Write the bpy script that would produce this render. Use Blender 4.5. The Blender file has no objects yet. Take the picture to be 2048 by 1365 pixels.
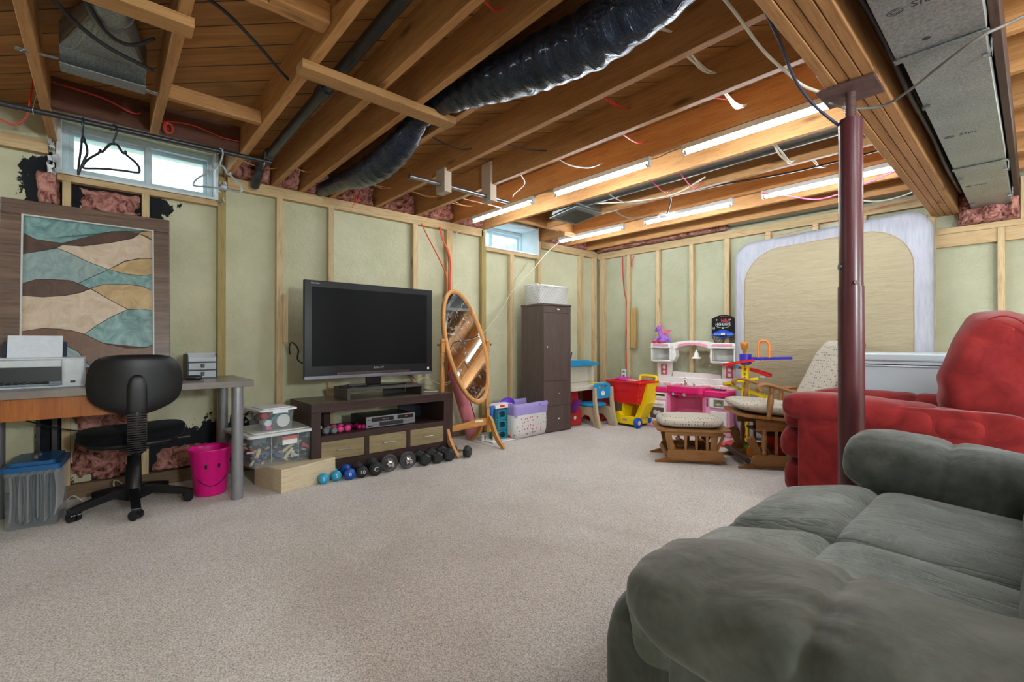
import bpy, bmesh, math, random
from math import pi, sin, cos, radians as R, atan2, sqrt
from mathutils import Vector, Matrix, noise as mnoise
random.seed(7)
S = bpy.context.scene
C = S.collection
PI = pi
# ------------------------------------------------------------------ camera, light, exposure
CAM_H = 0.95
cam_data = bpy.data.cameras.new('camera'); cam = bpy.data.objects.new('camera', cam_data); C.objects.link(cam)
cam.location = (0, 0, CAM_H)
cam.rotation_euler = (R(90.186), 0, R(48.4834))
cam_data.sensor_width = 36; cam_data.lens = 36*927.155/2048
cam_data.clip_start = 0.02; cam_data.clip_end = 100
S.camera = cam
S.view_settings.view_transform = 'Standard'; S.view_settings.look = 'None'
S.view_settings.gamma = 1; S.view_settings.use_curve_mapping = False
S.view_settings.exposure = 2.0
W = bpy.data.worlds.new('world'); S.world = W; W.use_nodes = True
W.node_tree.nodes['Background'].inputs[0].default_value = (0.80, 0.93, 1.0, 1)
W.node_tree.nodes['Background'].inputs[1].default_value = 1.6
TUBE_POWER = 25.0

# ------------------------------------------------------------------ mesh helpers
def rotz(a): return Matrix.Rotation(a, 4, 'Z')
class MB:
    """collects geometry of ONE mesh object"""
    def __init__(s): s.v = []; s.f = []; s.m = []; s.mi = 0; s.sm = []; s.smooth = False
    def add(s, vs, fs, smooth=None):
        b = len(s.v); s.v += [Vector(p) for p in vs]
        for f in fs:
            s.f.append([b+i for i in f]); s.m.append(s.mi); s.sm.append(s.smooth if smooth is None else smooth)
        return s
    def merge(s, o, M=None):
        b = len(s.v); s.v += [(M @ p) if M else p.copy() for p in o.v]
        for f, m, k in zip(o.f, o.m, o.sm): s.f.append([b+i for i in f]); s.m.append(m); s.sm.append(k)
        return s
    def xf(s, M): s.v = [M @ p for p in s.v]; return s
    def box(s, x0, x1, y0, y1, z0, z1, c=0.0):
        if x0 > x1: x0, x1 = x1, x0
        if y0 > y1: y0, y1 = y1, y0
        if z0 > z1: z0, z1 = z1, z0
        if c <= 0:
            v = [(x, y, z) for z in (z0, z1) for y in (y0, y1) for x in (x0, x1)]
            return s.add(v, [(0,2,3,1),(4,5,7,6),(0,1,5,4),(2,6,7,3),(0,4,6,2),(1,3,7,5)], False)
        bm = bmesh.new(); bmesh.ops.create_cube(bm, size=1)
        for q in bm.verts: q.co = Vector(((x0+x1)/2+q.co.x*(x1-x0), (y0+y1)/2+q.co.y*(y1-y0), (z0+z1)/2+q.co.z*(z1-z0)))
        bmesh.ops.bevel(bm, geom=list(bm.edges), offset=c, segments=2, affect='EDGES', profile=0.5)
        return s.bm(bm)
    def bm(s, bm, smooth=False):
        bm.verts.index_update(); b = len(s.v); s.v += [q.co.copy() for q in bm.verts]
        for f in bm.faces: s.f.append([b+q.index for q in f.verts]); s.m.append(s.mi); s.sm.append(smooth)
        bm.free(); return s
    def obox(s, p0, p1, w, h, up=(0,0,1)):
        """box along p0->p1, width w (sideways), height h (along up)"""
        p0 = Vector(p0); p1 = Vector(p1); d = (p1-p0).normalized(); u = Vector(up)
        a = d.cross(u)
        if a.length < 1e-4: a = d.cross(Vector((1,0,0)))
        a.normalize(); u = a.cross(d)
        v = []
        for p in (p0, p1):
            for sa, su in ((-1,-1),(1,-1),(1,1),(-1,1)): v.append(p+a*sa*w/2+u*su*h/2)
        return s.add(v, [(3,2,1,0),(4,5,6,7),(0,1,5,4),(1,2,6,5),(2,3,7,6),(3,0,4,7)], False)
    def cyl(s, p0, p1, r0, r1=None, n=16, caps=True, smooth=True):
        r1 = r0 if r1 is None else r1
        p0 = Vector(p0); p1 = Vector(p1); d = (p1-p0).normalized()
        a = d.orthogonal().normalized(); b = d.cross(a)
        v = []
        for p, r in ((p0, r0), (p1, r1)):
            for i in range(n): t = 2*pi*i/n; v.append(p+a*cos(t)*r+b*sin(t)*r)
        s.add(v, [(i, (i+1) % n, n+(i+1) % n, n+i) for i in range(n)], smooth)
        if caps: s.add(v[:n], [tuple(range(n))[::-1]], False); s.add(v[n:], [tuple(range(n))], False)
        return s
    def tube(s, pts, r, n=8, caps=True, closed=False, flat=1.0, rs=None):
        pts = [Vector(p) for p in pts]; m = len(pts); v = []; prev = None
        for i, p in enumerate(pts):
            if closed: d = pts[(i+1) % m]-pts[i-1]
            else: d = pts[min(i+1, m-1)]-pts[max(i-1, 0)]
            d = d.normalized() if d.length > 1e-9 else Vector((0,0,1))
            if prev is None: a = d.cross(Vector((0,0,1)));  a = a if a.length > 1e-3 else d.orthogonal()
            else: a = prev-d*prev.dot(d)
            a.normalize(); prev = a; b = d.cross(a)
            rr = rs[i] if rs else r
            for k in range(n): t = 2*pi*k/n; v.append(p+a*cos(t)*rr+b*sin(t)*rr*flat)
        L = m if closed else m-1
        f = [(i*n+k, i*n+(k+1) % n, ((i+1) % m)*n+(k+1) % n, ((i+1) % m)*n+k) for i in range(L) for k in range(n)]
        s.add(v, f, True)
        if caps and not closed: s.add(v[:n], [tuple(range(n))[::-1]], False); s.add(v[-n:], [tuple(range(n))], False)
        return s
    def lathe(s, prof, c=(0,0,0), axis='Z', n=24, smooth=True, caps=True):
        """prof: list of (radius, height)"""
        v = []
        for r, h in prof:
            for i in range(n):
                t = 2*pi*i/n
                if axis == 'Z': q = (r*cos(t), r*sin(t), h)
                elif axis == 'X': q = (h, r*cos(t), r*sin(t))
                else: q = (r*sin(t), h, r*cos(t))
                v.append(Vector(c)+Vector(q))
        m = len(prof)
        s.add(v, [(j*n+i, j*n+(i+1) % n, (j+1)*n+(i+1) % n, (j+1)*n+i) for j in range(m-1) for i in range(n)], smooth)
        if caps: s.add(v[:n], [tuple(range(n))[::-1]], False); s.add(v[-n:], [tuple(range(n))], False)
        return s
    def prism(s, pts, a0, a1, axis='Z', smooth=False):
        """pts 2D outline (ccw); axis Z:(x,y) ; X:(y,z) ; Y:(x,z)"""
        def P(p, a): return (p[0], p[1], a) if axis == 'Z' else ((a, p[0], p[1]) if axis == 'X' else (p[0], a, p[1]))
        n = len(pts); v = [P(p, a0) for p in pts]+[P(p, a1) for p in pts]
        s.add(v, [(i, (i+1) % n, n+(i+1) % n, n+i) for i in range(n)], smooth)
        s.add(v, [tuple(range(n))[::-1], tuple(range(n, 2*n))], False)
        return s
    def ring(s, outer, inner, a0, a1, axis='X'):
        def P(p, a): return (p[0], p[1], a) if axis == 'Z' else ((a, p[0], p[1]) if axis == 'X' else (p[0], a, p[1]))
        n = len(outer)
        v = [P(p, a0) for p in outer]+[P(p, a0) for p in inner]+[P(p, a1) for p in outer]+[P(p, a1) for p in inner]
        f = []
        for i in range(n):
            j = (i+1) % n
            f += [(i, j, n+j, n+i), (2*n+i, 3*n+i, 3*n+j, 2*n+j), (i, 2*n+i, 2*n+j, j), (n+i, n+j, 3*n+j, 3*n+i)]
        return s.add(v, f, False)
    def sphere(s, c, r, n=16, m=10, sc=(1,1,1)):
        v = []
        for j in range(m+1):
            ph = pi*j/m
            for i in range(n):
                t = 2*pi*i/n; v.append(Vector(c)+Vector((r*sc[0]*sin(ph)*cos(t), r*sc[1]*sin(ph)*sin(t), r*sc[2]*cos(ph))))
        return s.add(v, [(j*n+i, (j+1)*n+i, (j+1)*n+(i+1) % n, j*n+(i+1) % n) for j in range(m) for i in range(n)], True)
    def sbox(s, c, size, e=0.35, n=32, m=18, noise=0, nf=6, fn=None):
        """soft super-ellipsoid cushion. e small = boxy"""
        def sp(w, p): return math.copysign(abs(w)**p, w)
        c = Vector(c); v = []; ez = e if not isinstance(e, tuple) else e[1]; ex = e if not isinstance(e, tuple) else e[0]
        for j in range(m+1):
            ph = -pi/2+pi*j/m
            for i in range(n):
                t = 2*pi*i/n
                q = Vector((sp(cos(ph), ez)*sp(cos(t), ex)*size[0]/2, sp(cos(ph), ez)*sp(sin(t), ex)*size[1]/2, sp(sin(ph), ez)*size[2]/2))
                if noise: q += q.normalized()*noise*mnoise.noise((q+c)*nf)
                if fn: q = fn(q)
                v.append(q+c)
        return s.add(v, [(j*n+i, j*n+(i+1) % n, (j+1)*n+(i+1) % n, (j+1)*n+i) for j in range(m) for i in range(n)], True)
    def grid(s, fn, nu, nv, smooth=True, cu=False):
        v = [Vector(fn(i/(nu if cu else nu-1), j/(nv-1))) for j in range(nv) for i in range(nu)]
        f = [(j*nu+i, j*nu+(i+1) % nu, (j+1)*nu+(i+1) % nu, (j+1)*nu+i) for j in range(nv-1) for i in range(nu if cu else nu-1)]
        return s.add(v, f, smooth)
    def text(s, body, size, M, extrude=0.0006, align='CENTER', font_scale=(1,1)):
        cu = bpy.data.curves.new('t', 'FONT'); cu.body = body; cu.size = size; cu.extrude = extrude
        cu.align_x = align; cu.align_y = 'CENTER'; cu.resolution_u = 2
        o = bpy.data.objects.new('t', cu); C.objects.link(o)
        dg = bpy.context.evaluated_depsgraph_get(); dg.update(); me = o.evaluated_get(dg).to_mesh()
        vs = [M @ Vector((q.co.x*font_scale[0], q.co.y*font_scale[1], q.co.z)) for q in me.vertices]; fs = [tuple(p.vertices) for p in me.polygons]
        s.add(vs, fs, False); o.evaluated_get(dg).to_mesh_clear(); bpy.data.objects.remove(o); bpy.data.curves.remove(cu)
        return s
def frame(o, xd, yd):
    """matrix placing local x,y axes along xd,yd at o"""
    x = Vector(xd).normalized(); y = Vector(yd).normalized(); z = x.cross(y); y = z.cross(x)
    M = Matrix((x, y, z)).transposed().to_4x4(); M.translation = Vector(o); return M
def rrect(x0, x1, y0, y1, r, n=5):
    p = []
    for cx, cy, a in ((x1-r, y0+r, -90), (x1-r, y1-r, 0), (x0+r, y1-r, 90), (x0+r, y0+r, 180)):
        for i in range(n+1): t = R(a+90*i/n); p.append((cx+r*cos(t), cy+r*sin(t)))
    return p
def ell(cx, cy, a, b, n=32): return [(cx+a*cos(2*pi*i/n), cy+b*sin(2*pi*i/n)) for i in range(n)]
def spline(pts, k=8):
    pts = [Vector(p) for p in pts]; out = []
    for i in range(len(pts)-1):
        p0 = pts[max(i-1, 0)]; p1 = pts[i]; p2 = pts[i+1]; p3 = pts[min(i+2, len(pts)-1)]
        for j in range(k):
            t = j/k
            out.append(0.5*((2*p1)+(p2-p0)*t+(2*p0-5*p1+4*p2-p3)*t*t+(3*p1-p0-3*p2+p3)*t**3))
    out.append(pts[-1]); return out
def spl2(pts, k=8): return [(q.x, q.y) for q in spline([(a, b, 0) for a, b in pts], k)]

def _mesh(name, mb, mats, off):
    me = bpy.data.meshes.new(name)
    me.from_pydata([p-off for p in mb.v], [], mb.f)
    for m in (mats if isinstance(mats, (list, tuple)) else [mats]): me.materials.append(m)
    for p, mi, k in zip(me.polygons, mb.m, mb.sm): p.material_index = mi; p.use_smooth = k
    me.validate(); me.update(); return me
def bevel(o, w, seg=2, ang=35):
    b = o.modifiers.new('bevel', 'BEVEL'); b.width = w; b.segments = seg; b.limit_method = 'ANGLE'; b.angle_limit = R(ang); b.harden_normals = False
    return o
def tag(o, label=None, cat=None, group=None, kind=None):
    if label: o['label'] = label
    if cat: o['category'] = cat
    if group: o['group'] = group
    if kind: o['kind'] = kind
    return o
def thing(name, label, cat, loc=(0,0,0), rz=0, group=None):
    o = bpy.data.objects.new(name, None); C.objects.link(o); o.empty_display_size = 0.05
    o.location = loc; o.rotation_euler = (0, 0, rz); return tag(o, label, cat, group)
def part(name, mb, mat, parent, label=None, bev=0, world=False):
    """child mesh; mb in the thing's local coordinates (world=True: world coordinates, thing unrotated)"""
    root = parent
    while root.parent: root = root.parent
    off = Vector(root.location) if world else Vector((0,0,0))
    o = bpy.data.objects.new(name, _mesh(name, mb, mat, off)); C.objects.link(o); o.parent = parent
    if label: o['label'] = label
    if bev: bevel(o, bev)
    return o
def solo(name, mb, mat, label=None, cat=None, group=None, bev=0, kind=None):
    """top-level single mesh given in world coordinates; origin at its base"""
    xs = [p.x for p in mb.v]; ys = [p.y for p in mb.v]; zs = [p.z for p in mb.v]
    off = Vector(((min(xs)+max(xs))/2, (min(ys)+max(ys))/2, min(zs)))
    o = bpy.data.objects.new(name, _mesh(name, mb, mat, off)); C.objects.link(o); o.location = off
    tag(o, label, cat, group, kind)
    if bev: bevel(o, bev)
    return o
def struct(name, mb, mat, bev=0): return solo(name, mb, mat, kind='structure', bev=bev)
def dup(o, parent=None, loc=None, rz=None, label=None):
    c = o.copy(); C.objects.link(c); c.parent = parent
    if loc is not None: c.location = loc
    if rz is not None: c.rotation_euler = (0, 0, rz)
    if label: c['label'] = label
    for ch in [k for k in bpy.data.objects if k.parent == o and k is not c]: dup(ch, c)
    return c

# ------------------------------------------------------------------ materials
def nt(name):
    m = bpy.data.materials.new(name); m.use_nodes = True; t = m.node_tree
    return m, t, t.nodes['Principled BSDF']
def N(t, k, **kw):
    n = t.nodes.new(k)
    for a, b in kw.items(): setattr(n, a, b)
    return n
def coords(t, scale=(1,1,1), rnd=True, rot=(0,0,0)):
    tc = N(t, 'ShaderNodeTexCoord'); mp = N(t, 'ShaderNodeMapping'); mp.inputs['Scale'].default_value = scale; mp.inputs['Rotation'].default_value = rot
    t.links.new(tc.outputs['Object'], mp.inputs[0])
    if rnd:
        oi = N(t, 'ShaderNodeObjectInfo'); ml = N(t, 'ShaderNodeMath', operation='MULTIPLY'); ml.inputs[1].default_value = 37.0
        t.links.new(oi.outputs['Random'], ml.inputs[0]); cb = N(t, 'ShaderNodeCombineXYZ')
        for i in range(3): t.links.new(ml.outputs[0], cb.inputs[i])
        t.links.new(cb.outputs[0], mp.inputs['Location'])
    return mp.outputs[0]
def ramp(t, fac, cols, interp='LINEAR'):
    r = N(t, 'ShaderNodeValToRGB'); r.color_ramp.interpolation = interp; e = r.color_ramp.elements
    while len(e) > 1: e.remove(e[-1])
    e[0].position = cols[0][0]; e[0].color = (*cols[0][1], 1)
    for p, c in cols[1:]: q = e.new(p); q.color = (*c, 1)
    t.links.new(fac, r.inputs[0]); return r.outputs[0]
def noise(t, vec, scale, detail=4, rough=0.55, dist=0):
    n = N(t, 'ShaderNodeTexNoise'); n.inputs['Scale'].default_value = scale; n.inputs['Detail'].default_value = detail
    n.inputs['Roughness'].default_value = rough; n.inputs['Distortion'].default_value = dist
    t.links.new(vec, n.inputs['Vector']); return n.outputs['Fac']
def bumpn(t, b, h, st=0.3, dist=0.01, prev=None):
    n = N(t, 'ShaderNodeBump'); n.inputs['Strength'].default_value = st; n.inputs['Distance'].default_value = dist
    t.links.new(h, n.inputs['Height'])
    if prev: t.links.new(prev, n.inputs['Normal'])
    t.links.new(n.outputs[0], b.inputs['Normal']); return n.outputs[0]
def mix(t, a, b, fac, mode='MIX'):
    n = N(t, 'ShaderNodeMix', data_type='RGBA', blend_type=mode)
    for s_, q in ((6, a), (7, b)):
        if isinstance(q, tuple): n.inputs[s_].default_value = (*q, 1)
        else: t.links.new(q, n.inputs[s_])
    if isinstance(fac, float): n.inputs[0].default_value = fac
    else: t.links.new(fac, n.inputs[0])
    return n.outputs[2]
def sc(*c):
    """sRGB 0..255 -> linear"""
    return tuple((x/255/12.92 if x/255 <= 0.04045 else ((x/255+0.055)/1.055)**2.4) for x in c)
_cache = {}
def plain(name, col, rough=0.5, metal=0.0, var=0.06, spec=0.5, nscale=40, bump=0.0):
    """plain coloured procedural material (slight noise in colour and gloss)"""
    if name in _cache: return _cache[name]
    m, t, b = nt(name); v = coords(t, rnd=False); f = noise(t, v, nscale, 3)
    lo = tuple(x*(1-var) for x in col); hi = tuple(min(1, x*(1+var)) for x in col)
    t.links.new(ramp(t, f, [(0.3, lo), (0.7, hi)]), b.inputs['Base Color'])
    b.inputs['Roughness'].default_value = rough; b.inputs['Metallic'].default_value = metal
    b.inputs['Specular IOR Level'].default_value = spec
    if bump: bumpn(t, b, f, bump, 0.003)
    _cache[name] = m; return m
def wood(name, c1, c2, axis='X', rough=0.6, knots=True, grain=1.0, bump=0.15, cd=None, spec=0.3, vary=0.25):
    if name in _cache: return _cache[name]
    m, t, b = nt(name); st = {'X': (0.9, 14, 14), 'Y': (14, 0.9, 14), 'Z': (14, 14, 0.9)}[axis]
    v = coords(t, st); f = noise(t, v, 1.6*grain, 6, 0.6, 0.6); f2 = noise(t, v, 9*grain, 3, 0.6)
    col = ramp(t, f, [(0.25, c1), (0.75, c2)])
    dk = tuple(x*0.72 for x in c1)
    col = mix(t, col, dk, ramp(t, f2, [(0.48, (0,0,0)), (0.72, (0.75,)*3)]))
    if knots:
        ks = {'X': (1.6, 6, 6), 'Y': (6, 1.6, 6), 'Z': (6, 6, 1.6)}[axis]
        v2 = coords(t, ks); vo = N(t, 'ShaderNodeTexVoronoi'); vo.inputs['Scale'].default_value = 1.0; t.links.new(v2, vo.inputs['Vector'])
        col = mix(t, col, tuple(x*0.32 for x in c1), ramp(t, vo.outputs['Distance'], [(0.05, (0.85,)*3), (0.13, (0.0,)*3)]))
    if vary:
        oi = N(t, 'ShaderNodeObjectInfo'); col = mix(t, col, ramp(t, oi.outputs['Random'], [(0, (1-vary,)*3), (1, (1,)*3)]), 1.0, 'MULTIPLY')
    t.links.new(col, b.inputs['Base Color']); b.inputs['Roughness'].default_value = rough; b.inputs['Specular IOR Level'].default_value = spec
    bumpn(t, b, f2, bump, 0.002); _cache[name] = m; return m
def fabric(name, c1, c2, rough=0.9, ns=9, wr=0.25, sheen=0.4, wscale=(1,1,1), fine=260, dist=0.02):
    if name in _cache: return _cache[name]
    m, t, b = nt(name); v = coords(t, (1,1,1), False); vw = coords(t, wscale, False)
    f = noise(t, v, ns, 5, 0.6, 0.8); t.links.new(ramp(t, f, [(0.3, c1), (0.7, c2)]), b.inputs['Base Color'])
    w = noise(t, vw, 5, 3, 0.5, 0.6); nb = bumpn(t, b, w, wr, dist); g = noise(t, v, fine, 2); bumpn(t, b, g, 0.12, 0.002, nb)
    b.inputs['Roughness'].default_value = rough; b.inputs['Sheen Weight'].default_value = sheen; b.inputs['Specular IOR Level'].default_value = 0.15
    b.inputs['Sheen Roughness'].default_value = 0.4
    _cache[name] = m; return m
def emit(name, col, st):
    m, t, b = nt(name); b.inputs['Base Color'].default_value = (*col, 1)
    b.inputs['Emission Color'].default_value = (*col, 1); b.inputs['Emission Strength'].default_value = st; return m
def clear(name, col=(0.9,0.95,1), alpha=0.35, rough=0.15):
    """milky clear plastic, real see-through"""
    if name in _cache: return _cache[name]
    m, t, b = nt(name); v = coords(t, rnd=False); f = noise(t, v, 14, 2)
    t.links.new(ramp(t, f, [(0.2, tuple(x*0.9 for x in col)), (0.8, col)]), b.inputs['Base Color'])
    b.inputs['Roughness'].default_value = rough; b.inputs['Alpha'].default_value = alpha; _cache[name] = m; return m
# ------------------------------------------------------------------ shared materials
M_stud = wood('stud_pine', sc(188,160,118), sc(216,192,150), 'Z', 0.7, vary=0.12)
M_stud_dark = wood('stud_weathered', sc(150,130,80), sc(180,158,105), 'Z', 0.75, vary=0.1)
M_plateY = wood('plate_pine', sc(186,156,112), sc(212,184,140), 'Y', 0.7, vary=0.12)
M_plateX = wood('plate_pine_x', sc(186,156,112), sc(212,184,140), 'X', 0.7, vary=0.12)
M_joist = wood('joist_fir', sc(180,126,74), sc(210,158,102), 'X', 0.55, bump=0.2, vary=0.22)
M_blockY = wood('block_fir', sc(172,120,70), sc(202,150,96), 'Y', 0.6)
M_beam = wood('beam_fir', sc(158,110,66), sc(190,140,92), 'Y', 0.6, vary=0.12)
M_steel = plain('bright_steel', (0.62,0.63,0.64), 0.3, 1.0)
M_chrome = plain('chrome', (0.8,0.8,0.8), 0.12, 1.0, 0.02)
M_black = plain('black_plastic', (0.014,0.014,0.016), 0.42)
M_blackgloss = plain('black_gloss_plastic', (0.01,0.01,0.012), 0.15)
M_white = plain('white_plastic', sc(225,226,222), 0.45)
M_whitepaint = plain('white_painted_wood', sc(222,226,226), 0.5, nscale=12)
M_red_cable = plain('red_cable', sc(205,55,40), 0.45)
M_white_cable = plain('white_cable', sc(215,208,190), 0.5)
M_grey_cable = plain('grey_cable', sc(120,115,108), 0.5)
M_black_cable = plain('black_cable', sc(35,36,38), 0.45)
def galv():
    m, t, b = nt('galvanised_steel'); v = coords(t, (1,1,1), False)
    vo = N(t, 'ShaderNodeTexVoronoi'); vo.inputs['Scale'].default_value = 90; t.links.new(v, vo.inputs['Vector'])
    f = noise(t, v, 120, 4, 0.7); g = noise(t, v, 5, 3)
    c = mix(t, ramp(t, f, [(0.3, sc(120,124,124)), (0.7, sc(185,190,188))]), ramp(t, g, [(0.3, (0.8,)*3), (0.7, (1,1,1))]), 1.0, 'MULTIPLY')
    t.links.new(c, b.inputs['Base Color']); b.inputs['Metallic'].default_value = 0.75
    t.links.new(ramp(t, f, [(0.2, (0.32,)*3), (0.8, (0.5,)*3)]), b.inputs['Roughness']); bumpn(t, b, f, 0.1, 0.002); return m
M_galv = galv()
def carpet():
    m, t, b = nt('beige_carpet'); v = coords(t, (1,1,1), False)
    f = noise(t, v, 190, 3, 0.8); g = noise(t, v, 2.2, 4, 0.6, 0.5); h = noise(t, v, 70, 2, 0.6)
    c = ramp(t, f, [(0.34, sc(144,135,125)), (0.5, sc(213,206,198)), (0.66, sc(246,242,236))])
    c = mix(t, c, ramp(t, g, [(0.3, (0.88,0.86,0.845)), (0.6, (1,1,1))]), 1.0, 'MULTIPLY')
    c = mix(t, c, ramp(t, h, [(0.3, (0.92,)*3), (0.7, (1,)*3)]), 1.0, 'MULTIPLY')
    t.links.new(c, b.inputs['Base Color']); b.inputs['Roughness'].default_value = 0.95; b.inputs['Specular IOR Level'].default_value = 0.1
    b.inputs['Sheen Weight'].default_value = 0.3
    n1 = bumpn(t, b, f, 0.7, 0.006); bumpn(t, b, h, 0.4, 0.006, n1); return m
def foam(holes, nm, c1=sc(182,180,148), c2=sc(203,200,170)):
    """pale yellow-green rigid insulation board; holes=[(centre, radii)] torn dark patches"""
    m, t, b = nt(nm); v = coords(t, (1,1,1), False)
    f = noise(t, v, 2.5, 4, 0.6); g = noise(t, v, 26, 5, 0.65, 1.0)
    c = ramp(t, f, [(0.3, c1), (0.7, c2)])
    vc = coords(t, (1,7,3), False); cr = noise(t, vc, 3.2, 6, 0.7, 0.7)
    c = mix(t, c, sc(70,66,44), ramp(t, cr, [(0.735, (0,0,0)), (0.75, (0.8,)*3)]))
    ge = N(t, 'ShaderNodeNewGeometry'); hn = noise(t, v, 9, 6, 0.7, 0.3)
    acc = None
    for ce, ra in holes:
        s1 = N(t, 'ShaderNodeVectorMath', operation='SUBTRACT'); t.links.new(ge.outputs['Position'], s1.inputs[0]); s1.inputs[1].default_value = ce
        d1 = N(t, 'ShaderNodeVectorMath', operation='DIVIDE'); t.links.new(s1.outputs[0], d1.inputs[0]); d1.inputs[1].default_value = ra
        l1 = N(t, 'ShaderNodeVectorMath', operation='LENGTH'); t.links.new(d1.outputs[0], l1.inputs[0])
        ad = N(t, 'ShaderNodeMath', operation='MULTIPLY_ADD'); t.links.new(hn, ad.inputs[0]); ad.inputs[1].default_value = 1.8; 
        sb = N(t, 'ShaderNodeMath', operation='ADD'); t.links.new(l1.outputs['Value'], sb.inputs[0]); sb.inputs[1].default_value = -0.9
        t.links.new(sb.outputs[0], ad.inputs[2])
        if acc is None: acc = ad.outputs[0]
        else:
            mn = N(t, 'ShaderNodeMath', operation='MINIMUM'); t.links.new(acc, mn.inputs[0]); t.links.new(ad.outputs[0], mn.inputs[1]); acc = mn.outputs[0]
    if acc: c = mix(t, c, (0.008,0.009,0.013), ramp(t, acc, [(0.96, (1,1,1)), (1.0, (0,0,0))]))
    t.links.new(c, b.inputs['Base Color']); b.inputs['Roughness'].default_value = 0.7; b.inputs['Specular IOR Level'].default_value = 0.25
    bumpn(t, b, g, 0.9, 0.008); return m
def insul():
    m, t, b = nt('pink_fibreglass'); v = coords(t, (1,1,1), True); f = noise(t, v, 11, 6, 0.7, 2.0); g = noise(t, v, 60, 4, 0.8)
    c = ramp(t, f, [(0.30, sc(38,28,30)), (0.40, sc(120,72,66)), (0.52, sc(196,136,124)), (0.72, sc(226,180,166))])  # darkest stops paint shadowed hollows into the pink
    t.links.new(c, b.inputs['Base Color']); b.inputs['Roughness'].default_value = 1; b.inputs['Specular IOR Level'].default_value = 0.02
    n1 = bumpn(t, b, f, 0.8, 0.03); bumpn(t, b, g, 0.5, 0.005, n1); return m
M_insul = insul()
def subfloor():
    m, t, b = nt('subfloor_planks'); tc = N(t, 'ShaderNodeTexCoord'); mp = N(t, 'ShaderNodeMapping'); mp.inputs['Rotation'].default_value = (0,0,R(-45))
    t.links.new(tc.outputs['Object'], mp.inputs[0]); sx = N(t, 'ShaderNodeSeparateXYZ'); t.links.new(mp.outputs[0], sx.inputs[0])
    dv = N(t, 'ShaderNodeMath', operation='MULTIPLY'); dv.inputs[1].default_value = 1/0.14; t.links.new(sx.outputs['Y'], dv.inputs[0])
    fl = N(t, 'ShaderNodeMath', operation='FLOOR'); t.links.new(dv.outputs[0], fl.inputs[0]); fr = N(t, 'ShaderNodeMath', operation='FRACT'); t.links.new(dv.outputs[0], fr.inputs[0])
    wn = N(t, 'ShaderNodeTexWhiteNoise', noise_dimensions='1D'); t.links.new(fl.outputs[0], wn.inputs['W'])
    cb = N(t, 'ShaderNodeCombineXYZ'); 
    a = N(t, 'ShaderNodeMath', operation='MULTIPLY_ADD'); t.links.new(wn.outputs['Value'], a.inputs[0]); a.inputs[1].default_value = 20; t.links.new(sx.outputs['X'], a.inputs[2])
    t.links.new(a.outputs[0], cb.inputs[0]); ys = N(t, 'ShaderNodeMath', operation='MULTIPLY'); ys.inputs[1].default_value = 12; t.links.new(sx.outputs['Y'], ys.inputs[0]); t.links.new(ys.outputs[0], cb.inputs[1])
    f = noise(t, cb.outputs[0], 1.8, 6, 0.6, 0.8)
    c = ramp(t, f, [(0.25, sc(150,100,52)), (0.75, sc(200,146,86))])
    vo = N(t, 'ShaderNodeTexVoronoi'); vo.inputs['Scale'].default_value = 1.6; t.links.new(cb.outputs[0], vo.inputs['Vector'])
    c = mix(t, c, sc(70,40,20), ramp(t, vo.outputs['Distance'], [(0.05, (0.8,)*3), (0.14, (0,)*3)]))
    c = mix(t, c, ramp(t, wn.outputs['Value'], [(0, (0.7,)*3), (1, (1,)*3)]), 1.0, 'MULTIPLY')
    e = ramp(t, fr.outputs[0], [(0.0, (0.1,)*3), (0.035, (0.12,)*3), (0.05, (1,)*3)])
    c = mix(t, c, e, 1.0, 'MULTIPLY'); t.links.new(c, b.inputs['Base Color']); b.inputs['Roughness'].default_value = 0.6
    b.inputs['Specular IOR Level'].default_value = 0.3; return m

# ------------------------------------------------------------------ setting
JB = 2.15; SF = 2.334; XL = -3.87; XF = -3.925; YB = 4.95; YF = 5.0
m = MB(); m.box(-4.0, 3.2, -3.2, 5.1, -0.03, 0); struct('floor', m, carpet())
m = MB(); m.box(-4.3, 3.2, -3.2, 5.2, SF, SF+0.03); struct('ceiling', m, subfloor())
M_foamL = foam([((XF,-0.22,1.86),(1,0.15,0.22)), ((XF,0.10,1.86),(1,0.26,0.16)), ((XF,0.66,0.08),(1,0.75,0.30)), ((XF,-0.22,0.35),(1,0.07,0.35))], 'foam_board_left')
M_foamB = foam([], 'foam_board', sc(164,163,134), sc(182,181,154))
m = MB()
m.box(-4.3, XF, -3.2, 5.1, 0, 1.94); m.box(-4.3, XF, -3.2, -0.205, 1.94, SF); m.box(-4.3, XF, 0.622, 3.045, 1.94, SF); m.box(-4.3, XF, 3.85, 5.1, 1.94, SF)
m.box(-4.3, XF, -0.24, 0.68, 2.31, SF); m.box(-4.3, XF, 3.02, 3.88, 2.29, SF)
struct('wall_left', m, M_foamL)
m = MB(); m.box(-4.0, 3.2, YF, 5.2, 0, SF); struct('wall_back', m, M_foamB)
m = MB(); m.box(3.1, 3.2, -3.2, 5.1, 0, SF); struct('wall_right', m, M_foamB)
m = MB(); m.box(-4.0, 3.2, -3.2, -3.1, 0, SF); struct('wall_front', m, M_foamB)

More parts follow.
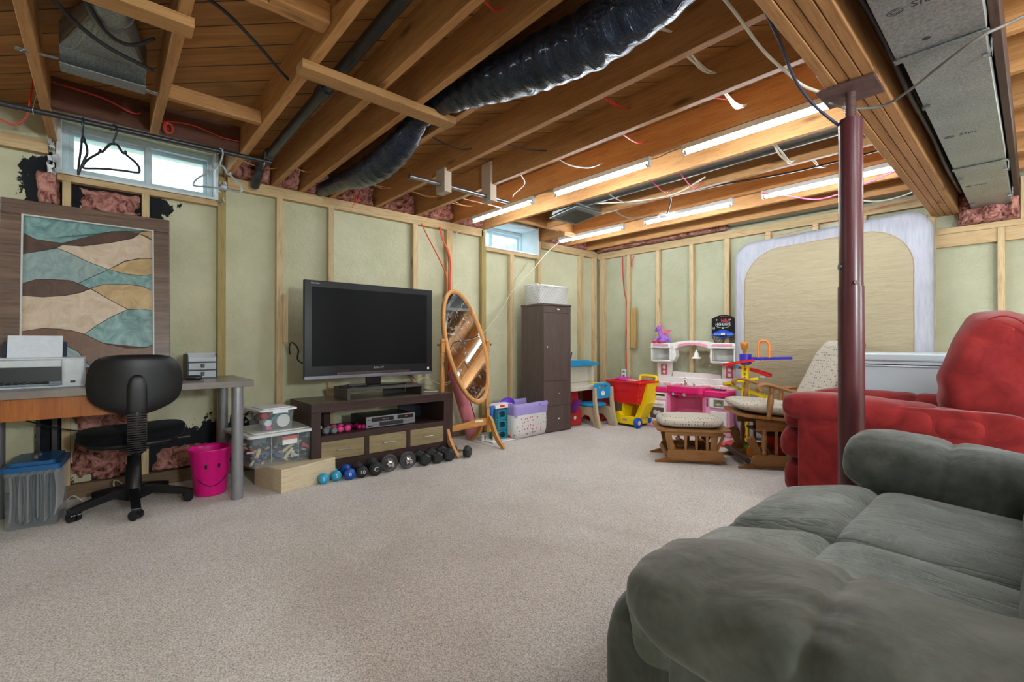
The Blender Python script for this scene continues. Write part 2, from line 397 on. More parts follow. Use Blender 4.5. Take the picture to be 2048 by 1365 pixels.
# bottom plates, top plates, sills
m = MB(); m.box(XF, XL, -3.1, 4.99, 0, 0.085); struct('baseboard_left', m, wood('dirty_plate', sc(120,98,78), sc(150,125,98), 'Y', 0.85))
m = MB(); m.box(XL, 3.1, YB, 4.999, 0, 0.04); struct('baseboard_back', m, M_plateX)
tn = [0]
def trim(m, mat, bev=0.002):
    tn[0] += 1; return struct('trim_%d' % tn[0], m, mat, bev)
m = MB(); m.box(XF+0.001, XL, 0.68, 3.02, 2.068, JB); trim(m, M_plateY)
m = MB(); m.box(XF+0.001, XL, 3.90, YB, 2.068, JB); trim(m, M_plateY)
m = MB(); m.box(XF+0.001, XL, -3.1, -0.24, 2.068, JB); trim(m, M_plateY)
m = MB(); m.box(XF+0.001, XL, -0.20, 0.62, 1.925, 1.962); trim(m, M_plateY)
m = MB(); m.box(XF+0.001, XL, 3.05, 3.84, 1.93, 1.968); trim(m, M_plateY)
m = MB(); m.box(XL, -0.53, YB, YF-0.001, 2.05, 2.13); trim(m, M_plateX)
m = MB(); m.box(-0.53, 3.1, YB, YF-0.001, 1.80, 1.845); trim(m, M_plateX)
m = MB(); m.box(-0.53, -0.185, YB+0.012, YF-0.001, 1.70, 1.80); trim(m, M_plateX)
m = MB(); m.box(-0.147, 1.2, YB+0.012, YF-0.001, 1.70, 1.80); trim(m, M_plateX)
m = MB(); m.box(-0.07, 0.08, YB+0.002, YF-0.001, 1.845, 2.15); trim(m, M_stud)

# wall studs
def stud(y, z0, z1, label, w=0.038, mat=None, front=XL):
    m = MB(); m.box(XF+0.001, front, y-w/2, y+w/2, z0, z1); solo('wall_stud', m, mat or M_stud, label, 'stud', 'studs of the left wall', 0.002)
for y, z0, z1, lb, w, mt in [
    (-0.62, .085, 2.068, 'pine wall stud left of the framed painting', .038, None),
    (-0.16, .085, 1.925, 'pine wall stud behind the left part of the painting, beside the dark torn hole', .038, None),
    (0.215, .085, 1.925, 'pine wall stud under the middle of the wide basement window', .038, None),
    (0.645, .085, 2.14, 'greenish weathered wall stud at the right end of the wide window', .05, M_stud_dark),
    (1.03, .085, 2.068, 'pine wall stud just left of the television, above the storage tubs', .045, None),
    (1.425, .085, 2.068, 'pine wall stud rising behind the left half of the television', .045, None),
    (2.215, .085, 2.068, 'pine wall stud right behind the right edge of the television', .05, None),
    (2.60, .085, 2.068, 'pine wall stud carrying the stapled orange cables above the mirror', .07, None),
    (3.03, .085, 2.14, 'greenish weathered stud left of the small window', .06, M_stud_dark),
    (3.43, .085, 1.93, 'pine stud under the small window, left of the wicker basket', .055, None),
    (3.865, .085, 2.14, 'pine stud at the right end of the small window', .05, None),
    (4.63, .085, 2.068, 'pine stud between the dark cabinet and the room corner', .06, None),
    (4.91, .085, 2.068, 'pine stud in the corner on the left wall', .05, None)]:
    stud(y, z0, z1, lb, w, mt)
for x, lb, w, mt in [
    (-3.80, 'pine corner stud of the back wall behind the toy desk', .075, None),
    (-3.39, 'pine stud beside the outlet behind the toy shopping cart', .045, None),
    (-2.98, 'pine stud behind the purple plush toy', .045, None),
    (-2.56, 'pine stud seen through the arch of the toy kitchen', .045, None),
    (-2.165, 'pine stud behind the toy basketball hoop, at the mattress edge', .05, M_stud),
    (-1.76, 'pine stud whose top shows over the left part of the mattress', .045, None),
    (-1.35, 'pine stud whose top shows over the middle of the mattress', .045, None),
    (-0.99, 'pine stud whose top shows over the mattress just right of the post', .045, None),
    (-0.55, 'pine stud hidden along the right edge of the mattress', .05, None),
    (-0.166, 'pine stud above the red recliner', .038, None)]:
    m = MB(); m.box(x-w/2, x+w/2, YB, YF-0.001, 0.04, 2.05 if x < -0.53 else 1.80); solo('wall_stud', m, mt or M_stud, lb, 'stud', 'studs of the back wall', 0.002)
m = MB(); m.box(XL-0.0, XL+0.02, 1.05, 1.085, 0.95, 1.325); solo('wood_block', m, M_stud, 'short tan wood strip nailed beside the stud left of the television', 'wood block', bev=0.002)
m = MB(); m.box(-3.345, -3.27, YB-0.02, YB+0.001, 0.88, 1.38); solo('wood_block', m, wood('amber_block', sc(178,142,84), sc(200,165,102), 'Z'), 'short amber board nailed to the back wall stud above the toy cart', 'wood block', bev=0.002)

# ceiling joists
names = {}
jl = [-2.65, -2.25, -1.85, -1.45, -1.05, -0.62, -0.20, 0.243, 0.70, 1.005, 1.21, 1.445, 1.84, 2.25, 2.66, 3.06, 3.51, 3.94, 4.35, 4.77]
lab = {-0.62: 'ceiling joist at the upper left edge, before the metal vent boot', -0.20: 'ceiling joist left of the metal vent boot',
 0.243: 'short ceiling joist right of the vent boot, ending over the wide window', 0.70: 'ceiling joist left of the black drain pipe',
 1.005: 'ceiling joist right of the black drain pipe', 1.21: 'ceiling joist left of the black flexible duct', 1.445: 'ceiling joist right of the black flexible duct',
 1.84: 'ceiling joist carrying the near bracket of the steel bar', 2.25: 'ceiling joist carrying the far bracket of the steel bar',
 2.66: 'ceiling joist with the nearer row of tube lights on its underside', 3.06: 'pale lit joist right behind the nearer row of tube lights',
 3.51: 'ceiling joist beside the metal trough, cut short at the small window', 3.94: 'ceiling joist with the farther row of tube lights on its underside',
 4.35: 'joist right behind the farther row of tube lights', 4.77: 'last ceiling joist next to the back wall'}
for y in jl:
    x0 = -3.38 if y in (0.243, 3.51) else -3.925
    m = MB(); m.box(x0, 3.1, y-0.038, y, JB, SF)
    if y > -0.7: solo('ceiling_joist', m, M_joist, 'brown wooden '+lab[y], 'joist', 'ceiling joists', 0.002)
m = MB(); m.box(-3.42, -3.382, -0.20, 0.662, 2.175, SF); solo('header_board', m, wood('dark_header', sc(96,58,44), sc(120,76,56), 'Y'), 'dark header board over the wide window', 'board', bev=0.002)
m = MB(); m.box(-3.42, -3.382, 3.06, 3.902, JB, SF); solo('header_board', m, M_blockY, 'pale header board over the small window', 'board', bev=0.002)
m = MB(); m.box(-3.43, -3.35, 3.72, 3.90, 2.10, 2.149); solo('wood_block', m, M_blockY, 'pale wood offcut nailed under the header by the small window', 'wood block', bev=0.003)
m = MB(); m.box(-3.90, -3.42, -0.20, 0.66, 2.31, 2.333); struct('trim_ceiling_of_window_recess', m, M_blockY); bpy.data.objects['trim_ceiling_of_window_recess'].name = 'trim_20'
# boards under and between joists
m = MB(); m.box(-2.13, -2.04, 0.63, 1.41, 2.112, 2.149); o = solo('ledger_board', m, wood('ledger_pine', sc(176,128,78), sc(200,152,98), 'Y'), 'rough two-by-four nailed flat under the joists below the black flexible duct', 'board', bev=0.002)
m = MB(); m.box(-2.142, -2.055, -0.75, 0.255, 2.112, 2.149); solo('ledger_board', m, wood('ledger_pine', (0,0,0), (0,0,0)), 'rough two-by-four nailed flat under the joists in front of the vent boot', 'board', bev=0.002)
m = MB(); m.box(-2.88, -2.84, 0.243, 0.662, 2.165, 2.235); solo('blocking_board', m, M_blockY, 'blocking board between two joists above the wide window', 'board', bev=0.002)
m = MB(); m.box(-1.88, -1.84, 0.243, 0.66, 2.18, 2.27); m.box(-1.84, -1.80, 0.45, 0.66, 2.18, 2.26); solo('blocking_board', m, M_blockY, 'blocking board between two joists at the top edge of the photo', 'board', bev=0.002)

# beam of four plies
t_ = thing('ceiling_beam', 'heavy built-up wooden beam of four plies resting on the steel post', 'beam', (-0.467, 1.0, 1.95))
for k in range(4):
    m = MB(); m.box(-0.544+k*0.039, -0.544+k*0.039+0.0365, -3.1, YF, 1.95 if k != 1 else 1.953, 2.149); part('beam_ply', m, M_beam, t_, bev=0.003, world=True)

# pink insulation in the joist ends
def lump(name, x0, x1, y0, y1, z0, z1, label, seed=0, amp=0.03, axis='X', group=None, torn=False):
    m = MB(); n1, n2 = 56, 34; sd = Vector((seed, seed*.7, seed*1.3))
    def dsp(p, u, v):
        e = min(u, 1-u, v*1.6, (1-v)*1.6)*1.6
        if torn: e = e*1.2-.12+.34*mnoise.noise(p*9+sd)+.16*mnoise.noise(p*30+sd)
        e = max(0, min(1, e*5))
        e = e**.5
        h = 0; f = 7; a = 1
        for k in range(4): h += a*(abs(mnoise.noise(p*f+sd))*2-.35); f *= 2.1; a *= .5
        return e, h*amp
    def fn(u, v):
        if axis == 'X':
            p = Vector((x1, y0+(y1-y0)*u, z0+(z1-z0)*v)); e, d = dsp(p, u, v); return (x1+d*e-(1-e)*(x1-x0+.004), p.y, p.z)
        p = Vector((x0+(x1-x0)*u, y0, z0+(z1-z0)*v)); e, d = dsp(p, u, v); return (p.x, y0-d*e+(1-e)*(y1-y0), p.z)
    m.grid(fn, n1 if axis == 'X' else 160, n2); solo(name, m, M_insul, label, 'insulation', group)
pl = [(.70,.967,'left of the black drain pipe end'), (1.005,1.172,'above the stud left of the television'), (1.21,1.407,'around the wall end of the black flexible duct'), (1.445,1.802,'above the television, with red cable ends'),
      (1.84,2.212,'above the right edge of the television'), (2.25,2.622,'left of the nearest tube light end'), (2.66,3.022,'left of the small window'), (3.94,4.31,'right of the small window'), (4.35,4.73,'in the far corner bay')]
for i, (a, b_, s) in enumerate(pl): lump('insulation_batt', -3.92, -3.83, a+.003, b_-.003, JB+.002, SF-.01, 'pink fibreglass insulation in the joist bay '+s, i*3.1, 0.05, group='insulation in the joist bays')
lump('insulation_batt', XL, -2.15, 4.86, 4.94, 2.14, 2.30, 'long pink insulation strip over the back wall, left of the mattress', 5, 0.03, 'Y')
lump('insulation_batt', -0.40, -0.07, 4.90, 4.985, 1.847, 2.14, 'dusky pink insulation around the end of the big metal duct', 8, 0.05, 'Y')
lump('insulation_batt', XF, -3.905, -0.135, 0.19, 1.74, 1.92, 'torn pink insulation showing in the hole under the wide window', 2, 0.025, torn=True)
lump('insulation_batt', XF, -3.875, -0.135, 0.19, 0.09, 0.62, 'torn pink insulation hanging in the hole behind the office chair', 3, 0.045, torn=True)
lump('insulation_batt', XF, -3.88, 0.24, 0.60, 0.09, 0.24, 'low pink insulation tuft left of the pink bucket', 4, 0.035, torn=True)
lump('insulation_batt', XF, -3.885, -0.30, -0.19, 1.76, 1.98, 'wisp of pink insulation in the dark hole above the painting corner', 6, 0.02, torn=True)

# windows
M_vinyl = plain('white_vinyl', sc(205,222,228), 0.35)
M_glass, t, b = nt('window_glass'); b.inputs['Base Color'].default_value = (0.85,0.95,1,1); b.inputs['Roughness'].default_value = 0.02
tr = N(t, 'ShaderNodeBsdfTransparent'); tr.inputs[0].default_value = (0.86,0.96,1,1); mx = N(t, 'ShaderNodeMixShader'); mx.inputs[0].default_value = 0.12
t.links.new(tr.outputs[0], mx.inputs[1]); t.links.new(b.outputs[0], mx.inputs[2]); t.links.new(mx.outputs[0], t.nodes['Material Output'].inputs[0])
def window(n, y0, y1, z0, z1, gx, mull):
    w = bpy.data.objects.new('window_%d' % n, None); C.objects.link(w); w.location = (gx, (y0+y1)/2, z0); w['kind'] = 'structure'
    f = MB(); o = rrect(y0, y1, z0, z1, .002, 1); i = rrect(y0+.045, y1-.045, z0+.045, z1-.035, .002, 1); f.ring(o, i, gx-.04, gx+.03, 'X')
    f.box(gx-.03, gx+.02, mull-.014, mull+.014, z0+.04, z1-.03)
    fr = part('window_frame', f, M_vinyl, w, bev=0.003, world=True)
    for a, b_, dx in ((y0+.045, mull+.0, 0.0), (mull, y1-.045, -.02)):
        s = MB(); s.ring(rrect(a, b_, z0+.04, z1-.035, .002, 1), rrect(a+.022, b_-.022, z0+.062, z1-.06, .002, 1), gx-.02+dx, gx+.005+dx, 'X'); sa = part('window_sash', s, M_vinyl, w, bev=0.002, world=True)
        g = MB(); g.box(gx-.012+dx, gx-.008+dx, a+.02, b_-.02, z0+.06, z1-.058); part('window_pane', g, M_glass, w, world=True)
    return w
w1 = window(1, -0.20, 0.62, 1.985, 2.31, -4.02, 0.235)
w2 = window(2, 3.02, 3.86, 1.985, 2.27, -4.18, 3.37)
m = MB(); m.box(-4.04, XL+.004, -0.205, -0.185, 1.965, 2.31); m.box(-4.04, XL+.004, 0.605, 0.622, 1.965, 2.31)
m.prism([(-4.03,1.99),(-4.03,1.965),(XL+.008,1.965),(XL+.008,1.98)], -0.19, 0.61, 'Y'); part('window_reveal', m, M_whitepaint, w1, world=True)
m = MB(); m.box(-4.2, XL+.004, 3.045, 3.062, 1.97, 2.29); m.box(-4.2, XL+.004, 3.832, 3.85, 1.97, 2.29); m.box(-4.2, XL+.004, 3.06, 3.84, 1.97, 1.985); m.box(-4.2, XL, 3.06, 3.84, 2.272, 2.289)
part('window_reveal', m, M_whitepaint, w2, world=True)
# torn white wrap hanging at the window's left edge
m = MB()
random.seed(3)
for k in range(16):
    p = Vector((XL+.01+random.random()*.03, -0.235+random.random()*.03, 2.14-random.random()*.17)); q = []
    for j in range(5): q.append(p+Vector((random.uniform(-.02,.03), random.uniform(-.025,.025), random.uniform(-.05,.02))))
    m.add(q, [(0,1,2),(0,2,3),(0,3,4),(1,4,2)], True)
solo('torn_wrap', m, M_whitepaint, 'crumpled strips of torn white house wrap at the left edge of the wide window', 'plastic wrap', kind='stuff')
m = MB()
for k in range(10):
    p = Vector((XL+.01+random.random()*.02, 0.625+random.random()*.04, 2.10-random.random()*.18)); q = [p+Vector((random.uniform(-.02,.03), random.uniform(-.02,.02), random.uniform(-.03,.03))) for j in range(5)]
    m.add(q, [(0,1,2),(0,2,3),(0,3,4),(1,4,2)], True)
solo('torn_wrap', m, M_whitepaint, 'crumpled torn white house wrap at the right edge of the wide window', 'plastic wrap', kind='stuff')
# window wells outside
M_well = plain('pale_corrugated_well', sc(170,190,200), 0.5)
for yc, lb in ((0.2, 'pale ribbed metal window well outside the wide window'), (3.45, 'pale ribbed metal window well outside the small window')):
    m = MB(); n = 60; v = []
    for j in range(2):
        for i in range(n+1):
            a = -pi/2+pi*i/n; r = 0.55+0.012*(1 if i % 4 < 2 else -1); v.append((-4.32-r*cos(a)*1.0, yc+r*sin(a), 1.7+j*0.53))
    m.add(v, [(i, i+1, n+2+i, n+1+i) for i in range(n)], False); solo('window_well', m, M_well, lb, 'window well')
# ------------------------------------------------------------------ fluorescent fixtures
M_tube = emit('lit_tube', (0.84, 0.93, 1.0), TUBE_POWER)
M_house = plain('fixture_enamel', sc(205,208,208), 0.35)
def fixture(x0, x1, y, label):
    t_ = thing('tube_light', label, 'light', ((x0+x1)/2, y, JB), group='fluorescent tube lights')
    L = (x1-x0)/2
    m = MB(); m.box(-L, L, -.016, .026, -.034, -.001, .003); part('housing', m, M_house, t_)
    for s in (-1, 1):
        m = MB(); m.box(s*L-(0.012 if s > 0 else 0), s*L+(0 if s > 0 else .012), -.012, .016, -.066, -.034, .002); part('socket', m, M_house, t_)
    m = MB(); m.cyl((-L+.012, 0, -.05), (L-.012, 0, -.05), .0125, n=10); part('tube', m, M_tube, t_)
    for s in (-1, 1):
        m = MB(); m.cyl((s*(L-.012), 0, -.05), (s*(L-.03), 0, -.05), .0132, n=10); part('end_cap', m, M_chrome, t_)
    return t_
for x0, x1, y, lb in [
    (-3.545, -2.715, 2.641, 'lit tube light nearest the left wall in the nearer row'), (-2.485, -1.64, 2.641, 'lit tube light in the middle of the nearer row'),
    (-1.42, -0.575, 2.641, 'brightest lit tube light of the nearer row, ending at the wooden beam'), (-3.615, -2.735, 3.921, 'lit tube light nearest the left wall in the farther row'),
    (-2.505, -1.66, 3.921, 'lit tube light in the middle of the farther row, beside the round box'), (-1.44, -0.57, 3.921, 'lit tube light of the farther row passing behind the steel post')]:
    fixture(x0, x1, y, lb)
# more tube lights added out of view, behind and right, for extra overhead light
for x0, x1, y in [(-3.4,-2.55,-1.06), (.25,1.1,0.19), (0.3,1.15,1.43), (0.3,1.15,2.24), (0.3,1.15,3.93)]:
    fixture(x0, x1, y, 'added unseen tube light behind and right of the camera')
def cable(pts, r, mat, label, cat='cable', k=8, name='cable', group=None, n=6):
    m = MB(); m.tube(spline(pts, k), r, n); return solo(name, m, mat, label, cat, group)
cable([(-2.715,2.64,2.13), (-2.65,2.63,2.145), (-2.56,2.632,2.14), (-2.485,2.64,2.13)], .003, M_grey_cable, 'thin grey cord joining the first two tube lights of the nearer row', 'cord')
cable([(-1.64,2.64,2.13), (-1.58,2.63,2.12), (-1.5,2.632,2.13), (-1.42,2.64,2.135)], .003, M_grey_cable, 'thin grey cord joining the last two tube lights of the nearer row', 'cord')
cable([(-3.61,3.92,2.10), (-3.68,3.80,1.98), (-3.74,3.6,1.75), (-3.80,3.42,1.58), (-3.85,3.43,1.55), (-3.84,3.2,1.25), (-3.84,2.95,1.02), (-3.84,2.75,0.95), (-3.84,2.68,0.75), (-3.865,2.63,0.6)], .004, M_white_cable, 'thin white cord sagging from the far tube light down to the left wall outlet', 'cord')

# ------------------------------------------------------------------ steel post
M_post = plain('brown_red_paint', sc(84,38,44), 0.32, var=0.15, nscale=6)
M_plate = plain('rusty_plate', sc(105,78,76), 0.55, 0.3, 0.2, nscale=30)
p_ = thing('steel_post', 'dark red telescoping steel post between the recliner and the wooden beam', 'post', (-0.483, 2.215, 0))
m = MB(); m.cyl((0,0,1.15), (0,0,1.83), .0405, n=28); part('upper_tube', m, M_post, p_)
m = MB(); m.cyl((0,0,0.01), (0,0,1.17), .0435, n=28); m.cyl((0,0,0),(0,0,.012),.09,n=4); part('lower_tube', m, M_post, p_)
m = MB(); m.cyl((0,0,1.82), (0,0,1.94), .0165, n=16)
for k in range(18): m.cyl((0,0,1.832+k*.006), (0,0,1.835+k*.006), .0185, n=14)
part('screw_jack', m, M_plate, p_)
m = MB(); m.box(-.095, .092, -.085, .095, 1.938, 1.949, .002); part('top_plate', m, M_plate, p_)
m = MB(); m.cyl((.532*.036,-.846*.036,1.182), (.532*.050,-.846*.050,1.182), .008, n=10); part('lock_pin', m, M_plate, p_)
m = MB(); m.cyl((-.795*.036,-.606*.036,1.25), (-.795*.0412,-.606*.0412,1.25), .014, n=18); part('pin_hole', m, M_black, p_)

# ------------------------------------------------------------------ big rectangular duct
d_ = thing('metal_duct', 'large rectangular galvanised duct running along the right of the beam', 'duct', (-0.2, 1.0, 1.95))
for y0, y1, x0, x1, z in [(-3.0, 2.115, -.325, -.10, 1.947), (2.115, 3.70, -.313, -.105, 1.951), (3.70, 4.93, -.362+.045, -.11, 1.954)]:
    m = MB(); m.box(x0, x1, y0, y1-.004, z, 2.148); part('duct_section', m, M_galv, d_, bev=0.002, world=True)
    m = MB(); m.box(x0-.006, x1+.006, y1-.022, y1+.006, z-.008, z-.001, .002); part('drive_cleat', m, M_galv, d_, world=True)
for x, y in [(-.313,2.62),(-.118,2.30),(-.31,3.95),(-.12,3.9),(-.31,4.72),(-.12,4.6)]:
    m = MB(); m.box(x-.002, x+.022, y-.012, y+.004, 1.940, 1.950, .001); m.box(x-.004 if x<-.2 else x+.018, x if x<-.2 else x+.022, y-.012, y+.004, 1.940, 2.149); part('hanger_strap', m, M_galv, d_, world=True)
m = MB(); m.cyl((-.235,2.02,1.9465),(-.235,2.02,1.95),.011,n=20); part('test_hole', m, M_black, d_, world=True)
M_ink = plain('black_ink', (0.02,0.02,0.02), 0.6)
for xx, yy, s in [(-.279,1.79,.045),(-.276,3.09,.043),(-.285,4.17,.038)]:
    m = MB(); zz = 1.9464 if yy < 2.1 else 1.9504 if yy < 3.7 else 1.9534
    for k in (1.0,.55): m.tube([(xx+.42*s*k*cos(a), yy+.36*s*k*sin(a), zz) for a in [i*2*pi/28 for i in range(28)]], .0012, 4, closed=True, flat=.5)
    xx += s*1.5
    m.text('SItu', s*.95, frame((xx,yy,1.9466 if yy < 2.1 else 1.9506 if yy < 3.7 else 1.9536),(1,0.12,0),(0.12,-1,0)), 0.0003); part('printed_mark', m, M_ink, d_, world=True)
m = MB(); m.box(-.098, -.072, -3.0, 4.9, 2.00, 2.148); solo('wood_runner', m, wood('dark_runner', sc(62,42,34), sc(84,58,46), 'Y'), 'dark wooden runner fixed along the right side of the big duct', 'board', bev=0.003)
cable([(-.37,-.5,2.06),(-.365,1.2,2.02),(-.36,2.0,2.04),(-.35,2.6,2.0),(-.355,3.2,2.03),(-.35,3.9,2.0),(-.36,4.7,2.05)], .012, M_black_cable, 'thick black cable bundle stapled along the right side of the beam', k=6)
cable([(-.37,-.5,2.11),(-.375,1.0,2.10),(-.37,2.2,2.08),(-.372,3.0,2.11),(-.37,4.0,2.09),(-.37,4.8,2.1)], .016, M_black_cable, 'upper black sheathed line on the right side of the beam', k=6)
cable([(-.56,2.22,1.93),(-.50,2.28,1.905),(-.40,2.33,1.895),(-.30,2.26,1.90),(-.22,2.17,1.905),(-.12,2.10,1.925),(-.04,2.12,1.95),(.15,2.15,2.0)], .005, M_grey_cable, 'beige cable drooping across under the big duct from the post top')
cable([(-.70,1.15,2.14),(-.66,1.55,2.05),(-.64,1.75,1.99),(-.62,1.93,1.97),(-.60,2.05,1.955),(-.57,2.14,1.95),(-.555,2.22,1.955)], .006, M_white_cable, 'pale cable looping down left of the beam to the post plate')
cable([(-.72,1.2,2.15),(-.60,1.5,2.07),(-.58,1.7,2.0),(-.60,1.95,1.945),(-.585,2.1,1.90),(-.54,2.16,1.84),(-.50,2.24,1.80)], .006, plain('navy_cable', sc(50,54,80), 0.4), 'dark blue cable looping down left of the beam behind the post')
m = MB()
rr = random.Random(2)
for k in range(5): m.tube(spline([(-.553+rr.random()*.004,1.3,2.0),(-.556,1.8+.1*k,1.99+rr.random()*.02),(-.552,2.2,1.96),(-.553,3.0,1.97),(-.552,4.8,1.97)],5), .0016, 5)
solo('wire_bundle', m, M_white_cable, 'thin white wires running along the left edge of the beam', 'wire', kind='stuff')

# ------------------------------------------------------------------ galvanised trough and other duct between joists
m = MB(); m.box(-2.70, -.56, 3.08, 3.24, 2.19, 2.30); m.box(-2.70, -.56, 3.235, 3.25, 2.17, 2.30)
t_ = thing('metal_duct', 'shallow galvanised duct between joists behind the nearer tube lights', 'duct', (-1.6, 3.16, 2.17)); part('duct_body', m, M_galv, t_, bev=0.002, world=True)
m = MB(); m.prism([(-2.95,2.12),(-2.66,2.165),(-2.66,2.22),(-2.9,2.22)], 3.10, 3.44, 'Y'); part('boot', m, M_galv, t_, bev=0.002, world=True)
m = MB(); m.box(-2.97, -2.64, 3.09, 3.45, 2.115, 2.122); m.xf(Matrix.Translation((-2.8,3.3,2.12)) @ Matrix.Rotation(R(-7),4,'Y') @ Matrix.Translation((2.8,-3.3,-2.12))); part('boot_flange', m, M_galv, t_, world=True)
m = MB(); m.box(-2.93, -2.70, 3.13, 3.41, 2.108, 2.114); m.xf(Matrix.Translation((-2.8,3.3,2.12)) @ Matrix.Rotation(R(-7),4,'Y') @ Matrix.Translation((2.8,-3.3,-2.12))); part('boot_opening', m, M_black, t_, world=True)
m = MB(); m.box(-2.1, -.56, 4.79, 4.92, 2.16, 2.30); solo('metal_duct', m, M_galv, 'dark galvanised duct tight against the back wall above the mattress', 'duct', bev=0.002)
m = MB(); m.box(-3.75, -3.2, 2.9, 3.0, 2.2, 2.25)
# round branch pipe and boot near the wide window
b_ = thing('vent_boot', 'galvanised vent boot with round pipe hung between joists by metal straps', 'vent', (-2.75, 0.0, 2.14))
m = MB(); m.cyl((-1.1,0.02,2.255),(-2.42,0.02,2.255),.073,n=28,caps=False); m.cyl((-1.75,0.02,2.255),(-1.765,0.02,2.255),.0755,n=28); m.cyl((-2.39,0.02,2.255),(-2.40,0.02,2.255),.0755,n=28); part('round_pipe', m, M_galv, b_, world=True)
m = MB(); n = 32; v = []
rect = []
for i in range(n):
    a = 2*pi*i/n; c_, s_ = cos(a), sin(a); k = 1/max(abs(c_), abs(s_)); rect.append((c_*k*.143, s_*k*.05))
for i in range(n): a = 2*pi*i/n; v.append((-2.42, .02+.073*cos(a), 2.255+.073*sin(a)))
for q in rect: v.append((-2.68, .008+q[0], 2.235+q[1]))
for q in rect: v.append((-2.73, .008+q[0], 2.222+q[1]))
for q in rect: v.append((-2.80, .008+q[0], 2.195+q[1]*.9))
m.add(v, [(j*n+i, j*n+(i+1)%n, (j+1)*n+(i+1)%n, (j+1)*n+i) for j in range(3) for i in range(n)], False); part('boot', m, M_galv, b_, world=True)
m = MB(); m.ring([(-.137,2.14),(.153,2.14),(.153,2.245),(-.137,2.245)], [(-.127,2.15),(.143,2.15),(.143,2.235),(-.127,2.235)], -2.83, -2.79, 'X'); m.box(-2.80,-2.74,-.137,.153,2.138,2.142); part('boot_collar', m, M_galv, b_, world=True)
m = MB(); m.box(-2.83,-2.828,-.125,.142,2.15,2.236); part('boot_mouth', m, M_black, b_, world=True)
m = MB(); m.obox((-2.80,-.14,2.18),(-2.74,-.245,2.146),.025,.002); m.box(-2.76,-2.73,-.268,-.232,2.146,2.149); part('strap', m, M_galv, b_, world=True)
m = MB(); m.obox((-2.80,.155,2.15),(-2.80,.17,2.147),.025,.002); m.box(-2.815,-2.785,.15,.20,2.1455,2.1485); part('strap', m, M_galv, b_, world=True)

# ------------------------------------------------------------------ black flexible duct
def foil():
    m, t, b = nt('black_foil_sleeve'); v = coords(t, (40,6,6), False); f = noise(t, v, 1.0, 5, 0.65, 1.2); g = noise(t, coords(t,(1,1,1),False), 9, 4, 0.6, 1.5)
    b.inputs['Base Color'].default_value = (0.010,0.012,0.022,1); b.inputs['Roughness'].default_value = 0.20; b.inputs['Coat Weight'].default_value = 0.2; b.inputs['Coat Roughness'].default_value = 0.1; b.inputs['Specular IOR Level'].default_value = 0.45
    b.inputs['Specular Tint'].default_value = (0.5,0.72,1.0,1); n1 = bumpn(t, b, f, 0.9, 0.012); bumpn(t, b, g, 0.8, 0.03, n1); return m
path = [(-3.90,1.33,2.20),(-3.65,1.33,2.165),(-3.35,1.33,2.135),(-3.12,1.33,2.10),(-2.89,1.33,2.085),(-2.70,1.33,2.09),(-2.51,1.33,2.12),(-2.38,1.33,2.165),(-2.27,1.32,2.195),(-2.10,1.32,2.20),(-1.96,1.32,2.18),(-1.80,1.33,2.16),(-1.66,1.34,2.15),(-1.5,1.34,2.12),(-1.3,1.34,2.09),(-1.1,1.34,2.065),(-0.95,1.33,2.06),(-0.75,1.33,2.09),(-0.45,1.33,2.2)]
rad = [.052,.055,.062,.076,.088,.088,.082,.070,.060,.058,.062,.072,.090,.098,.104,.104,.104,.10,.09]
sp = spline(path, 9); rp = [q.x for q in spline([(r,0,0) for r in rad], 9)]
m = MB(); n = 36; v = []
for i, p in enumerate(sp):
    d = (sp[min(i+1,len(sp)-1)]-sp[max(i-1,0)]).normalized(); a = Vector((0,1,0)); b = d.cross(a)
    for k in range(n):
        t = 2*pi*k/n; rr_ = rp[i]*(1+0.05*mnoise.noise(Vector((p.x*16, cos(t)*1.2, sin(t)*1.2)))+0.035*sin(p.x*70+2*mnoise.noise(p*6)))
        q = p+a*cos(t)*rr_+b*sin(t)*rr_
        if q.z > SF-.004: q.z = SF-.004
        if q.z > JB-.01: q.y = min(max(q.y, 1.214), 1.403)
        v.append(q)
m.add(v, [(i*n+k, i*n+(k+1)%n, (i+1)*n+(k+1)%n, (i+1)*n+k) for i in range(len(sp)-1) for k in range(n)], True)
solo('flexible_duct', m, foil(), 'shiny black foil-wrapped flexible duct snaking through the joists', 'duct')

# ------------------------------------------------------------------ black pipes
t_ = thing('drain_pipe', 'black plastic drain pipe between two joists above the desk side', 'pipe', (-2.0,.845,2.2))
m = MB(); m.cyl((-3.62,.845,2.215),(0.5,.845,2.275),.029,n=20); part('pipe', m, plain('abs_black', sc(44,44,46), 0.35), t_, world=True)
for xa, xb in ((-2.36,-2.44),(-3.40,-3.46)):
    m = MB(); m.cyl((xa,.845,2.233+(xa+2.4)*.0143),(xb,.845,2.232+(xb+2.4)*.0143),.037,n=20); part('coupling', m, plain('abs_black', (0,0,0)), t_, world=True)
m = MB(); m.tube(spline([(-3.6,.845,2.215),(-3.68,.845,2.20),(-3.72,.84,2.14),(-3.80,.84,2.10)],5),.03,16); part('elbow', m, plain('abs_black', (0,0,0)), t_, world=True)
m = MB(); m.cyl((-3.205,-1.2,2.055),(-3.205,.80,2.09),.0135,n=14)
r_ = thing('hanging_rod', 'long black pipe used as clothes rod in front of the wide window', 'rod', (-3.205,0,2.04)); part('rod', m, plain('abs_black', (0,0,0)), r_, world=True)
for y in (-.25, .76):
    m = MB(); pts = [(-3.205+.018*cos(a), y, 2.072+.018*sin(a)) for a in [i*pi/6 for i in range(13)]]; m.tube(pts, .0018, 5); m.tube([(-3.205,y,2.09),(-3.21,y+.01,2.15)], .0016, 5); part('wire_tie', m, M_steel, r_, world=True)
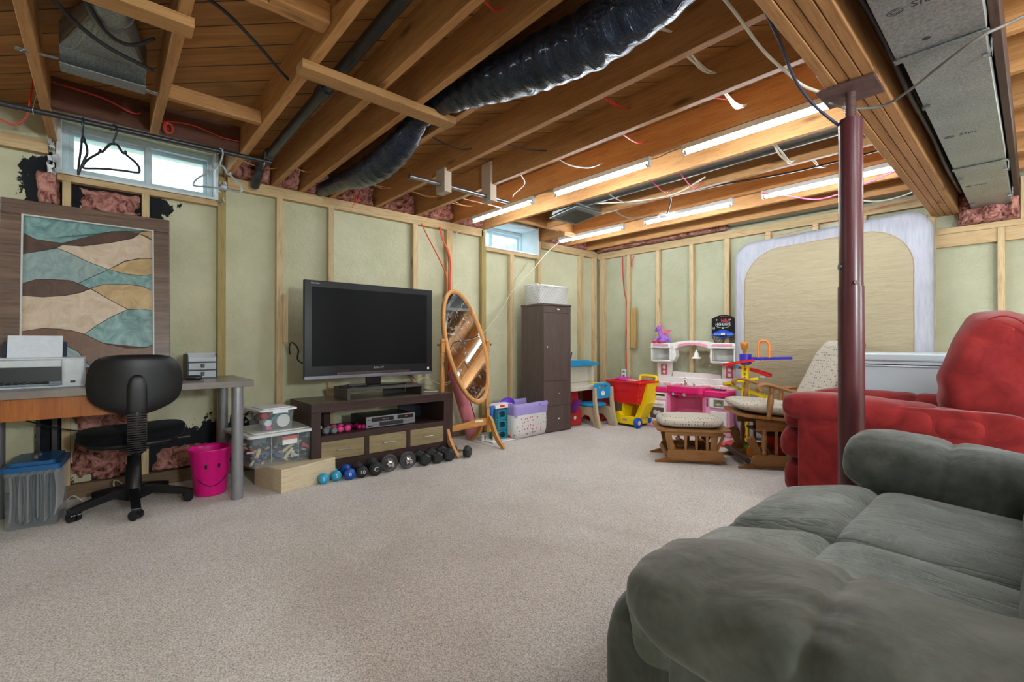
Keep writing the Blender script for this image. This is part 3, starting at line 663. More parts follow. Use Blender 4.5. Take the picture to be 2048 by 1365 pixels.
# clothes hangers, hanging from the rod (hook in the x plane, body turned by rz)
def hanger(y, rz, mat, label, s=1.0, tilt=0):
    h = thing('clothes_hanger', label, 'hanger', (-3.205, y, 2.055+.0175*y+.02), rz)
    m = MB()
    pts = [(.020*cos(a), 0, .0+.020*sin(a)-.004) for a in [R(-20)+i*R(200)/12 for i in range(13)]]
    pts = [(-p[0], 0, p[2]) for p in pts]; pts = [(p[0],p[1],p[2]) for p in pts]
    pts += [(.022,0,-.02),(.012,0,-.045),(0,0,-.065),(0,0,-.085)]
    m.tube(spline(pts, 3), .005*s, 7); part('hook', m, mat, h)
    m = MB(); a, b = .20*s, -.215
    for sx in (-1, 1):
        m.tube(spline([(0,0,-.083),(sx*.03,0,-.088),(sx*.075,0,-.128),(sx*.092,0,-.118),(sx*.10,0,-.135),(sx*.16,0,-.165),(sx*.195,0,-.19),(sx*.205,0,-.213),(sx*.19,0,-.222),(sx*.10,0,-.218),(0,0,-.216)], 5), .006*s, 7)
    if tilt: m.xf(Matrix.Translation((0,0,-.08)) @ Matrix.Rotation(R(tilt),4,'Y') @ Matrix.Translation((0,0,.08)))
    part('shoulders', m, mat, h); return h
hanger(-.075, R(6), plain('navy_hanger', sc(28,38,52), 0.4), 'dark plastic hanger seen nearly edge-on, leftmost on the rod', 0.9)
hanger(.045, R(33), plain('black_hanger', sc(30,30,32), 0.4), 'black plastic hanger in front of the left window pane', 1.0, 9)
hanger(.525, R(28), plain('grey_hanger', sc(170,180,190), 0.35), 'light grey plastic hanger at the right end of the rod', 0.92, 12)

# ------------------------------------------------------------------ steel exercise bar on two wooden brackets
M_mdf = plain('raw_board', sc(190,172,152), 0.7, nscale=60)
t_ = thing('steel_bar', 'steel pipe bar held under the joists by two wooden brackets', 'bar', (-2.775,1.98,2.03))
m = MB(); m.cyl((-2.775,1.54,2.065),(-2.775,2.42,2.065),.0145,n=16); part('pipe', m, plain('zinc_pipe', sc(150,152,155), 0.3, 0.9), t_, world=True)
m = MB(); m.cyl((-2.775,1.539,2.065),(-2.775,1.545,2.065),.011,n=14); part('pipe_bore', m, M_black, t_, world=True)
for y, zb, zt in ((1.802,2.005,2.17),(2.212,2.025,2.32)):
    m = MB(); m.box(-2.83,-2.72,y-.020,y-.001,zb,zt); part('bracket', m, M_mdf, t_, bev=0.001, world=True)
    m = MB(); m.box(-2.83,-2.72,y-.001,y+.038,zb,2.149); part('bracket_block', m, M_mdf, t_, bev=0.001, world=True)
    for dx in (-.03,.03):
        for z in (2.20,2.29):
            if y > 2: m = MB(); m.cyl((-2.775+dx,y-.0195,z),(-2.775+dx,y-.022,z),.003,n=8); part('screw', m, M_steel, t_, world=True)
# round junction box on joist 3.94 side
t_ = thing('round_box', 'small white round electrical box above the middle of the farther tube lights', 'electrical box', (-2.25,3.86,2.10))
m = MB(); m.lathe([(.0,2.135),(.045,2.135),(.052,2.128),(.052,2.10),(.046,2.096),(0,2.096)], (-2.25,3.86,0), n=24); part('box_body', m, M_white, t_, world=True)
m = MB(); m.lathe([(.042,2.0955),(.040,2.0925),(0,2.0925)], (-2.25,3.86,0), n=24); part('cover', m, plain('cover_ivory', sc(225,218,200), .4), t_, world=True)
cable([(-2.30,3.84,2.12),(-2.36,3.78,2.11),(-2.48,3.66,2.10),(-2.55,3.58,2.14),(-2.58,3.51,2.20)], .006, M_grey_cable, 'grey cable curving from the joist into the round electrical box')
cable([(-2.21,3.83,2.12),(-2.15,3.75,2.12),(-2.05,3.62,2.16),(-1.98,3.55,2.17),(-1.6,3.62,2.18),(-1.1,3.70,2.17),(-.6,3.78,2.2)], .007, M_black_cable, 'black cable running from the round box along the joists to the beam')

# ------------------------------------------------------------------ wiring through joists
def bundle(pts, nn, r, mat, label, sp_=.012, group=None, seed=1):
    rr = random.Random(seed); m = MB()
    for k in range(nn):
        q = []
        for i, p in enumerate(pts):
            e = .25 if i in (0, len(pts)-1) else 1
            q.append((p[0]+rr.uniform(-1,1)*sp_*e, p[1], p[2]+rr.uniform(-1,1)*sp_*e*.7))
        m.tube(spline(q, 6), r, 6, flat=.6)
    return solo('cable', m, mat, label, 'cable', group)
def bay(x, ya, yb, z, nn, mat, label, sag=.03, r=.0055, seed=1, dx=0):
    bundle([(x,ya+.002,z),(x+dx*.3,ya+(yb-ya)*.33,z-sag*.8),(x+dx*.7,ya+(yb-ya)*.66,z-sag),(x+dx,yb-.04,z-.005)], nn, r, mat, label, seed=seed)
bay(-1.36,.70,1.005,2.27,2,M_red_cable,'red cables crossing the bay with the black drain pipe, near the top edge',.02,seed=3)
bay(-1.38,1.005,1.21,2.265,2,M_red_cable,'red cables crossing between joists left of the flexible duct',.02,seed=4)
bay(-1.50,1.445,1.84,2.27,2,M_red_cable,'red cables in the bay right of the flexible duct',.02,seed=5)
bay(-1.50,1.84,2.25,2.265,2,M_red_cable,'red cables in the bay holding the steel bar bracket',.03,seed=6)
bay(-1.66,2.25,2.66,2.25,1,M_red_cable,'single red cable over the middle tube light',.04,seed=7)
bay(-1.28,2.25,2.66,2.285,1,M_red_cable,'red cable emerging above the brightest tube light',.01,seed=17,dx=.2)
bay(-1.02,1.445,1.84,2.27,4,M_white_cable,'bundle of white cables right of the flexible duct',.02,seed=8)
bay(-1.02,1.84,2.25,2.255,4,M_white_cable,'bundle of white cables in the third bay from the tube lights',.03,seed=9)
bay(-1.04,2.25,2.66,2.25,5,M_white_cable,'bundle of white cables over the brightest tube light',.05,seed=10)
bay(-1.06,3.06,3.51,2.18,4,M_white_cable,'white cables looping under the shallow duct',.05,seed=11)
bay(-1.0,3.51,3.94,2.22,3,M_white_cable,'white cables crossing between the duct and farther tube lights',.03,seed=12)
bay(-1.7,3.06,3.51,2.20,1,plain('pink_cable',sc(205,70,100),.4),'pink cable dipping under the shallow duct',.09,seed=13)
bay(-1.95,3.06,3.51,2.20,1,plain('pink_cable',sc(205,70,100),.4),'pink cable left of the dipping one under the shallow duct',.05,seed=14)
bay(-2.44,1.445,1.84,2.22,1,M_black_cable,'black cable left of the steel bar below the black duct',.03,seed=15,r=.006)
bay(-2.25,1.84,2.25,2.23,1,M_black_cable,'black cable ending at a joist hole right of the steel bar',.02,seed=16,r=.006,dx=.1)
bay(-2.15,2.25,2.66,2.21,1,plain('silver_cable',sc(170,172,172),.35,.4),'grey armoured cable above the middle tube light',.05,seed=18,r=.006,dx=.15)
bay(-2.3,3.06,3.51,2.16,1,plain('silver_cable',sc(170,172,172),.35,.4),'grey armoured cable by the small duct boot',.05,seed=19,r=.006,dx=.1)
cable([(-2.95,2.622,2.19),(-2.85,2.55,2.18),(-2.62,2.45,2.18),(-2.50,2.30,2.18)],.004,M_white_cable,'thin cream cable right of the far bar bracket')
cable([(-3.25,2.25,2.19),(-3.20,2.33,2.165),(-3.12,2.5,2.14),(-3.1,2.622,2.13)],.004,plain('cream_pink_cable',sc(225,170,150),.5),'pale pink cable below the far bar bracket')
cable([(-1.42,3.88,2.12),(-1.3,3.98,2.10),(-1.1,4.12,2.05),(-.85,4.1,2.08),(-.60,4.05,2.13),(-.5,4.05,2.149)],.006,plain('pink_cable',sc(205,70,100),.4),'long pink cable drooping below the farther tube lights behind the post')
cable([(-1.0,4.7,2.14),(-.85,4.72,2.10),(-.7,4.74,2.11),(-.56,4.7,2.14)],.006,M_white_cable,'white cables drooping at the back end of the beam')
cable([(-1.6,3.3,2.16),(-1.9,3.4,2.13),(-2.2,3.3,2.12),(-2.5,3.2,2.15)],.006,M_white_cable,'loose cream cable strung under the shallow duct')
# over the window
bundle([(-3.37,-.2,2.30),(-3.33,.0,2.27),(-3.34,.12,2.235),(-3.33,.16,2.24)],2,.0045,M_red_cable,'red cables sagging on the header between the vent boot and window',.006,seed=21)
bundle([(-3.375,.205,2.27),(-3.34,.25,2.22),(-3.36,.30,2.25),(-3.37,.42,2.26),(-3.37,.56,2.235),(-3.37,.66,2.235)],2,.0045,M_red_cable,'red cables along the header above the right window pane',.005,seed=22)
m = MB(); m.tube([( -3.33,.285+.02*cos(a), 2.195+.032*sin(a)) for a in [i*2*pi/16 for i in range(17)]],.0045,6); m.tube([( -3.325,.29+.018*cos(a), 2.192+.028*sin(a)) for a in [i*2*pi/16 for i in range(17)]],.0045,6)
solo('cable', m, M_red_cable, 'small coil of red cable hanging over the wide window mullion', 'cable')
bundle([(-3.5,-.62,2.12),(-3.45,-.45,2.10),(-3.42,-.34,2.05),(-3.40,-.29,2.10),(-3.40,-.275,2.2),(-3.4,-.265,2.3)],2,.005,M_red_cable,'red cables looping down left of the wide window',.006,seed=23)
cable([(-2.28,-.23,2.30),(-2.42,-.12,2.21),(-2.50,.0,2.16),(-2.60,.15,2.165),(-2.62,.17,2.17)],.008,M_black_cable,'thick black cable passing below the round vent pipe')
cable([(-2.05,-.23,2.29),(-2.2,-.1,2.24),(-2.40,.0,2.175),(-2.46,.08,2.17),(-2.4,.16,2.2)],.007,M_black_cable,'second black cable crossing the vent pipe with a taped end')
cable([(-2.05,.2,2.26),(-2.1,.35,2.25),(-2.2,.5,2.22),(-2.3,.60,2.21),(-2.35,.662,2.20)],.007,M_black_cable,'black cable sweeping between joists right of the vent pipe')
for (ya,yb,x,lb) in [(.70,.967,-3.70,'left of the drain pipe end'),(1.005,1.172,-3.6,'above the first stud past the window'),(1.445,1.802,-3.55,'under the black duct end'),(1.84,2.212,-3.5,'above the television'),(2.25,2.622,-3.5,'left of the nearest tube light')]:
    bay(x,ya,yb+.038,2.24,2,plain('tan_cable',sc(200,140,80),.5),'tan cables near the wall in the bay '+lb,.02,r=.004,seed=int(ya*100))
m = MB(); m.tube(spline([(-3.80,1.60,2.26),(-3.79,1.60,2.18),(-3.80,1.61,2.13)],4),.004,6); m.tube(spline([(-3.80,1.65,2.26),(-3.79,1.63,2.2),(-3.80,1.615,2.14)],4),.004,6); m.tube(spline([(-3.80,1.61,2.14),(-3.79,1.59,2.12),(-3.80,1.57,2.08)],4),.0025,6)
solo('cable', m, M_red_cable, 'short red cable ends hanging over the plate above the television', 'cable')
m = MB()
m.tube(spline([(-3.862,2.27,2.08),(-3.85,2.36,1.92),(-3.85,2.47,1.75),(-3.858,2.545,1.62),(-3.86,2.56,1.5),(-3.86,2.56,1.2),(-3.862,2.56,.65)],6),.006,6)
solo('cable', m, plain('orange_cable',sc(215,80,35),.45), 'orange cable slanting from the plate to the stud above the mirror', 'cable')
m = MB()
m.tube(spline([(-3.862,2.47,2.08),(-3.85,2.50,1.96),(-3.85,2.56,1.85),(-3.858,2.585,1.72),(-3.86,2.582,1.6),(-3.86,2.58,1.2),(-3.862,2.58,.65)],6),.006,6)
m.tube(spline([(-3.862,2.48,2.08),(-3.855,2.51,1.96),(-3.855,2.575,1.85),(-3.858,2.60,1.72),(-3.86,2.597,1.6),(-3.86,2.595,1.2),(-3.862,2.595,.65)],6),.006,6)
solo('cable', m, plain('orange_cable',(0,0,0)), 'pair of orange cables stapled down the stud above the mirror', 'cable')
cable([(-3.862,2.70,2.08),(-3.86,2.66,2.0),(-3.862,2.665,1.7),(-3.86,2.65,1.4),(-3.862,2.66,1.1)],.003,M_white_cable,'thin white cord down the wall right of the orange cables','cord')
cable([(-3.50,4.985,2.04),(-3.49,4.975,1.85),(-3.47,4.98,1.6),(-3.43,4.97,1.45),(-3.42,4.96,1.2),(-3.43,4.955,.9),(-3.42,4.955,.75),(-3.43,4.965,.62)],.006,M_red_cable,'red cable running down the back wall beside the stud to the outlet')
cable([(-3.33,4.985,2.03),(-3.35,4.97,1.96),(-3.36,4.985,1.9)],.006,M_red_cable,'short red cable loop at the top of the back wall')
cable([(-2.0,4.72,2.055),(-1.6,4.70,1.95),(-1.2,4.70,1.985),(-.8,4.72,2.05),(-.56,4.75,2.1)],.0018,M_red_cable,'thin red string draped along the top edge of the mattress','string')
# outlets
def outlet(M, label, z=0):
    t_ = thing('wall_outlet', label, 'outlet', M.translation)
    L = Matrix.Translation(-M.translation) @ M
    m = MB(); m.box(-.036,.036,-.058,.058,-.03,.006,.003); m.xf(L); part('cover_plate', m, M_white, t_)
    for s in (-1,1):
        m = MB(); m.box(-.016,.016,s*.026-.014,s*.026+.014,.005,.009,.002); m.box(-.008,-.004,s*.026-.006,s*.026+.006,.009,.0095); m.box(.004,.008,s*.026-.006,s*.026+.006,.009,.0095); m.xf(L); part('socket', m, plain('socket_grey',sc(120,118,112),.5), t_)
outlet(frame((-3.885,2.655,.585),(0,1,0),(0,0,1)), 'double wall outlet behind the left side of the mirror')
outlet(frame((-3.465,4.965,.555),(1,0,0),(0,0,1)), 'white double outlet on the back wall left of the red shopping cart')
# ------------------------------------------------------------------ desk
M_desk = plain('desk_laminate', sc(122,114,108), 0.28, 0.0, 0.15, nscale=8)
M_leg = plain('silver_leg', sc(150,152,158), 0.32, 0.6)
d_ = thing('desk', 'long grey desk with round silver legs against the left wall', 'desk', (-3.477,-.3,0))
m = MB(); m.box(-3.765,-3.19,-1.3,.703,.680,.718); part('desktop', m, M_desk, d_, bev=.002, world=True)
for x, y in ((-3.225,.62),(-3.68,.62),(-3.235,-.42),(-3.70,-.42)):
    m = MB(); m.cyl((x,y,0.006),(x,y,.679),.0315,n=24); m.cyl((x,y,0),(x,y,.008),.033,n=24); part('leg', m, M_leg, d_, world=True)
M_amber = wood('amber_drawer', sc(150,84,34), sc(180,108,48), 'Z', 0.35, knots=False, vary=0)
m = MB(); m.box(-3.60,-3.225,-.375,.06,.572,.679); part('apron_drawer', m, M_amber, d_, 'reddish amber wood drawer box under the desktop', bev=.002, world=True)

# ------------------------------------------------------------------ painting (leans on the wall, stands on the desk)
H_ = 1.05; tilt = atan2(.10, 1.04)
P_ = thing('framed_painting', 'large framed abstract painting of teal, brown and cream waves', 'painting', (-3.735,-.045,.7185)); P_.rotation_euler = (0,-tilt,0)
M_frame = wood('brown_frame', sc(88,70,60), sc(128,104,88), 'Y', 0.35, knots=False, vary=0, bump=.05)
w2_ = .383; fw = .088; LH = 1.055
for nm, a in (('b',(-w2_,w2_,0,fw)),('t',(-w2_,w2_,LH-fw,LH)),('l',(-w2_,-w2_+fw,fw,LH-fw)),('r',(w2_-fw,w2_,fw,LH-fw))):
    m = MB(); m.box(-.028,0.0,a[0],a[1],a[2],a[3]); part('frame_side', m, M_frame, P_, bev=.006)
m = MB(); m.ring([(-w2_+fw-.004,fw-.004),(w2_-fw+.004,fw-.004),(w2_-fw+.004,LH-fw+.004),(-w2_+fw-.004,LH-fw+.004)],[(-w2_+fw+.004,fw+.004),(w2_-fw-.004,fw+.004),(w2_-fw-.004,LH-fw-.004),(-w2_+fw+.004,LH-fw-.004)],-.012,.001,'X'); part('inner_fillet', m, plain('pale_fillet',sc(190,190,185),.4), P_)
def art(n, a, b_):
    m, t, b = nt('art_'+n); v = coords(t,(1,1,1),False); f = noise(t, v, 11, 5, .65, 1.5); t.links.new(ramp(t,f,[(.3,a),(.7,b_)]), b.inputs['Base Color']); b.inputs['Roughness'].default_value = .42; bumpn(t,b,f,.25,.004); return m
arts = {'teal':art('teal',sc(70,110,108),sc(140,172,168)),'brown':art('brown',sc(62,42,34),sc(92,62,42)),'rust':art('rust',sc(88,56,32),sc(122,80,46)),'gold':art('gold',sc(160,128,80),sc(196,166,118)),'cream':art('cream',sc(178,152,124),sc(208,190,168)),'grey':art('grey',sc(104,132,130),sc(152,166,162)),'line':plain('art_line',sc(56,44,36),.6)}
curves = {"teal1":[[-0.341,1.682],[0.248,1.689],[0.192,1.675],[0.113,1.665],[0.043,1.651],[-0.09,1.588],[-0.172,1.544],[-0.28,1.551],[-0.341,1.583]],"brown1":[[-0.341,1.583],[-0.28,1.551],[-0.172,1.544],[-0.196,1.516],[-0.25,1.49],[-0.341,1.457]],"brown1b":[[-0.172,1.541],[-0.09,1.588],[0.043,1.651],[0.113,1.665],[0.174,1.657],[0.142,1.624],[0.043,1.581],[-0.089,1.54]],"gold0":[[0.174,1.657],[0.192,1.678],[0.249,1.686],[0.252,1.621],[0.214,1.649]],"grey2":[[-0.341,1.457],[-0.25,1.49],[-0.196,1.512],[-0.14,1.489],[-0.063,1.446],[0.03,1.408],[-0.037,1.36],[-0.105,1.31],[-0.14,1.324],[-0.22,1.323],[-0.28,1.316],[-0.337,1.286]],"cream1":[[-0.172,1.535],[-0.089,1.538],[0.043,1.58],[0.142,1.622],[0.178,1.657],[0.252,1.621],[0.254,1.505],[0.185,1.499],[0.106,1.471],[0.03,1.408],[-0.063,1.446],[-0.14,1.489],[-0.196,1.512]],"gold1":[[0.03,1.408],[0.064,1.434],[0.106,1.468],[0.185,1.497],[0.254,1.503],[0.256,1.399],[0.186,1.385],[0.107,1.388]],"teal3":[[-0.105,1.31],[-0.037,1.36],[0.03,1.408],[0.107,1.388],[0.186,1.385],[0.256,1.399],[0.258,1.289],[0.186,1.317],[0.114,1.323],[0.003,1.311],[-0.056,1.283]],"brown2":[[-0.337,1.286],[-0.28,1.316],[-0.22,1.323],[-0.14,1.324],[-0.056,1.283],[-0.095,1.254],[-0.158,1.232],[-0.25,1.217],[-0.337,1.22]],"gold2":[[-0.05,1.284],[0.003,1.311],[0.114,1.323],[0.186,1.317],[0.258,1.289],[0.262,1.159],[0.186,1.169],[0.121,1.164],[0.037,1.218]],"cream2":[[-0.337,1.22],[-0.25,1.217],[-0.158,1.232],[-0.095,1.254],[-0.05,1.281],[0.037,1.218],[0.121,1.162],[0.045,1.115],[-0.023,1.058],[-0.075,1.004],[-0.126,1.023],[-0.176,1.033],[-0.249,1.036],[-0.334,1.016]],"teal4":[[-0.075,1.004],[-0.023,1.058],[0.045,1.115],[0.121,1.162],[0.186,1.169],[0.262,1.159],[0.267,0.947],[0.216,0.923],[0.115,0.919],[0.004,0.951]],"rust":[[-0.334,1.016],[-0.249,1.036],[-0.176,1.033],[-0.126,1.023],[-0.075,1.004],[0.004,0.951],[0.115,0.919],[0.216,0.923],[0.267,0.947],[0.273,0.818],[-0.035,0.738],[-0.062,0.828],[-0.101,0.899],[-0.151,0.934],[-0.331,0.935]],"grey5":[[-0.331,0.935],[-0.151,0.934],[-0.101,0.899],[-0.062,0.828],[-0.035,0.738],[-0.33,0.769]]}
m = MB(); keys = list(arts); m.mi = keys.index('rust'); cw = w2_-fw+.003
m.box(-.02,-.016,-cw,cw,fw-.003,LH-fw+.003)
def pc(p):
    y = p[0]+.045; v = (p[1]-.7185)/cos(tilt)-.003
    return (max(-cw+.001,min(cw-.001,y*1.02)), max(fw,min(LH-fw,v)))
for i, (k, pts) in enumerate(curves.items()):
    kk = k.rstrip('0123456789b'); m.mi = keys.index(kk); q = [pc(p) for p in pts]
    bm = bmesh.new(); vs = [bm.verts.new((-.0158+.0001*i, a, b)) for a, b in q]; bm.faces.new(vs); bmesh.ops.triangulate(bm, faces=bm.faces[:]); m.bm(bm)
    m.mi = keys.index('line'); m.tube([(-.0155+.0001*i, a, b) for a, b in q], .0016, 4, closed=True)
part('canvas', m, [arts[k] for k in keys], P_)

# ------------------------------------------------------------------ printer
p_ = thing('printer', 'white and grey inkjet printer at the left end of the desk', 'printer', (-3.45,-.24,.7185))
Mp = plain('printer_white', sc(196,202,206), .4); Mg = plain('printer_grey', sc(120,132,142), .35)
m = MB(); m.box(-.17,.115,.085,.172,.0,.148,.012); m.box(-.17,.10,-.20,.09,.105,.142,.006); m.box(-.17,-.06,-.20,.09,0,.11); m.box(-.16,.125,-.205,.172,0,.012,.004); part('body', m, Mp, p_)
m = MB(); m.box(-.058,.085,-.20,.084,.013,.104); part('output_bay', m, plain('printer_dark', sc(30,36,46), .3), p_)
m = MB(); m.box(.086,.09,-.20,.084,.012,.030); m.box(.086,.135,-.20,.08,.012,.022,.003); part('output_tray', m, Mg, p_)
m = MB()
for i in range(9): m.sphere((.112, -.18+i*.026, .027), .009, 8, 6, (1,1.5,.7))
part('tray_clutter', m, M_black, p_)
m = MB(); m.prism([(-.13,.14),(-.118,.14),(-.150,.235),(-.162,.235)], -.15, .096, 'Y'); part('paper_support', m, plain('printer_navy', sc(34,44,60), .35), p_)
m = MB(); m.box(-.17,.10,-.20,.172,.142,.152,.004); part('lid', m, Mp, p_)
m = MB(); m.box(.1155,.117,.118,.138,.022,.034); part('badge', m, M_black, p_)
m = MB(); m.grid(lambda u,v: (-3.565-.042*v, -.372+.21*u, .865+.122*v), 2, 8); m.grid(lambda u,v: (-3.567-.042*v, -.372+.21*u, .865+.122*v), 2, 8)
solo('paper', m, plain('paper_white', sc(205,210,216), .7), 'white sheet of paper standing in the printer feed', 'paper')

# ------------------------------------------------------------------ desk organiser and mouse
o_ = thing('desk_organiser', 'small black desk organiser with three clear drawers', 'organiser', (-3.63,.485,.7185))
m = MB(); m.box(-.11,.085,-.082,-.076,0,.158,.002); m.box(-.11,.085,.076,.082,0,.158,.002); m.box(-.11,.08,-.08,.08,0,.006); m.box(-.11,-.10,-.08,.08,0,.158); m.box(-.11,.08,-.08,.08,.052,.056); m.box(-.11,.08,-.08,.08,.104,.108); part('shell', m, M_black, o_)
Mcd = clear('clear_drawer', (.75,.8,.85), .55)
for k, z in enumerate((.007,.058)):
    m = MB(); m.box(-.09,.092,-.074,.074,z,z+.043,.003); dd = part('drawer', m, Mcd, o_); m = MB(); m.box(.092,.102,-.010,.010,z+.012,z+.036,.003); part('drawer_pull', m, M_black, dd)
m = MB(); m.prism([(.09,.11),(.09,.135),(.04,.165),(-.08,.165),(-.08,.11)], -.074,.074,'Y'); part('flip_lid', m, Mcd, o_)
o_ = thing('computer_mouse', 'black corded computer mouse in front of the desk organiser', 'mouse', (-3.44,.425,.7185), R(70))
m = MB(); m.sbox((0,0,.014),(.095,.056,.034),.8,20,10); part('mouse_body', m, M_black, o_)
m = MB(); m.tube(spline([(-.045,0,.008),(-.08,-.01,.006),(-.12,-.03,.03),(-.15,-.02,.05),(-.17,.0,.02),(-.2,.01,.006)],5),.002,5); part('cord', m, M_black, o_)
o_ = thing('ink_pen','black pen with pink eraser lying at the seat edge','pen',(0,0,0)); bpy.data.objects.remove(o_)

# ------------------------------------------------------------------ office chair
M_seatf = fabric('black_chair_fabric', (.004,.004,.006), (.008,.008,.011), .95, 30, .05, .03)
M_cback = plain('chair_shell', (.007,.007,.008), .40, bump=.02, spec=.35)
c_ = thing('office_chair', 'black swivel office chair with its back to the room', 'chair', (-3.46,.14,0))
for k in range(5):
    a = R(0+72*k) ; dx, dy = cos(a), sin(a)
    m = MB(); n = []
    m.merge(MB().prism([(.03,.045),(.03,.115),(.10,.118),(.25,.078),(.285,.066),(.285,.045),(.24,.048),(.10,.075)], -.021, .021, 'Y'), rotz(a)); l = part('base_leg', m, M_cback, c_, bev=.006)
    m = MB(); b = MB(); b.cyl((.262,-.024,.0265),(.262,-.003,.0265),.0262,n=18); b.cyl((.262,.003,.0265),(.262,.024,.0265),.0262,n=18); b.prism([(.235,.03),(.24,.055),(.285,.055),(.29,.03),(.275,.045),(.25,.045)],-.003,.003,'Y'); b.cyl((.265,0,.05),(.265,0,.066),.008,n=10)
    cz = Matrix.Translation((dx*.262,dy*.262,0)) @ rotz(R(50+40*k)) @ Matrix.Translation((-.262,0,0)); m.merge(b, cz); part('caster', m, M_blackgloss, l)
m = MB(); m.lathe([(.045,.05),(.048,.115),(.038,.13),(.036,.25),(.030,.252),(.029,.30),(.022,.302),(.022,.37)], n=28); part('gas_lift', m, M_cback, c_)
m = MB(); m.box(-.09,.12,-.07,.07,.345,.375,.01); m.tube([(0,.06,.36),(.0,.20,.372),(.0,.245,.372)],.006,8); m.tube([(0,.20,.372),(0,.27,.372)],.011,8); part('seat_mechanism', m, M_black, c_)
m = MB(); m.sbox((-.01,0,.425),(.45,.49,.085),(.75,.7),40,18, fn=lambda q: Vector((q.x, q.y, q.z*(1 if q.z>0 else 1.1)+.02*(q.y/.25)**2*(1 if q.z>0 else 0)+.006*q.y/.25))); part('seat', m, M_seatf, c_)
m = MB(); m.sbox((-.01,0,.385),(.38,.42,.05),(.7,.6),36,12); part('seat_pan', m, M_cback, c_)
# backrest: rounded shell, curved
def shell(sx, sz, th, x0, z0):
    m = MB(); n, k = 48, 10
    ctl = [(0,1),(.45,.99),(.75,.90),(.92,.66),(1.0,.25),(1.0,-.15),(.93,-.48),(.74,-.72),(.45,-.90),(.25,-.98),(0,-1)]
    ctl = ctl+[(-a, b) for a, b in ctl[-2:0:-1]]; sm = spl2(ctl+[ctl[0]], 6); Ln = len(sm)
    def rim(t):
        u = (t/(2*pi))*(Ln-1); i0 = int(u)%(Ln-1); fr = u-int(u); a_, b_ = sm[i0], sm[i0+1]; return (a_[0]+(b_[0]-a_[0])*fr)*sx, (a_[1]+(b_[1]-a_[1])*fr)*sz
    v = []
    def prof(s): return th*(1-s**6)**.5 if s < 1 else 0
    for side in (1,-1):
        for j in range(k+1):
            s_ = j/k
            for i in range(n):
                y, z = rim(2*pi*i/n); y *= s_; z *= s_
                xx = x0-.10*(y/.22)**2*.5*1.0 + side*prof(s_)*(1.0 if side < 0 else .55)
                v.append((xx+.0, y, z0+z))
    f = []
    for q in range(2):
        o = q*(k+1)*n
        for j in range(k):
            for i in range(n):
                a_ = (o+j*n+i, o+j*n+(i+1)%n, o+(j+1)*n+(i+1)%n, o+(j+1)*n+i); f.append(a_ if q == 0 else a_[::-1])
    m.add(v, f, True); return m
m = shell(.200,.158,.030,.315,.728); part('backrest', m, M_cback, c_)
m = MB(); m.sbox((.300,0,.720),(.02,.34,.25),(.4,.5),30,12, fn=lambda q: Vector((q.x-.03*(q.y/.2)**2-.02,q.y,q.z))); part('back_pad', m, M_seatf, c_)
m = MB(); m.sbox((.338,0,.655),(.030,.085,.25),(.6,.7),24,14); part('back_spine', m, M_cback, c_)
m = MB(); pth = spline([(.340,0,.585),(.343,0,.52),(.335,0,.45),(.30,0,.385),(.23,0,.355),(.12,0,.352)],6); m.tube(pth,.036,16,flat=.5)
for i, p in enumerate(spline(pth[:26], 2)[::3]): 
    pass
for k in range(17):
    z = .575-k*.0125; x = .340 if z > .46 else .340-(.46-z)*.45
    m.box(x-.022,x+.024,-.041,.041,z-.004,z+.004,.002)
part('bellows', m, M_blackgloss, c_)

# ------------------------------------------------------------------ file tote
Mtub = clear('clear_tub', (.55,.66,.76), .10, .12)
def tub(t_, w, d, h, taper, mat, r=.02, th=.0025, wall='tub'):
    """open-top tub centred on local origin: w along y, d along x"""
    m = MB(); n = 6
    def loop(k, z, ins=0): return [(x, y, z) for x, y in rrect(-d/2*k+ins, d/2*k-ins, -w/2*k+ins, w/2*k-ins, r, n)]
    L = [loop(1-taper, 0.0), loop(1-taper+.01, .01), loop(1, h)]; I = [loop(1, h, th), loop(1-taper+.01, .012, th), loop(1-taper, .004, th)]
    al = L+I; c = len(L[0]); v = [p for q in al for p in q]
    m.add(v, [(j*c+i, j*c+(i+1)%c, (j+1)*c+(i+1)%c, (j+1)*c+i) for j in range(5) for i in range(c)], True)
    m.add(L[0], [tuple(range(c))[::-1]], False); m.add(I[2], [tuple(range(c))], False)
    return part(wall, m, mat, t_)
f_ = thing('file_tote', 'clear file tote with blue lid on the carpet under the desk', 'file box', (-3.555,-.255,0), R(-5))
tub(f_, .205, .30, .30, .06, Mtub, .015)
Mbl = plain('blue_lid', sc(18,92,150), .35)
m = MB(); m.prism(rrect(-.158,.162,-.112,.112,.02), .292,.318,'Z'); m.prism(rrect(-.14,.14,-.09,.09,.02), .318,.336,'Z'); lid = part('lid', m, Mbl, f_, bev=.005)
m = MB(); m.tube(spline([(-.05,0,.335),(-.045,0,.352),(0,0,.356),(.045,0,.352),(.05,0,.335)],4),.010,8,flat=.5); part('lid_handle', m, plain('tote_handle', sc(95,90,85), .4), lid)
m = MB(); m.ring(rrect(-.152,.152,-.106,.106,.015), rrect(-.146,.146,-.100,.100,.015), .272,.290,'Z'); part('rim', m, Mtub, f_)
rr = random.Random(5)
fmat = [plain('folder_white', sc(225,226,224), .8), plain('folder_cream', sc(188,180,164), .8), plain('folder_grey', sc(150,156,158), .8)]
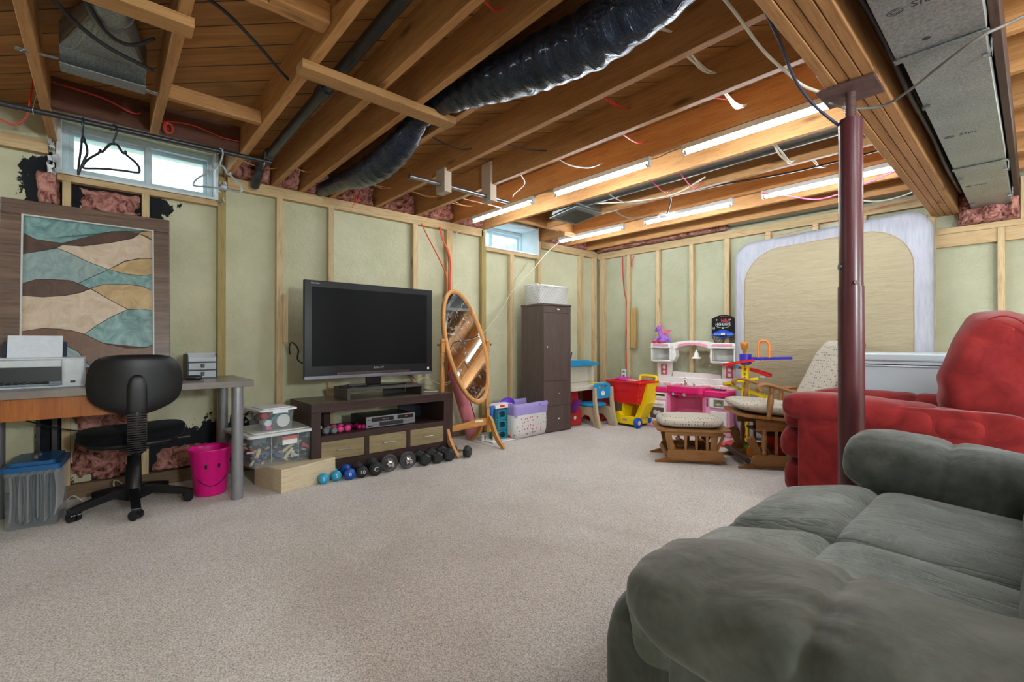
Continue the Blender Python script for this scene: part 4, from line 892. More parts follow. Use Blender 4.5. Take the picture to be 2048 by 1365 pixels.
for k in range(16):
    y = -.08+k*.0105; m = MB(); b0 = rr.uniform(-.004,.006); ln = rr.uniform(.0,.03)
    m.grid(lambda u,v: (-.13+.26*u, y+b0*sin(v*3.1)*1.4+.003*sin(u*5+k), .012+ln+(.255-ln)*v), 6, 8); m.grid(lambda u,v: (-.13+.26*u, y+.0015+b0*sin(v*3.1)*1.4+.003*sin(u*5+k), .012+ln+(.255-ln)*v), 6, 8)
    m.xf(Matrix.Translation((-3.555,-.255,0)) @ rotz(R(-5)))
    solo('hanging_folder', m, fmat[k%3], 'paper folder hanging in the clear file tote', 'folder', 'folders in the file tote')
# ------------------------------------------------------------------ pink bucket
b_ = thing('bucket', 'hot pink plastic bucket with a smiling face under the desk end', 'bucket', (-3.45,.515,0))
Mpk = plain('hot_pink', sc(222,10,130), .35); Mpk2 = Mpk
m = MB(); m.lathe([(.001,.002),(.082,.002),(.086,.01),(.113,.272),(.126,.285),(.127,.292),(.120,.294),(.110,.28),(.083,.014),(.001,.012)], n=44, caps=False); part('pail', m, Mpk, b_)
m = MB()
def onb(a, z, off=.0012):
    r = .086+(.113-.086)*(z-.01)/.262+off; return (r*cos(a), r*sin(a), z)
a0 = R(-2)
pts = [onb(a0+R(-52+i*104/14), .118-.052*cos((i-7)/7*pi/2)**1) for i in range(15)]
m.tube(pts, .0028, 6)
for s in (-1,1):
    m2 = MB(); m2.sphere((0,0,0),.0125,12,8,(.14,.62,1.5)); c = onb(a0+R(s*19),.192,0); m2.xf(Matrix.Translation(c) @ rotz(a0+R(s*19))); m.merge(m2)
part('face', m, plain('face_black',(.02,.005,.01),.4), b_)

# ------------------------------------------------------------------ wooden step and storage tubs
ang = atan2(.101,.381)
s_ = thing('wooden_step', 'low unpainted wooden step standing beside the television bench', 'step', (-3.345,1.00,0), R(-15))
Mply = wood('birch_ply', sc(196,180,148), sc(214,200,170), 'Y', .55, knots=False, vary=0, bump=.03)
# local: +x to the room, y along
s_.rotation_euler = (0,0,ang); s_.location = (-3.3405,.995,0)
m = MB(); m.box(-.17,.155,-.195,.195,.133,.148); part('tread', m, Mply, s_, bev=.002)
m = MB(); m.box(.140,.154,-.193,.195,0,.1325); part('riser', m, Mply, s_, bev=.001)
m = MB(); m.box(-.17,.139,.181,.195,0,.1325); part('side_panel', m, Mply, s_, bev=.001)
m = MB(); m.box(-.17,.139,-.193,-.180,0,.1325) ; part('side_panel', m, Mply, s_, bev=.001)
M_lid = plain('tub_lid', sc(205,208,206), .4); 
t_ = thing('storage_tub', 'large clear storage tub of toys with grey lid on the wooden step', 'storage tub', (-3.475,.885,.149), R(4)); t_.rotation_euler = (0,0,ang*.6)
TW = .46; TD = .42
tub(t_, TW, TD, .205, .13, clear('clear_tub2', (.62,.70,.72), .10, .12), .03)
m = MB(); m.prism(rrect(-TD/2-.012,TD/2+.012,-TW/2-.012,TW/2+.012,.03), .198,.216,'Z'); m.prism(rrect(-TD/2+.03,TD/2-.03,-TW/2+.03,TW/2-.03,.03), .216,.222,'Z'); part('lid', m, M_lid, t_, bev=.004)
m = MB(); m.box(TD/2-.016,TD/2-.006,-TW/2+.02,-TW/2+.10,.155,.195,.004); m.box(TD/2-.016,TD/2-.006,TW/2-.10,TW/2-.02,.155,.195,.004); part('grip', m, Mtub, t_)
m = MB(); m.box(TD/2-.012,TD/2-.009,-.035,.075,.125,.185); lb_ = part('label', m, plain('label_blue', sc(30,80,130), .5), t_)
m = MB(); m.box(TD/2-.009,TD/2-.0085,-.028,.070,.128,.160); part('label_panel', m, M_white, lb_)
m = MB(); m.box(TD/2-.009,TD/2-.0085,-.028,.070,.162,.181); part('label_band', m, plain('label_red', sc(215,90,60), .5), lb_)
for k, (a, c) in enumerate([(-.09,(.78,.9,.85)),(.085,(.8,.85,.9))]):
    m = MB(); m.box(TD/2-.028,TD/2-.024,a-.001,a+.001,.02,.19); part('corner_rib', m, plain('rib_pale', sc(190,205,200), .3), t_)
cols = [sc(185,45,40), sc(60,90,170), sc(215,215,205), sc(45,60,75), sc(205,180,130), sc(70,110,100), sc(40,48,60), sc(170,60,60), sc(225,225,220), sc(60,130,140)]
rr = random.Random(11); m = MB(); mats = [plain('toybit%d' % i, c, .5) for i, c in enumerate(cols)]
for k in range(150):
    m.mi = rr.randrange(len(cols)); b = MB(); l = rr.uniform(.02,.075); b.box(-l/2,l/2,-.009,.009,-.006,.006,.002) if k % 3 else b.cyl((-l/3,0,0),(l/3,0,0),.008,n=8)
    y = rr.uniform(-.17,.17); x = rr.uniform(-.15,.155); h = .03+.06*(1-min(1,abs(y)/.25))+.04*(abs(y)>.1)
    mi = m.mi; b.xf(Matrix.Translation((x,y,rr.uniform(.014,h))) @ Matrix.Rotation(rr.uniform(0,6.3),4,'Z') @ Matrix.Rotation(rr.uniform(-1,1),4,'Y')); b.m = [mi]*len(b.f); m.merge(b)
m.xf(Matrix.Translation(t_.location) @ rotz(ang*.6)); solo('small_toys', m, mats, 'jumble of small toy pieces filling the large clear tub', 'toys', kind='stuff')
for k, (y, z, l, a, c) in enumerate([(.03,.105,.10,32,sc(196,186,150)),(.025,.062,.085,48,sc(200,190,160)),(-.02,.05,.07,-20,sc(50,80,140)),(.15,.09,.07,-30,sc(200,60,60))]):
    m = MB(); m.box(-.004,.004,-l/2,l/2,-.010,.010,.003); m.xf(Matrix.Translation(t_.location) @ rotz(ang*.6) @ Matrix.Translation((.168,y,z)) @ Matrix.Rotation(R(a),4,'X'))
    solo('toy_stick', m, plain('stick%d'%k, c, .5), ['long cream toy stick pressed to the tub front', 'short cream toy stick low in the tub', 'blue toy brick low in the tub', 'red toy piece at the right of the tub'][k], 'toy')
t2 = thing('storage_tub', 'small clear latch tub of art supplies on the larger tub', 'storage tub', (-3.44,.86,.3715), R(9))
tub(t2, .215, .24, .130, .1, clear('clear_tub2', (0,0,0), 1), .015)
m = MB(); m.prism(rrect(-.135,.133,-.122,.122,.02), .128,.140,'Z'); m.prism(rrect(-.10,.10,-.09,.09,.02), .140,.145,'Z'); part('lid', m, plain('lid_white', sc(216,220,224), .4), t2, bev=.003)
m = MB(); m.box(.128,.138,-.045,.055,.112,.136,.003); part('latch', m, plain('lid_white', (0,0,0)), t2)
def inside(nm, mbx, mat, lb): mbx.xf(Matrix.Translation((-3.44,.86,.3715)) @ rotz(R(9))); solo(nm, mbx, mat, lb, 'art supply')
m = MB(); m.cyl((.0,.042,.055),(.095,.042,.055),.043,n=24); inside('paint_jar', m, plain('jar_white', sc(205,210,208), .4), 'white round jar lid facing out of the small tub')
m = MB(); m.cyl((.0,-.055,.048),(.092,-.055,.048),.022,n=20); inside('glue_bottle', m, plain('bottle_white', sc(200,210,215), .4), 'small white bottle cap at the left of the small tub')
m = MB(); m.sphere((.02,-.055,.092),.035,16,10,(1.3,1.1,.8)); inside('craft_ball', m, plain('craft_red', sc(170,50,60), .6), 'dark red round thing in the small tub')
m = MB(); m.tube(spline([(.07,-.04,.05),(.08,-.01,.085),(.075,.03,.112),(.075,.08,.095)],5),.014,8,flat=.6); inside('craft_tube', m, plain('craft_teal', sc(50,150,170), .5), 'curved teal tube arching in the small tub')
m = MB(); m.cyl((.088,-.07,.014),(.088,-.05,.012),.012,n=10); m.sphere((.088,-.045,.013),.012); inside('pink_bottle', m, plain('craft_pink', sc(215,60,130), .4), 'small pink bottle lying at the bottom of the small tub')

# ------------------------------------------------------------------ television bench
M_esp = wood('espresso', sc(50,34,32), sc(72,52,48), 'Y', .42, knots=False, vary=0, bump=.04); M_espZ = wood('espresso_z', sc(50,34,32), sc(72,52,48), 'Z', .42, knots=False, vary=0, bump=.04)
M_dtop = plain('bench_top', sc(98,92,76), .35, var=.1, nscale=7)
t_ = thing('tv_bench', 'dark brown television bench with three pale wood drawers', 'tv bench', (-3.515,1.651,0))
X0, X1, Y0, Y1 = -3.752, -3.28, 1.072, 2.23
m = MB(); m.box(X0,X1,Y0,Y1,.462,.524); part('top', m, M_esp, t_, bev=.002, world=True)
m = MB(); m.box(X0+.004,X1-.004,Y0+.004,Y1-.004,.5242,.5246); part('top_surface', m, M_dtop, t_, world=True)
for a, b in ((Y0,Y0+.066),(Y1-.086,Y1)):
    m = MB(); m.box(X0,X1,a,b,0,.4615); part('side_panel', m, M_espZ, t_, bev=.002, world=True)
m = MB(); m.box(X0,X1,Y0+.0665,Y1-.0865,.258,.296); part('shelf', m, M_esp, t_, bev=.001, world=True)
m = MB(); m.box(X0,X1-.004,Y0+.0665,Y1-.0865,.02,.121); part('plinth', m, M_esp, t_, bev=.001, world=True)
for a, b in ((1.456,1.486),(1.799,1.828)):
    m = MB(); m.box(X0,X1-.001,a,b,.1215,.2575); part('divider', m, M_espZ, t_, world=True)
m = MB(); m.box(-3.68,-3.66,Y1-.30,Y1-.088,.297,.461); part('back_panel', m, plain('deep_navy',(.006,.007,.014),.5), t_, world=True)
m = MB(); m.box(-3.72,-3.66,Y0+.22,Y0+.27,.297,.461); part('back_post', m, M_espZ, t_, world=True)
M_oak = wood('grey_oak', sc(128,112,82), sc(158,142,108), 'Y', .5, knots=False, vary=0, bump=.04)
for a, b in ((1.141,1.453),(1.489,1.796),(1.831,2.141)):
    m = MB(); m.box(X1-.35,X1-.001,a,b,.124,.2555); dr = part('drawer', m, M_oak, t_, bev=.002, world=True)
    c = (a+b)/2; m = MB(); m.box(X1+.016,X1+.024,c-.048,c+.048,.188,.196,.002); m.box(X1-.002,X1+.02,c-.046,c-.038,.187,.197); m.box(X1-.002,X1+.02,c+.038,c+.046,.187,.197); part('drawer_handle', m, M_chrome, dr, world=True)
t_ = thing('riser_shelf', 'low dark shelf raising the television on the bench', 'shelf', (-3.45,1.663,.525))
m = MB(); m.box(-3.60,-3.33,1.345,1.98,.592,.612); part('shelf_top', m, wood('riser_grey', sc(66,60,58), sc(88,82,78), 'Y', .4, knots=False, vary=0), t_, bev=.002, world=True)
for a in (1.345,1.960):
    m = MB(); m.box(-3.60,-3.33,a,a+.02,.5255,.5915); part('shelf_side', m, wood('riser_grey', (0,)*3, (0,)*3), t_, bev=.001, world=True)
m = MB(); m.box(-3.60,-3.595,1.75,1.955,.5255,.5915); part('shelf_back', m, M_black, t_, world=True)
# ------------------------------------------------------------------ television
v_ = thing('television', 'large black flat television on the riser shelf', 'television', (-3.42,1.60,.6125))
m = MB(); m.box(-.075,-.020,-.515,.50,.09,.76,.02); m.box(-.03,0,-.531,.516,.075,.785,.004); part('cabinet', m, plain('tv_bezel',(.008,.008,.010),.32,spec=.3), v_)
m = MB(); m.box(-.002,.0018,-.478,.463,.165,.738); part('screen', m, plain('tv_screen',(.003,.003,.004),.42,spec=.12), v_)
m = MB(); m.box(-.004,.006,-.531,.516,.072,.096,.002); part('silver_trim', m, plain('tv_silver', sc(120,124,134), .3, .7), v_)
m = MB(); m.box(-.004,.004,-.30,.30,.099,.115,.001); part('speaker_strip', m, plain('tv_strip', sc(84,66,66), .25, .3), v_)
m = MB(); m.text('SONY', .026, frame((.0012,.03,.142),(0,1,0),(0,0,1)), .0005, font_scale=(1.25,.8)); part('logo', m, plain('logo_silver', sc(170,172,178), .3, .5), v_)
m = MB(); m.text('BRAVIA', .016, frame((.0012,-.455,.764),(0,1,0),(0,0,1)), .0005, font_scale=(1.1,.8)); part('model_name', m, plain('logo_silver', (0,)*3), v_)
m = MB(); m.box(.0005,.0022,.468,.482,.112,.130); m.box(.0005,.002,.466,.484,.110,.132); part('sticker', m, M_white, v_)
m = MB(); m.box(-.05,-.02,-.06,.06,.012,.09,.004); m.prism(ell(-.03,0,.098,.28,40), 0,.012,'Z'); part('stand', m, M_blackgloss, v_, bev=.002)
m = MB(); m.box(-3.385,-3.345,1.36,1.50,.6255,.640,.004); solo('remote_control', m, M_black, 'black remote control lying on the left of the television stand', 'remote')
# ------------------------------------------------------------------ VCR
v_ = thing('video_recorder', 'silver and black video and disc player on the bench shelf', 'video player', (-3.47,1.70,.297))
m = MB(); m.box(-.17,.12,-.205,.205,.0,.085,.003); part('case', m, plain('vcr_dark', sc(38,38,42), .4), v_)
m = MB(); m.box(.12,.128,-.207,.207,.004,.088,.002); part('front_panel', m, plain('vcr_silver', sc(140,142,146), .35, .5), v_)
m = MB(); m.box(.128,.1295,-.165,.018,.048,.080); m.box(.128,.1295,.05,.19,.050,.080); part('slots', m, M_blackgloss, v_)
m = MB(); m.box(.128,.1292,-.10,.10,.012,.042); part('display', m, M_black, v_)
m = MB(); m.box(.1295,.1305,.115,.135,.062,.072); part('red_mark', m, plain('vcr_red', sc(200,50,40), .4), v_)
m = MB()
for k in range(6): m.cyl((.128,.115+k*.014,.030),(.130,.115+k*.014,.030),.003,n=8)
for k in range(3): m.cyl((.128,-.145+k*.015,.028),(.130,-.145+k*.015,.028),.003,n=8)
m.box(.128,.130,-.195,-.165,.062,.068); m.box(.128,.130,-.195,-.155,.014,.024,.002); part('buttons', m, M_black, v_)
m = MB(); m.text('VHS  DVD', .012, frame((.1297,-.05,.064),(0,1,0),(0,0,1)), .0003); part('marks', m, plain('logo_silver', (0,)*3), v_)

# ------------------------------------------------------------------ dumbbells
M_bar = M_chrome
def dumbbell(loc, rz, kind, r, L, mat, label, group, txt=None, zc=None, hr=.013, pitch=0):
    """axis along local x; head radius r, total length L"""
    zc = r if zc is None else zc
    d = thing('dumbbell', label, 'dumbbell', loc, rz, group); hl = L*.30
    m = MB(); m.cyl((-L/2+hl*.6,0,zc),(L/2-hl*.6,0,zc),hr,n=14); part('handle', m, mat if kind in ('vinyl','neo') else M_bar, d)
    for s in (-1,1):
        m = MB()
        if kind == 'vinyl': m.lathe([(.0,-hl/2),(r*.55,-hl/2),(r*.92,-hl*.33),(r,0),(r*.92,hl*.33),(r*.55,hl/2),(0,hl/2)], (s*(L/2-hl/2),0,zc), 'X', 24, caps=False)
        elif kind == 'neo':
            p = [(hr*1.1,-hl*.62),(r*.62,-hl*.42),(r*.9,-hl*.2),(r,.0),(r*.97,hl*.30),(r*.80,hl*.48),(0,hl*.5)]; p = [(a, b*s) for a, b in p]
            m.lathe(p if s > 0 else p[::-1], (s*(L/2-hl/2),0,zc), 'X', 24, caps=False)
        elif kind == 'hex':
            a = r/cos(pi/6); m.lathe([(a*.55,-hl/2),(a*.88,-hl*.36),(a,-hl*.2),(a,hl*.2),(a*.88,hl*.36),(a*.62,hl/2)], (s*(L/2-hl/2),0,0), 'X', 6, smooth=False)
            # flat side down: rotate by 30 deg
            m.xf(Matrix.Translation((0,0,zc)) @ Matrix.Rotation(R(30 if True else 0),4,'X'))
        h = part('head', m, mat, d)
        if txt and s > 0:
            m = MB(); m.text(txt, r*.95, frame((L/2+.001,0,zc),(0,1,0),(0,.25,1)), .0006); part('number', m, M_white if kind != 'vinyl' or txt in '58' else plain('logo_silver', (0,)*3), h)
    return d
G = 'dumbbells lined up in front of the television bench'
Mtq = plain('turquoise_vinyl', sc(42,155,196), .4); Mbu = plain('blue_vinyl', sc(20,78,170), .4); Mbk = plain('black_neoprene', sc(38,40,44), .65); Mrb = plain('black_rubber', sc(36,38,42), .42)
dumbbell((-3.225,1.13,0), R(-12), 'vinyl', .036, .155, Mtq, 'turquoise dumbbell nearest the wooden step', G, '5', hr=.014)
dumbbell((-3.235,1.213,0), R(-8), 'vinyl', .036, .155, Mtq, 'second turquoise dumbbell, left of the blue one', G, '5', hr=.014)
dumbbell((-3.215,1.30,0), R(-10), 'neo', .039, .175, Mbu, 'royal blue dumbbell marked 8', G, '8', hr=.016)
dumbbell((-3.210,1.385,0), R(-10), 'neo', .041, .185, Mbk, 'charcoal dumbbell marked 10 right of the blue one', G, '10', hr=.017)
dumbbell((-3.205,1.487,0), R(-14), 'neo', .048, .21, Mbk, 'larger charcoal dumbbell left of the plate-loaded ones', G, 'C', hr=.018)
Mpl = plain('grey_iron', sc(74,74,78), .45, .3)
def plated(loc, rz, label):
    d = thing('dumbbell', label, 'dumbbell', loc, rz, G); zc = .062
    m = MB(); m.cyl((-.18,0,zc),(.18,0,zc),.0125,n=16); part('bar', m, M_bar, d)
    for s in (-1,1):
        prof = [(.014,-.013),(.022,-.013),(.024,-.008),(.050,-.006),(.054,-.012),(.062,-.012),(.0635,-.006),(.0635,.006),(.062,.012),(.054,.012),(.050,.006),(.024,.008),(.022,.013),(.014,.013)]
        m = MB(); m.lathe(prof, (s*.105,0,zc), 'X', 36, caps=False)
        for k in range(10): a = 2*pi*k/10+.2; m.cyl((s*.105+s*.006,.037*cos(a),zc+.037*sin(a)),(s*.105+s*.0085,.037*cos(a),zc+.037*sin(a)),.0035,n=5)
        part('plate', m, Mpl, d)
        m = MB(); st = []
        for k in range(12): a = 2*pi*k/12; rr_ = .030 if k%2 == 0 else .019; st.append((rr_*cos(a), zc+rr_*sin(a)))
        m.prism(st, s*.119, s*.131, 'X'); m.cyl((s*.131,0,zc),(s*.14,0,zc),.016,n=12); part('star_collar', m, M_chrome, d, bev=.002)
plated((-3.265,1.60,0), R(-6), 'left of the two chrome plate-loaded dumbbells with star collars')
plated((-3.255,1.745,0), R(-6), 'right of the two chrome plate-loaded dumbbells, beside the black hexagonal ones')
for k, (x, y, r, lb) in enumerate([(-3.205,1.885,.046,'black hexagonal dumbbell right of the plate-loaded ones'),(-3.20,1.993,.045,'second black hexagonal dumbbell from the plate-loaded ones'),(-3.195,2.10,.048,'third black hexagonal dumbbell, before the last one'),]):
    dumbbell((x,y,0), R(-10), 'hex', r, .21, Mrb, lb, G, hr=.014)
dumbbell((-3.18,2.235,0), R(28), 'hex', .046, .20, Mrb, 'last black hexagonal dumbbell at the right end, by the mirror leg', G, hr=.014)
G2 = 'small dumbbells on the bench shelf'
Mgx = plain('grey_hex', sc(120,122,126), .5, .3); Mpd = plain('pink_vinyl', sc(214,60,130), .4); Mmg = plain('magenta_vinyl', sc(165,20,100), .4)
dumbbell((-3.40,1.190,.2965), R(10), 'hex', .024, .13, Mgx, 'left grey hexagonal dumbbell on the bench shelf', G2, hr=.009)
dumbbell((-3.385,1.245,.2965), R(4), 'hex', .023, .13, Mgx, 'right grey hexagonal dumbbell on the bench shelf', G2, hr=.009)
dumbbell((-3.40,1.292,.2965), R(6), 'vinyl', .024, .14, Mpd, 'left bright pink dumbbell on the bench shelf', G2, '2', hr=.010)
dumbbell((-3.40,1.345,.2965), R(8), 'vinyl', .025, .14, Mpd, 'right bright pink dumbbell on the bench shelf', G2, '2', hr=.010)
dumbbell((-3.42,1.432,.2965), R(25), 'vinyl', .019, .13, Mmg, 'left magenta dumbbell beside the video player', G2, hr=.009)
dumbbell((-3.415,1.474,.2965), R(10), 'vinyl', .018, .13, Mmg, 'right magenta dumbbell beside the video player', G2, hr=.009)
# wiring behind
cable([(-3.86,1.10,.86),(-3.80,1.08,.92),(-3.70,1.07,.95),(-3.62,1.09,.90),(-3.66,1.1,.82),(-3.60,1.15,.78)], .006, M_black_cable, 'black cable loop at the left edge of the television')
cable([(-3.55,2.0,.53),(-3.45,2.08,.533),(-3.42,2.2,.535),(-3.6,2.32,.56),(-3.80,2.55,.57),(-3.86,2.64,.59)], .004, M_white_cable, 'white cord lying on the bench and running to the outlet', 'cord')
cable([(-3.52,2.02,.62),(-3.55,2.12,.64),(-3.62,2.25,.60),(-3.75,2.45,.54),(-3.84,2.6,.56)], .004, M_white_cable, 'upper white cord arching from the bench to the outlet', 'cord')
m = MB(); m.box(-3.56,-3.50,2.01,2.05,.526,.585,.004); m.tube(spline([(-3.53,2.03,.58),(-3.53,2.03,.62),(-3.55,1.99,.66),(-3.58,1.92,.68)],4),.003,5); solo('power_adapter', m, M_black, 'small black power adapter at the right of the riser shelf', 'adapter')
# cables under the desk
cable([(-3.86,.1,.05),(-3.80,.06,.09),(-3.66,.05,.03),(-3.62,-.05,.02),(-3.7,-.12,.06),(-3.74,-.16,.02)], .004, M_white_cable, 'white cord on the floor behind the office chair')
cable([(-3.82,.20,.12),(-3.80,.13,.10),(-3.79,.12,.03),(-3.70,.03,.02),(-3.60,-.02,.05),(-3.64,.08,.09)], .004, M_white_cable, 'second white cord looping behind the office chair')
cable([(-3.5,-.50,.62),(-3.6,-.35,.55),(-3.75,-.15,.44),(-3.82,.05,.40),(-3.85,.2,.42)], .004, M_black_cable, 'thin dark cord drooping along the wall under the desk')
m = MB(); m.box(XL+.001,XL+.03,-.285,-.265,.085,.68); m.box(XL+.001,XL+.02,-.22,-.195,.085,.68); solo('dark_strip', m, M_black, 'dark torn strips hanging on the wall behind the file tote', 'strip', kind='stuff')
# ------------------------------------------------------------------ cheval mirror
M_maple = wood('honey_wood', sc(186,126,66), sc(212,154,92), 'Z', .35, knots=False, vary=0, bump=.04); M_mapleY = wood('honey_wood_y', sc(186,126,66), sc(212,154,92), 'Y', .35, knots=False, vary=0, bump=.04)
c_ = thing('standing_mirror', 'oval tilting mirror in a honey wood stand beside the television bench', 'mirror', (-3.37,2.43,0))
def turned(z0, z1, r):
    h = z1-z0; return [(r*a, z0+h*b) for a, b in [(.7,0),(1.1,.02),(.8,.05),(1.1,.07),(.75,.09),(1.0,.12),(.7,.15),(.85,.3),(1.05,.55),(.9,.75),(.6,.84),(1.0,.87),(.65,.9),(1.0,.93),(.8,1.0)]]
for s in (-1, 1):
    y = s*.245
    m = MB(); m.box(-.022,.022,y-.018,y+.018,.13,.34,.004); m.lathe(turned(.34,.86,.021), (0,y,0), n=18); m.box(-.022,.022,y-.019,y+.019,.86,.95,.006); m.sphere((0,y,.965),.022,14,8); part('post', m, M_maple, c_)
    for f in (1,-1):
        m = MB(); pr = spl2([(.015,.25),(.05,.20),(.09,.12),(.15,.05),(.225,.008),(.245,.012),(.235,.03),(.17,.09),(.12,.16),(.08,.24),(.04,.275),(.015,.28)],4)
        m.prism([(f*a, b) for a, b in pr], y-.013, y+.013, 'Y'); part('leg', m, M_maple, c_, bev=.003)
m = MB(); m.prism([(-.227,.17),(.227,.19),(.227,.25),(.12,.258),(0,.235),(-.12,.228),(-.227,.23)], -.011, .011, 'X'); cb_ = part('crossbar', m, M_mapleY, c_, bev=.003)
m = MB(); m.box(.0112,.012,.10,.19,.226,.243); part('sticker', m, M_white, cb_)
TL = R(-21); T = Matrix.Translation((0.005,0,.93)) @ Matrix.Rotation(TL,4,'Y')
nE = 64
def oval(a, b): return [(a*sin(2*pi*i/nE), b*cos(2*pi*i/nE)) for i in range(nE)]
m = MB(); v = []
sect = [(0,-.014),(0,.010),(.006,.016),(.022,.019),(.034,.012),(.040,.004),(.040,-.014)]
for d, x in sect: v += [(x, p[0], p[1]) for p in oval(.222-d,.545-d)]
k_ = len(sect); m.add(v, [(j*nE+i, j*nE+(i+1)%nE, ((j+1)%k_)*nE+(i+1)%nE, ((j+1)%k_)*nE+i) for j in range(k_) for i in range(nE)], True); m.xf(T); part('oval_frame', m, M_maple, c_)
def mirror_mat():
    m, t, b = nt('dusty_mirror'); b.inputs['Metallic'].default_value = 1; b.inputs['Base Color'].default_value = (.82,.84,.84,1); b.inputs['Roughness'].default_value = .01
    v = coords(t,(1,1,1),False); f = noise(t, v, 28, 6, .75, 1.2); g = noise(t, v, 5, 3)
    d = N(t,'ShaderNodeBsdfDiffuse'); d.inputs[0].default_value = (.5,.52,.54,1); mx = N(t,'ShaderNodeMixShader')
    a = N(t,'ShaderNodeMath',operation='MULTIPLY'); t.links.new(ramp(t,f,[(.52,(0,)*3),(.66,(.7,)*3)]),a.inputs[0]); t.links.new(ramp(t,g,[(.42,(0,)*3),(.58,(1,)*3)]),a.inputs[1])
    t.links.new(a.outputs[0], mx.inputs[0]); t.links.new(b.outputs[0], mx.inputs[1]); t.links.new(d.outputs[0], mx.inputs[2]); t.links.new(mx.outputs[0], t.nodes['Material Output'].inputs[0]); return m
m = MB(); m.prism([(p[0],p[1]) for p in oval(.184,.507)][::-1], -.008, .002, 'X'); m.xf(T); part('glass', m, mirror_mat(), c_)
m = MB()
for s in (-1,1): m.cyl((0,s*.215,.93),(0,s*.29,.93),.006,n=10); m.sphere((0,s*.285,.93),.011,10,8)
part('pivot_screws', m, plain('brass_dark', sc(90,74,50), .4, .6), c_)
# yoga mat roll
m = MB(); a = Vector((-3.665,2.74,0.0)); b = Vector((-3.80,2.60,.66)); d = (b-a).normalized()
q = d.orthogonal().normalized(); w_ = d.cross(q); n = 90; vv = []
for t in (0, 1):
    p = a.lerp(b, t)+Vector((0,0,.022))
    for r_s in (0, 1):
        for i in range(n+1):
            th = i/n*2*pi*3.2; r = .070-.0045*th/(2*pi)*1.6-(.0035 if r_s else 0); vv.append(p+q*cos(th)*r+w_*sin(th)*r)
k = n+1; f = []
for i in range(n): f += [(i,i+1,2*k+i+1,2*k+i),(k+i+1,k+i,3*k+i,3*k+i+1),(i+1,i,k+i,k+i+1),(2*k+i,2*k+i+1,3*k+i+1,3*k+i)]
m.add(vv, f, True); solo('yoga_mat', m, plain('pink_foam_mat', sc(216,128,138), .75, bump=.2), 'rolled pink exercise mat leaning on the wall behind the mirror', 'mat')
# ------------------------------------------------------------------ toy garage
g_ = thing('toy_garage', 'small plastic toy car garage tower between the mirror and fabric hamper', 'toy', (-3.50,2.915,0), R(0))
Mt = plain('toy_teal', sc(26,128,150), .4); My = plain('toy_yellow', sc(240,214,30), .35); Mr = plain('toy_red', sc(214,40,38), .35); Mb = plain('toy_blue', sc(30,100,190), .35); Mgn = plain('toy_green', sc(120,200,40), .35); Mo = plain('toy_orange', sc(240,135,40), .35); Mw = plain('toy_white', sc(228,228,226), .4)
m = MB()
for y in (-.075,.068): m.box(-.045,.055,y,y+.012,.01,.315,.002)
for z in (.10,.20): m.box(-.045,.055,-.06,.068,z,z+.012)
part('tower_frame', m, Mt, g_)
for z in (.05,.15,.25):
    m = MB(); o = rrect(-.055,.06,z-.035,z+.045,.012,4); i_ = rrect(-.035,.042,z-.025,z+.03,.018,4); m.ring(o,i_,.048,.056,'X'); part('arched_window', m, Mt, g_)
m = MB(); m.box(-.04,.05,.083,.150,.10,.312,.006); part('elevator_shaft', m, My, g_)
m = MB(); m.cyl((.05,.118,.165),(.060,.118,.165),.026,n=18); part('dial', m, Mr, g_)
m = MB(); m.cyl((.05,.115,.285),(.056,.115,.285),.014,n=16); part('clock', m, Mw, g_)
m = MB(); m.prism([(-.08,.312),(.155,.312),(.155,.335),(.12,.352),(-.03,.352),(-.08,.338)], -.05,.06,'X'); part('roof', m, Mw, g_, bev=.004)
m = MB(); m.box(.0605,.062,-.025,.035,.322,.342,.001); part('roof_badge', m, Mr, g_)
m = MB(); m.box(-.11,.13,-.17,.22,.0,.012,.004); part('base', m, Mw, g_)
m = MB(); m.tube(spline([(.02,-.07,.33),(.04,-.105,.325),(.05,-.13,.28),(.04,-.12,.22)],5),.022,8,flat=.5); part('slide', m, Mb, g_)
m = MB(); m.tube(spline([(-.02,-.14,.21),(.0,-.165,.26),(.0,-.15,.30)],5),.010,8); part('loop', m, Mgn, g_)
m = MB(); m.sphere((0,-.115,.13),.045,14,10,(1,.9,1.0)); part('bucket', m, My, g_)
m = MB(); m.box(.02,.08,.085,.15,.012,.06,.006); part('gate', m, Mr, g_)
m = MB(); m.box(.085,.12,.15,.215,.012,.02,.003); part('ramp', m, Mgn, g_)
rr = random.Random(4)
for k in range(5):
    m = MB(); x, y = rr.uniform(-.06,.06), rr.uniform(-.05,.05); m.cyl((-3.50+x,2.79+y-.0,.0),(-3.50+x,2.79+y,.03+.02*rr.random()),.012,n=10); m.sphere((-3.50+x,2.79+y,.05),.011,10,8)
    solo('toy_figure', m, [Mw, plain('toy_clearish', sc(190,190,180), .3)][k%2], 'small pale toy figure on the carpet before the toy garage', 'toy', 'small toy figures')
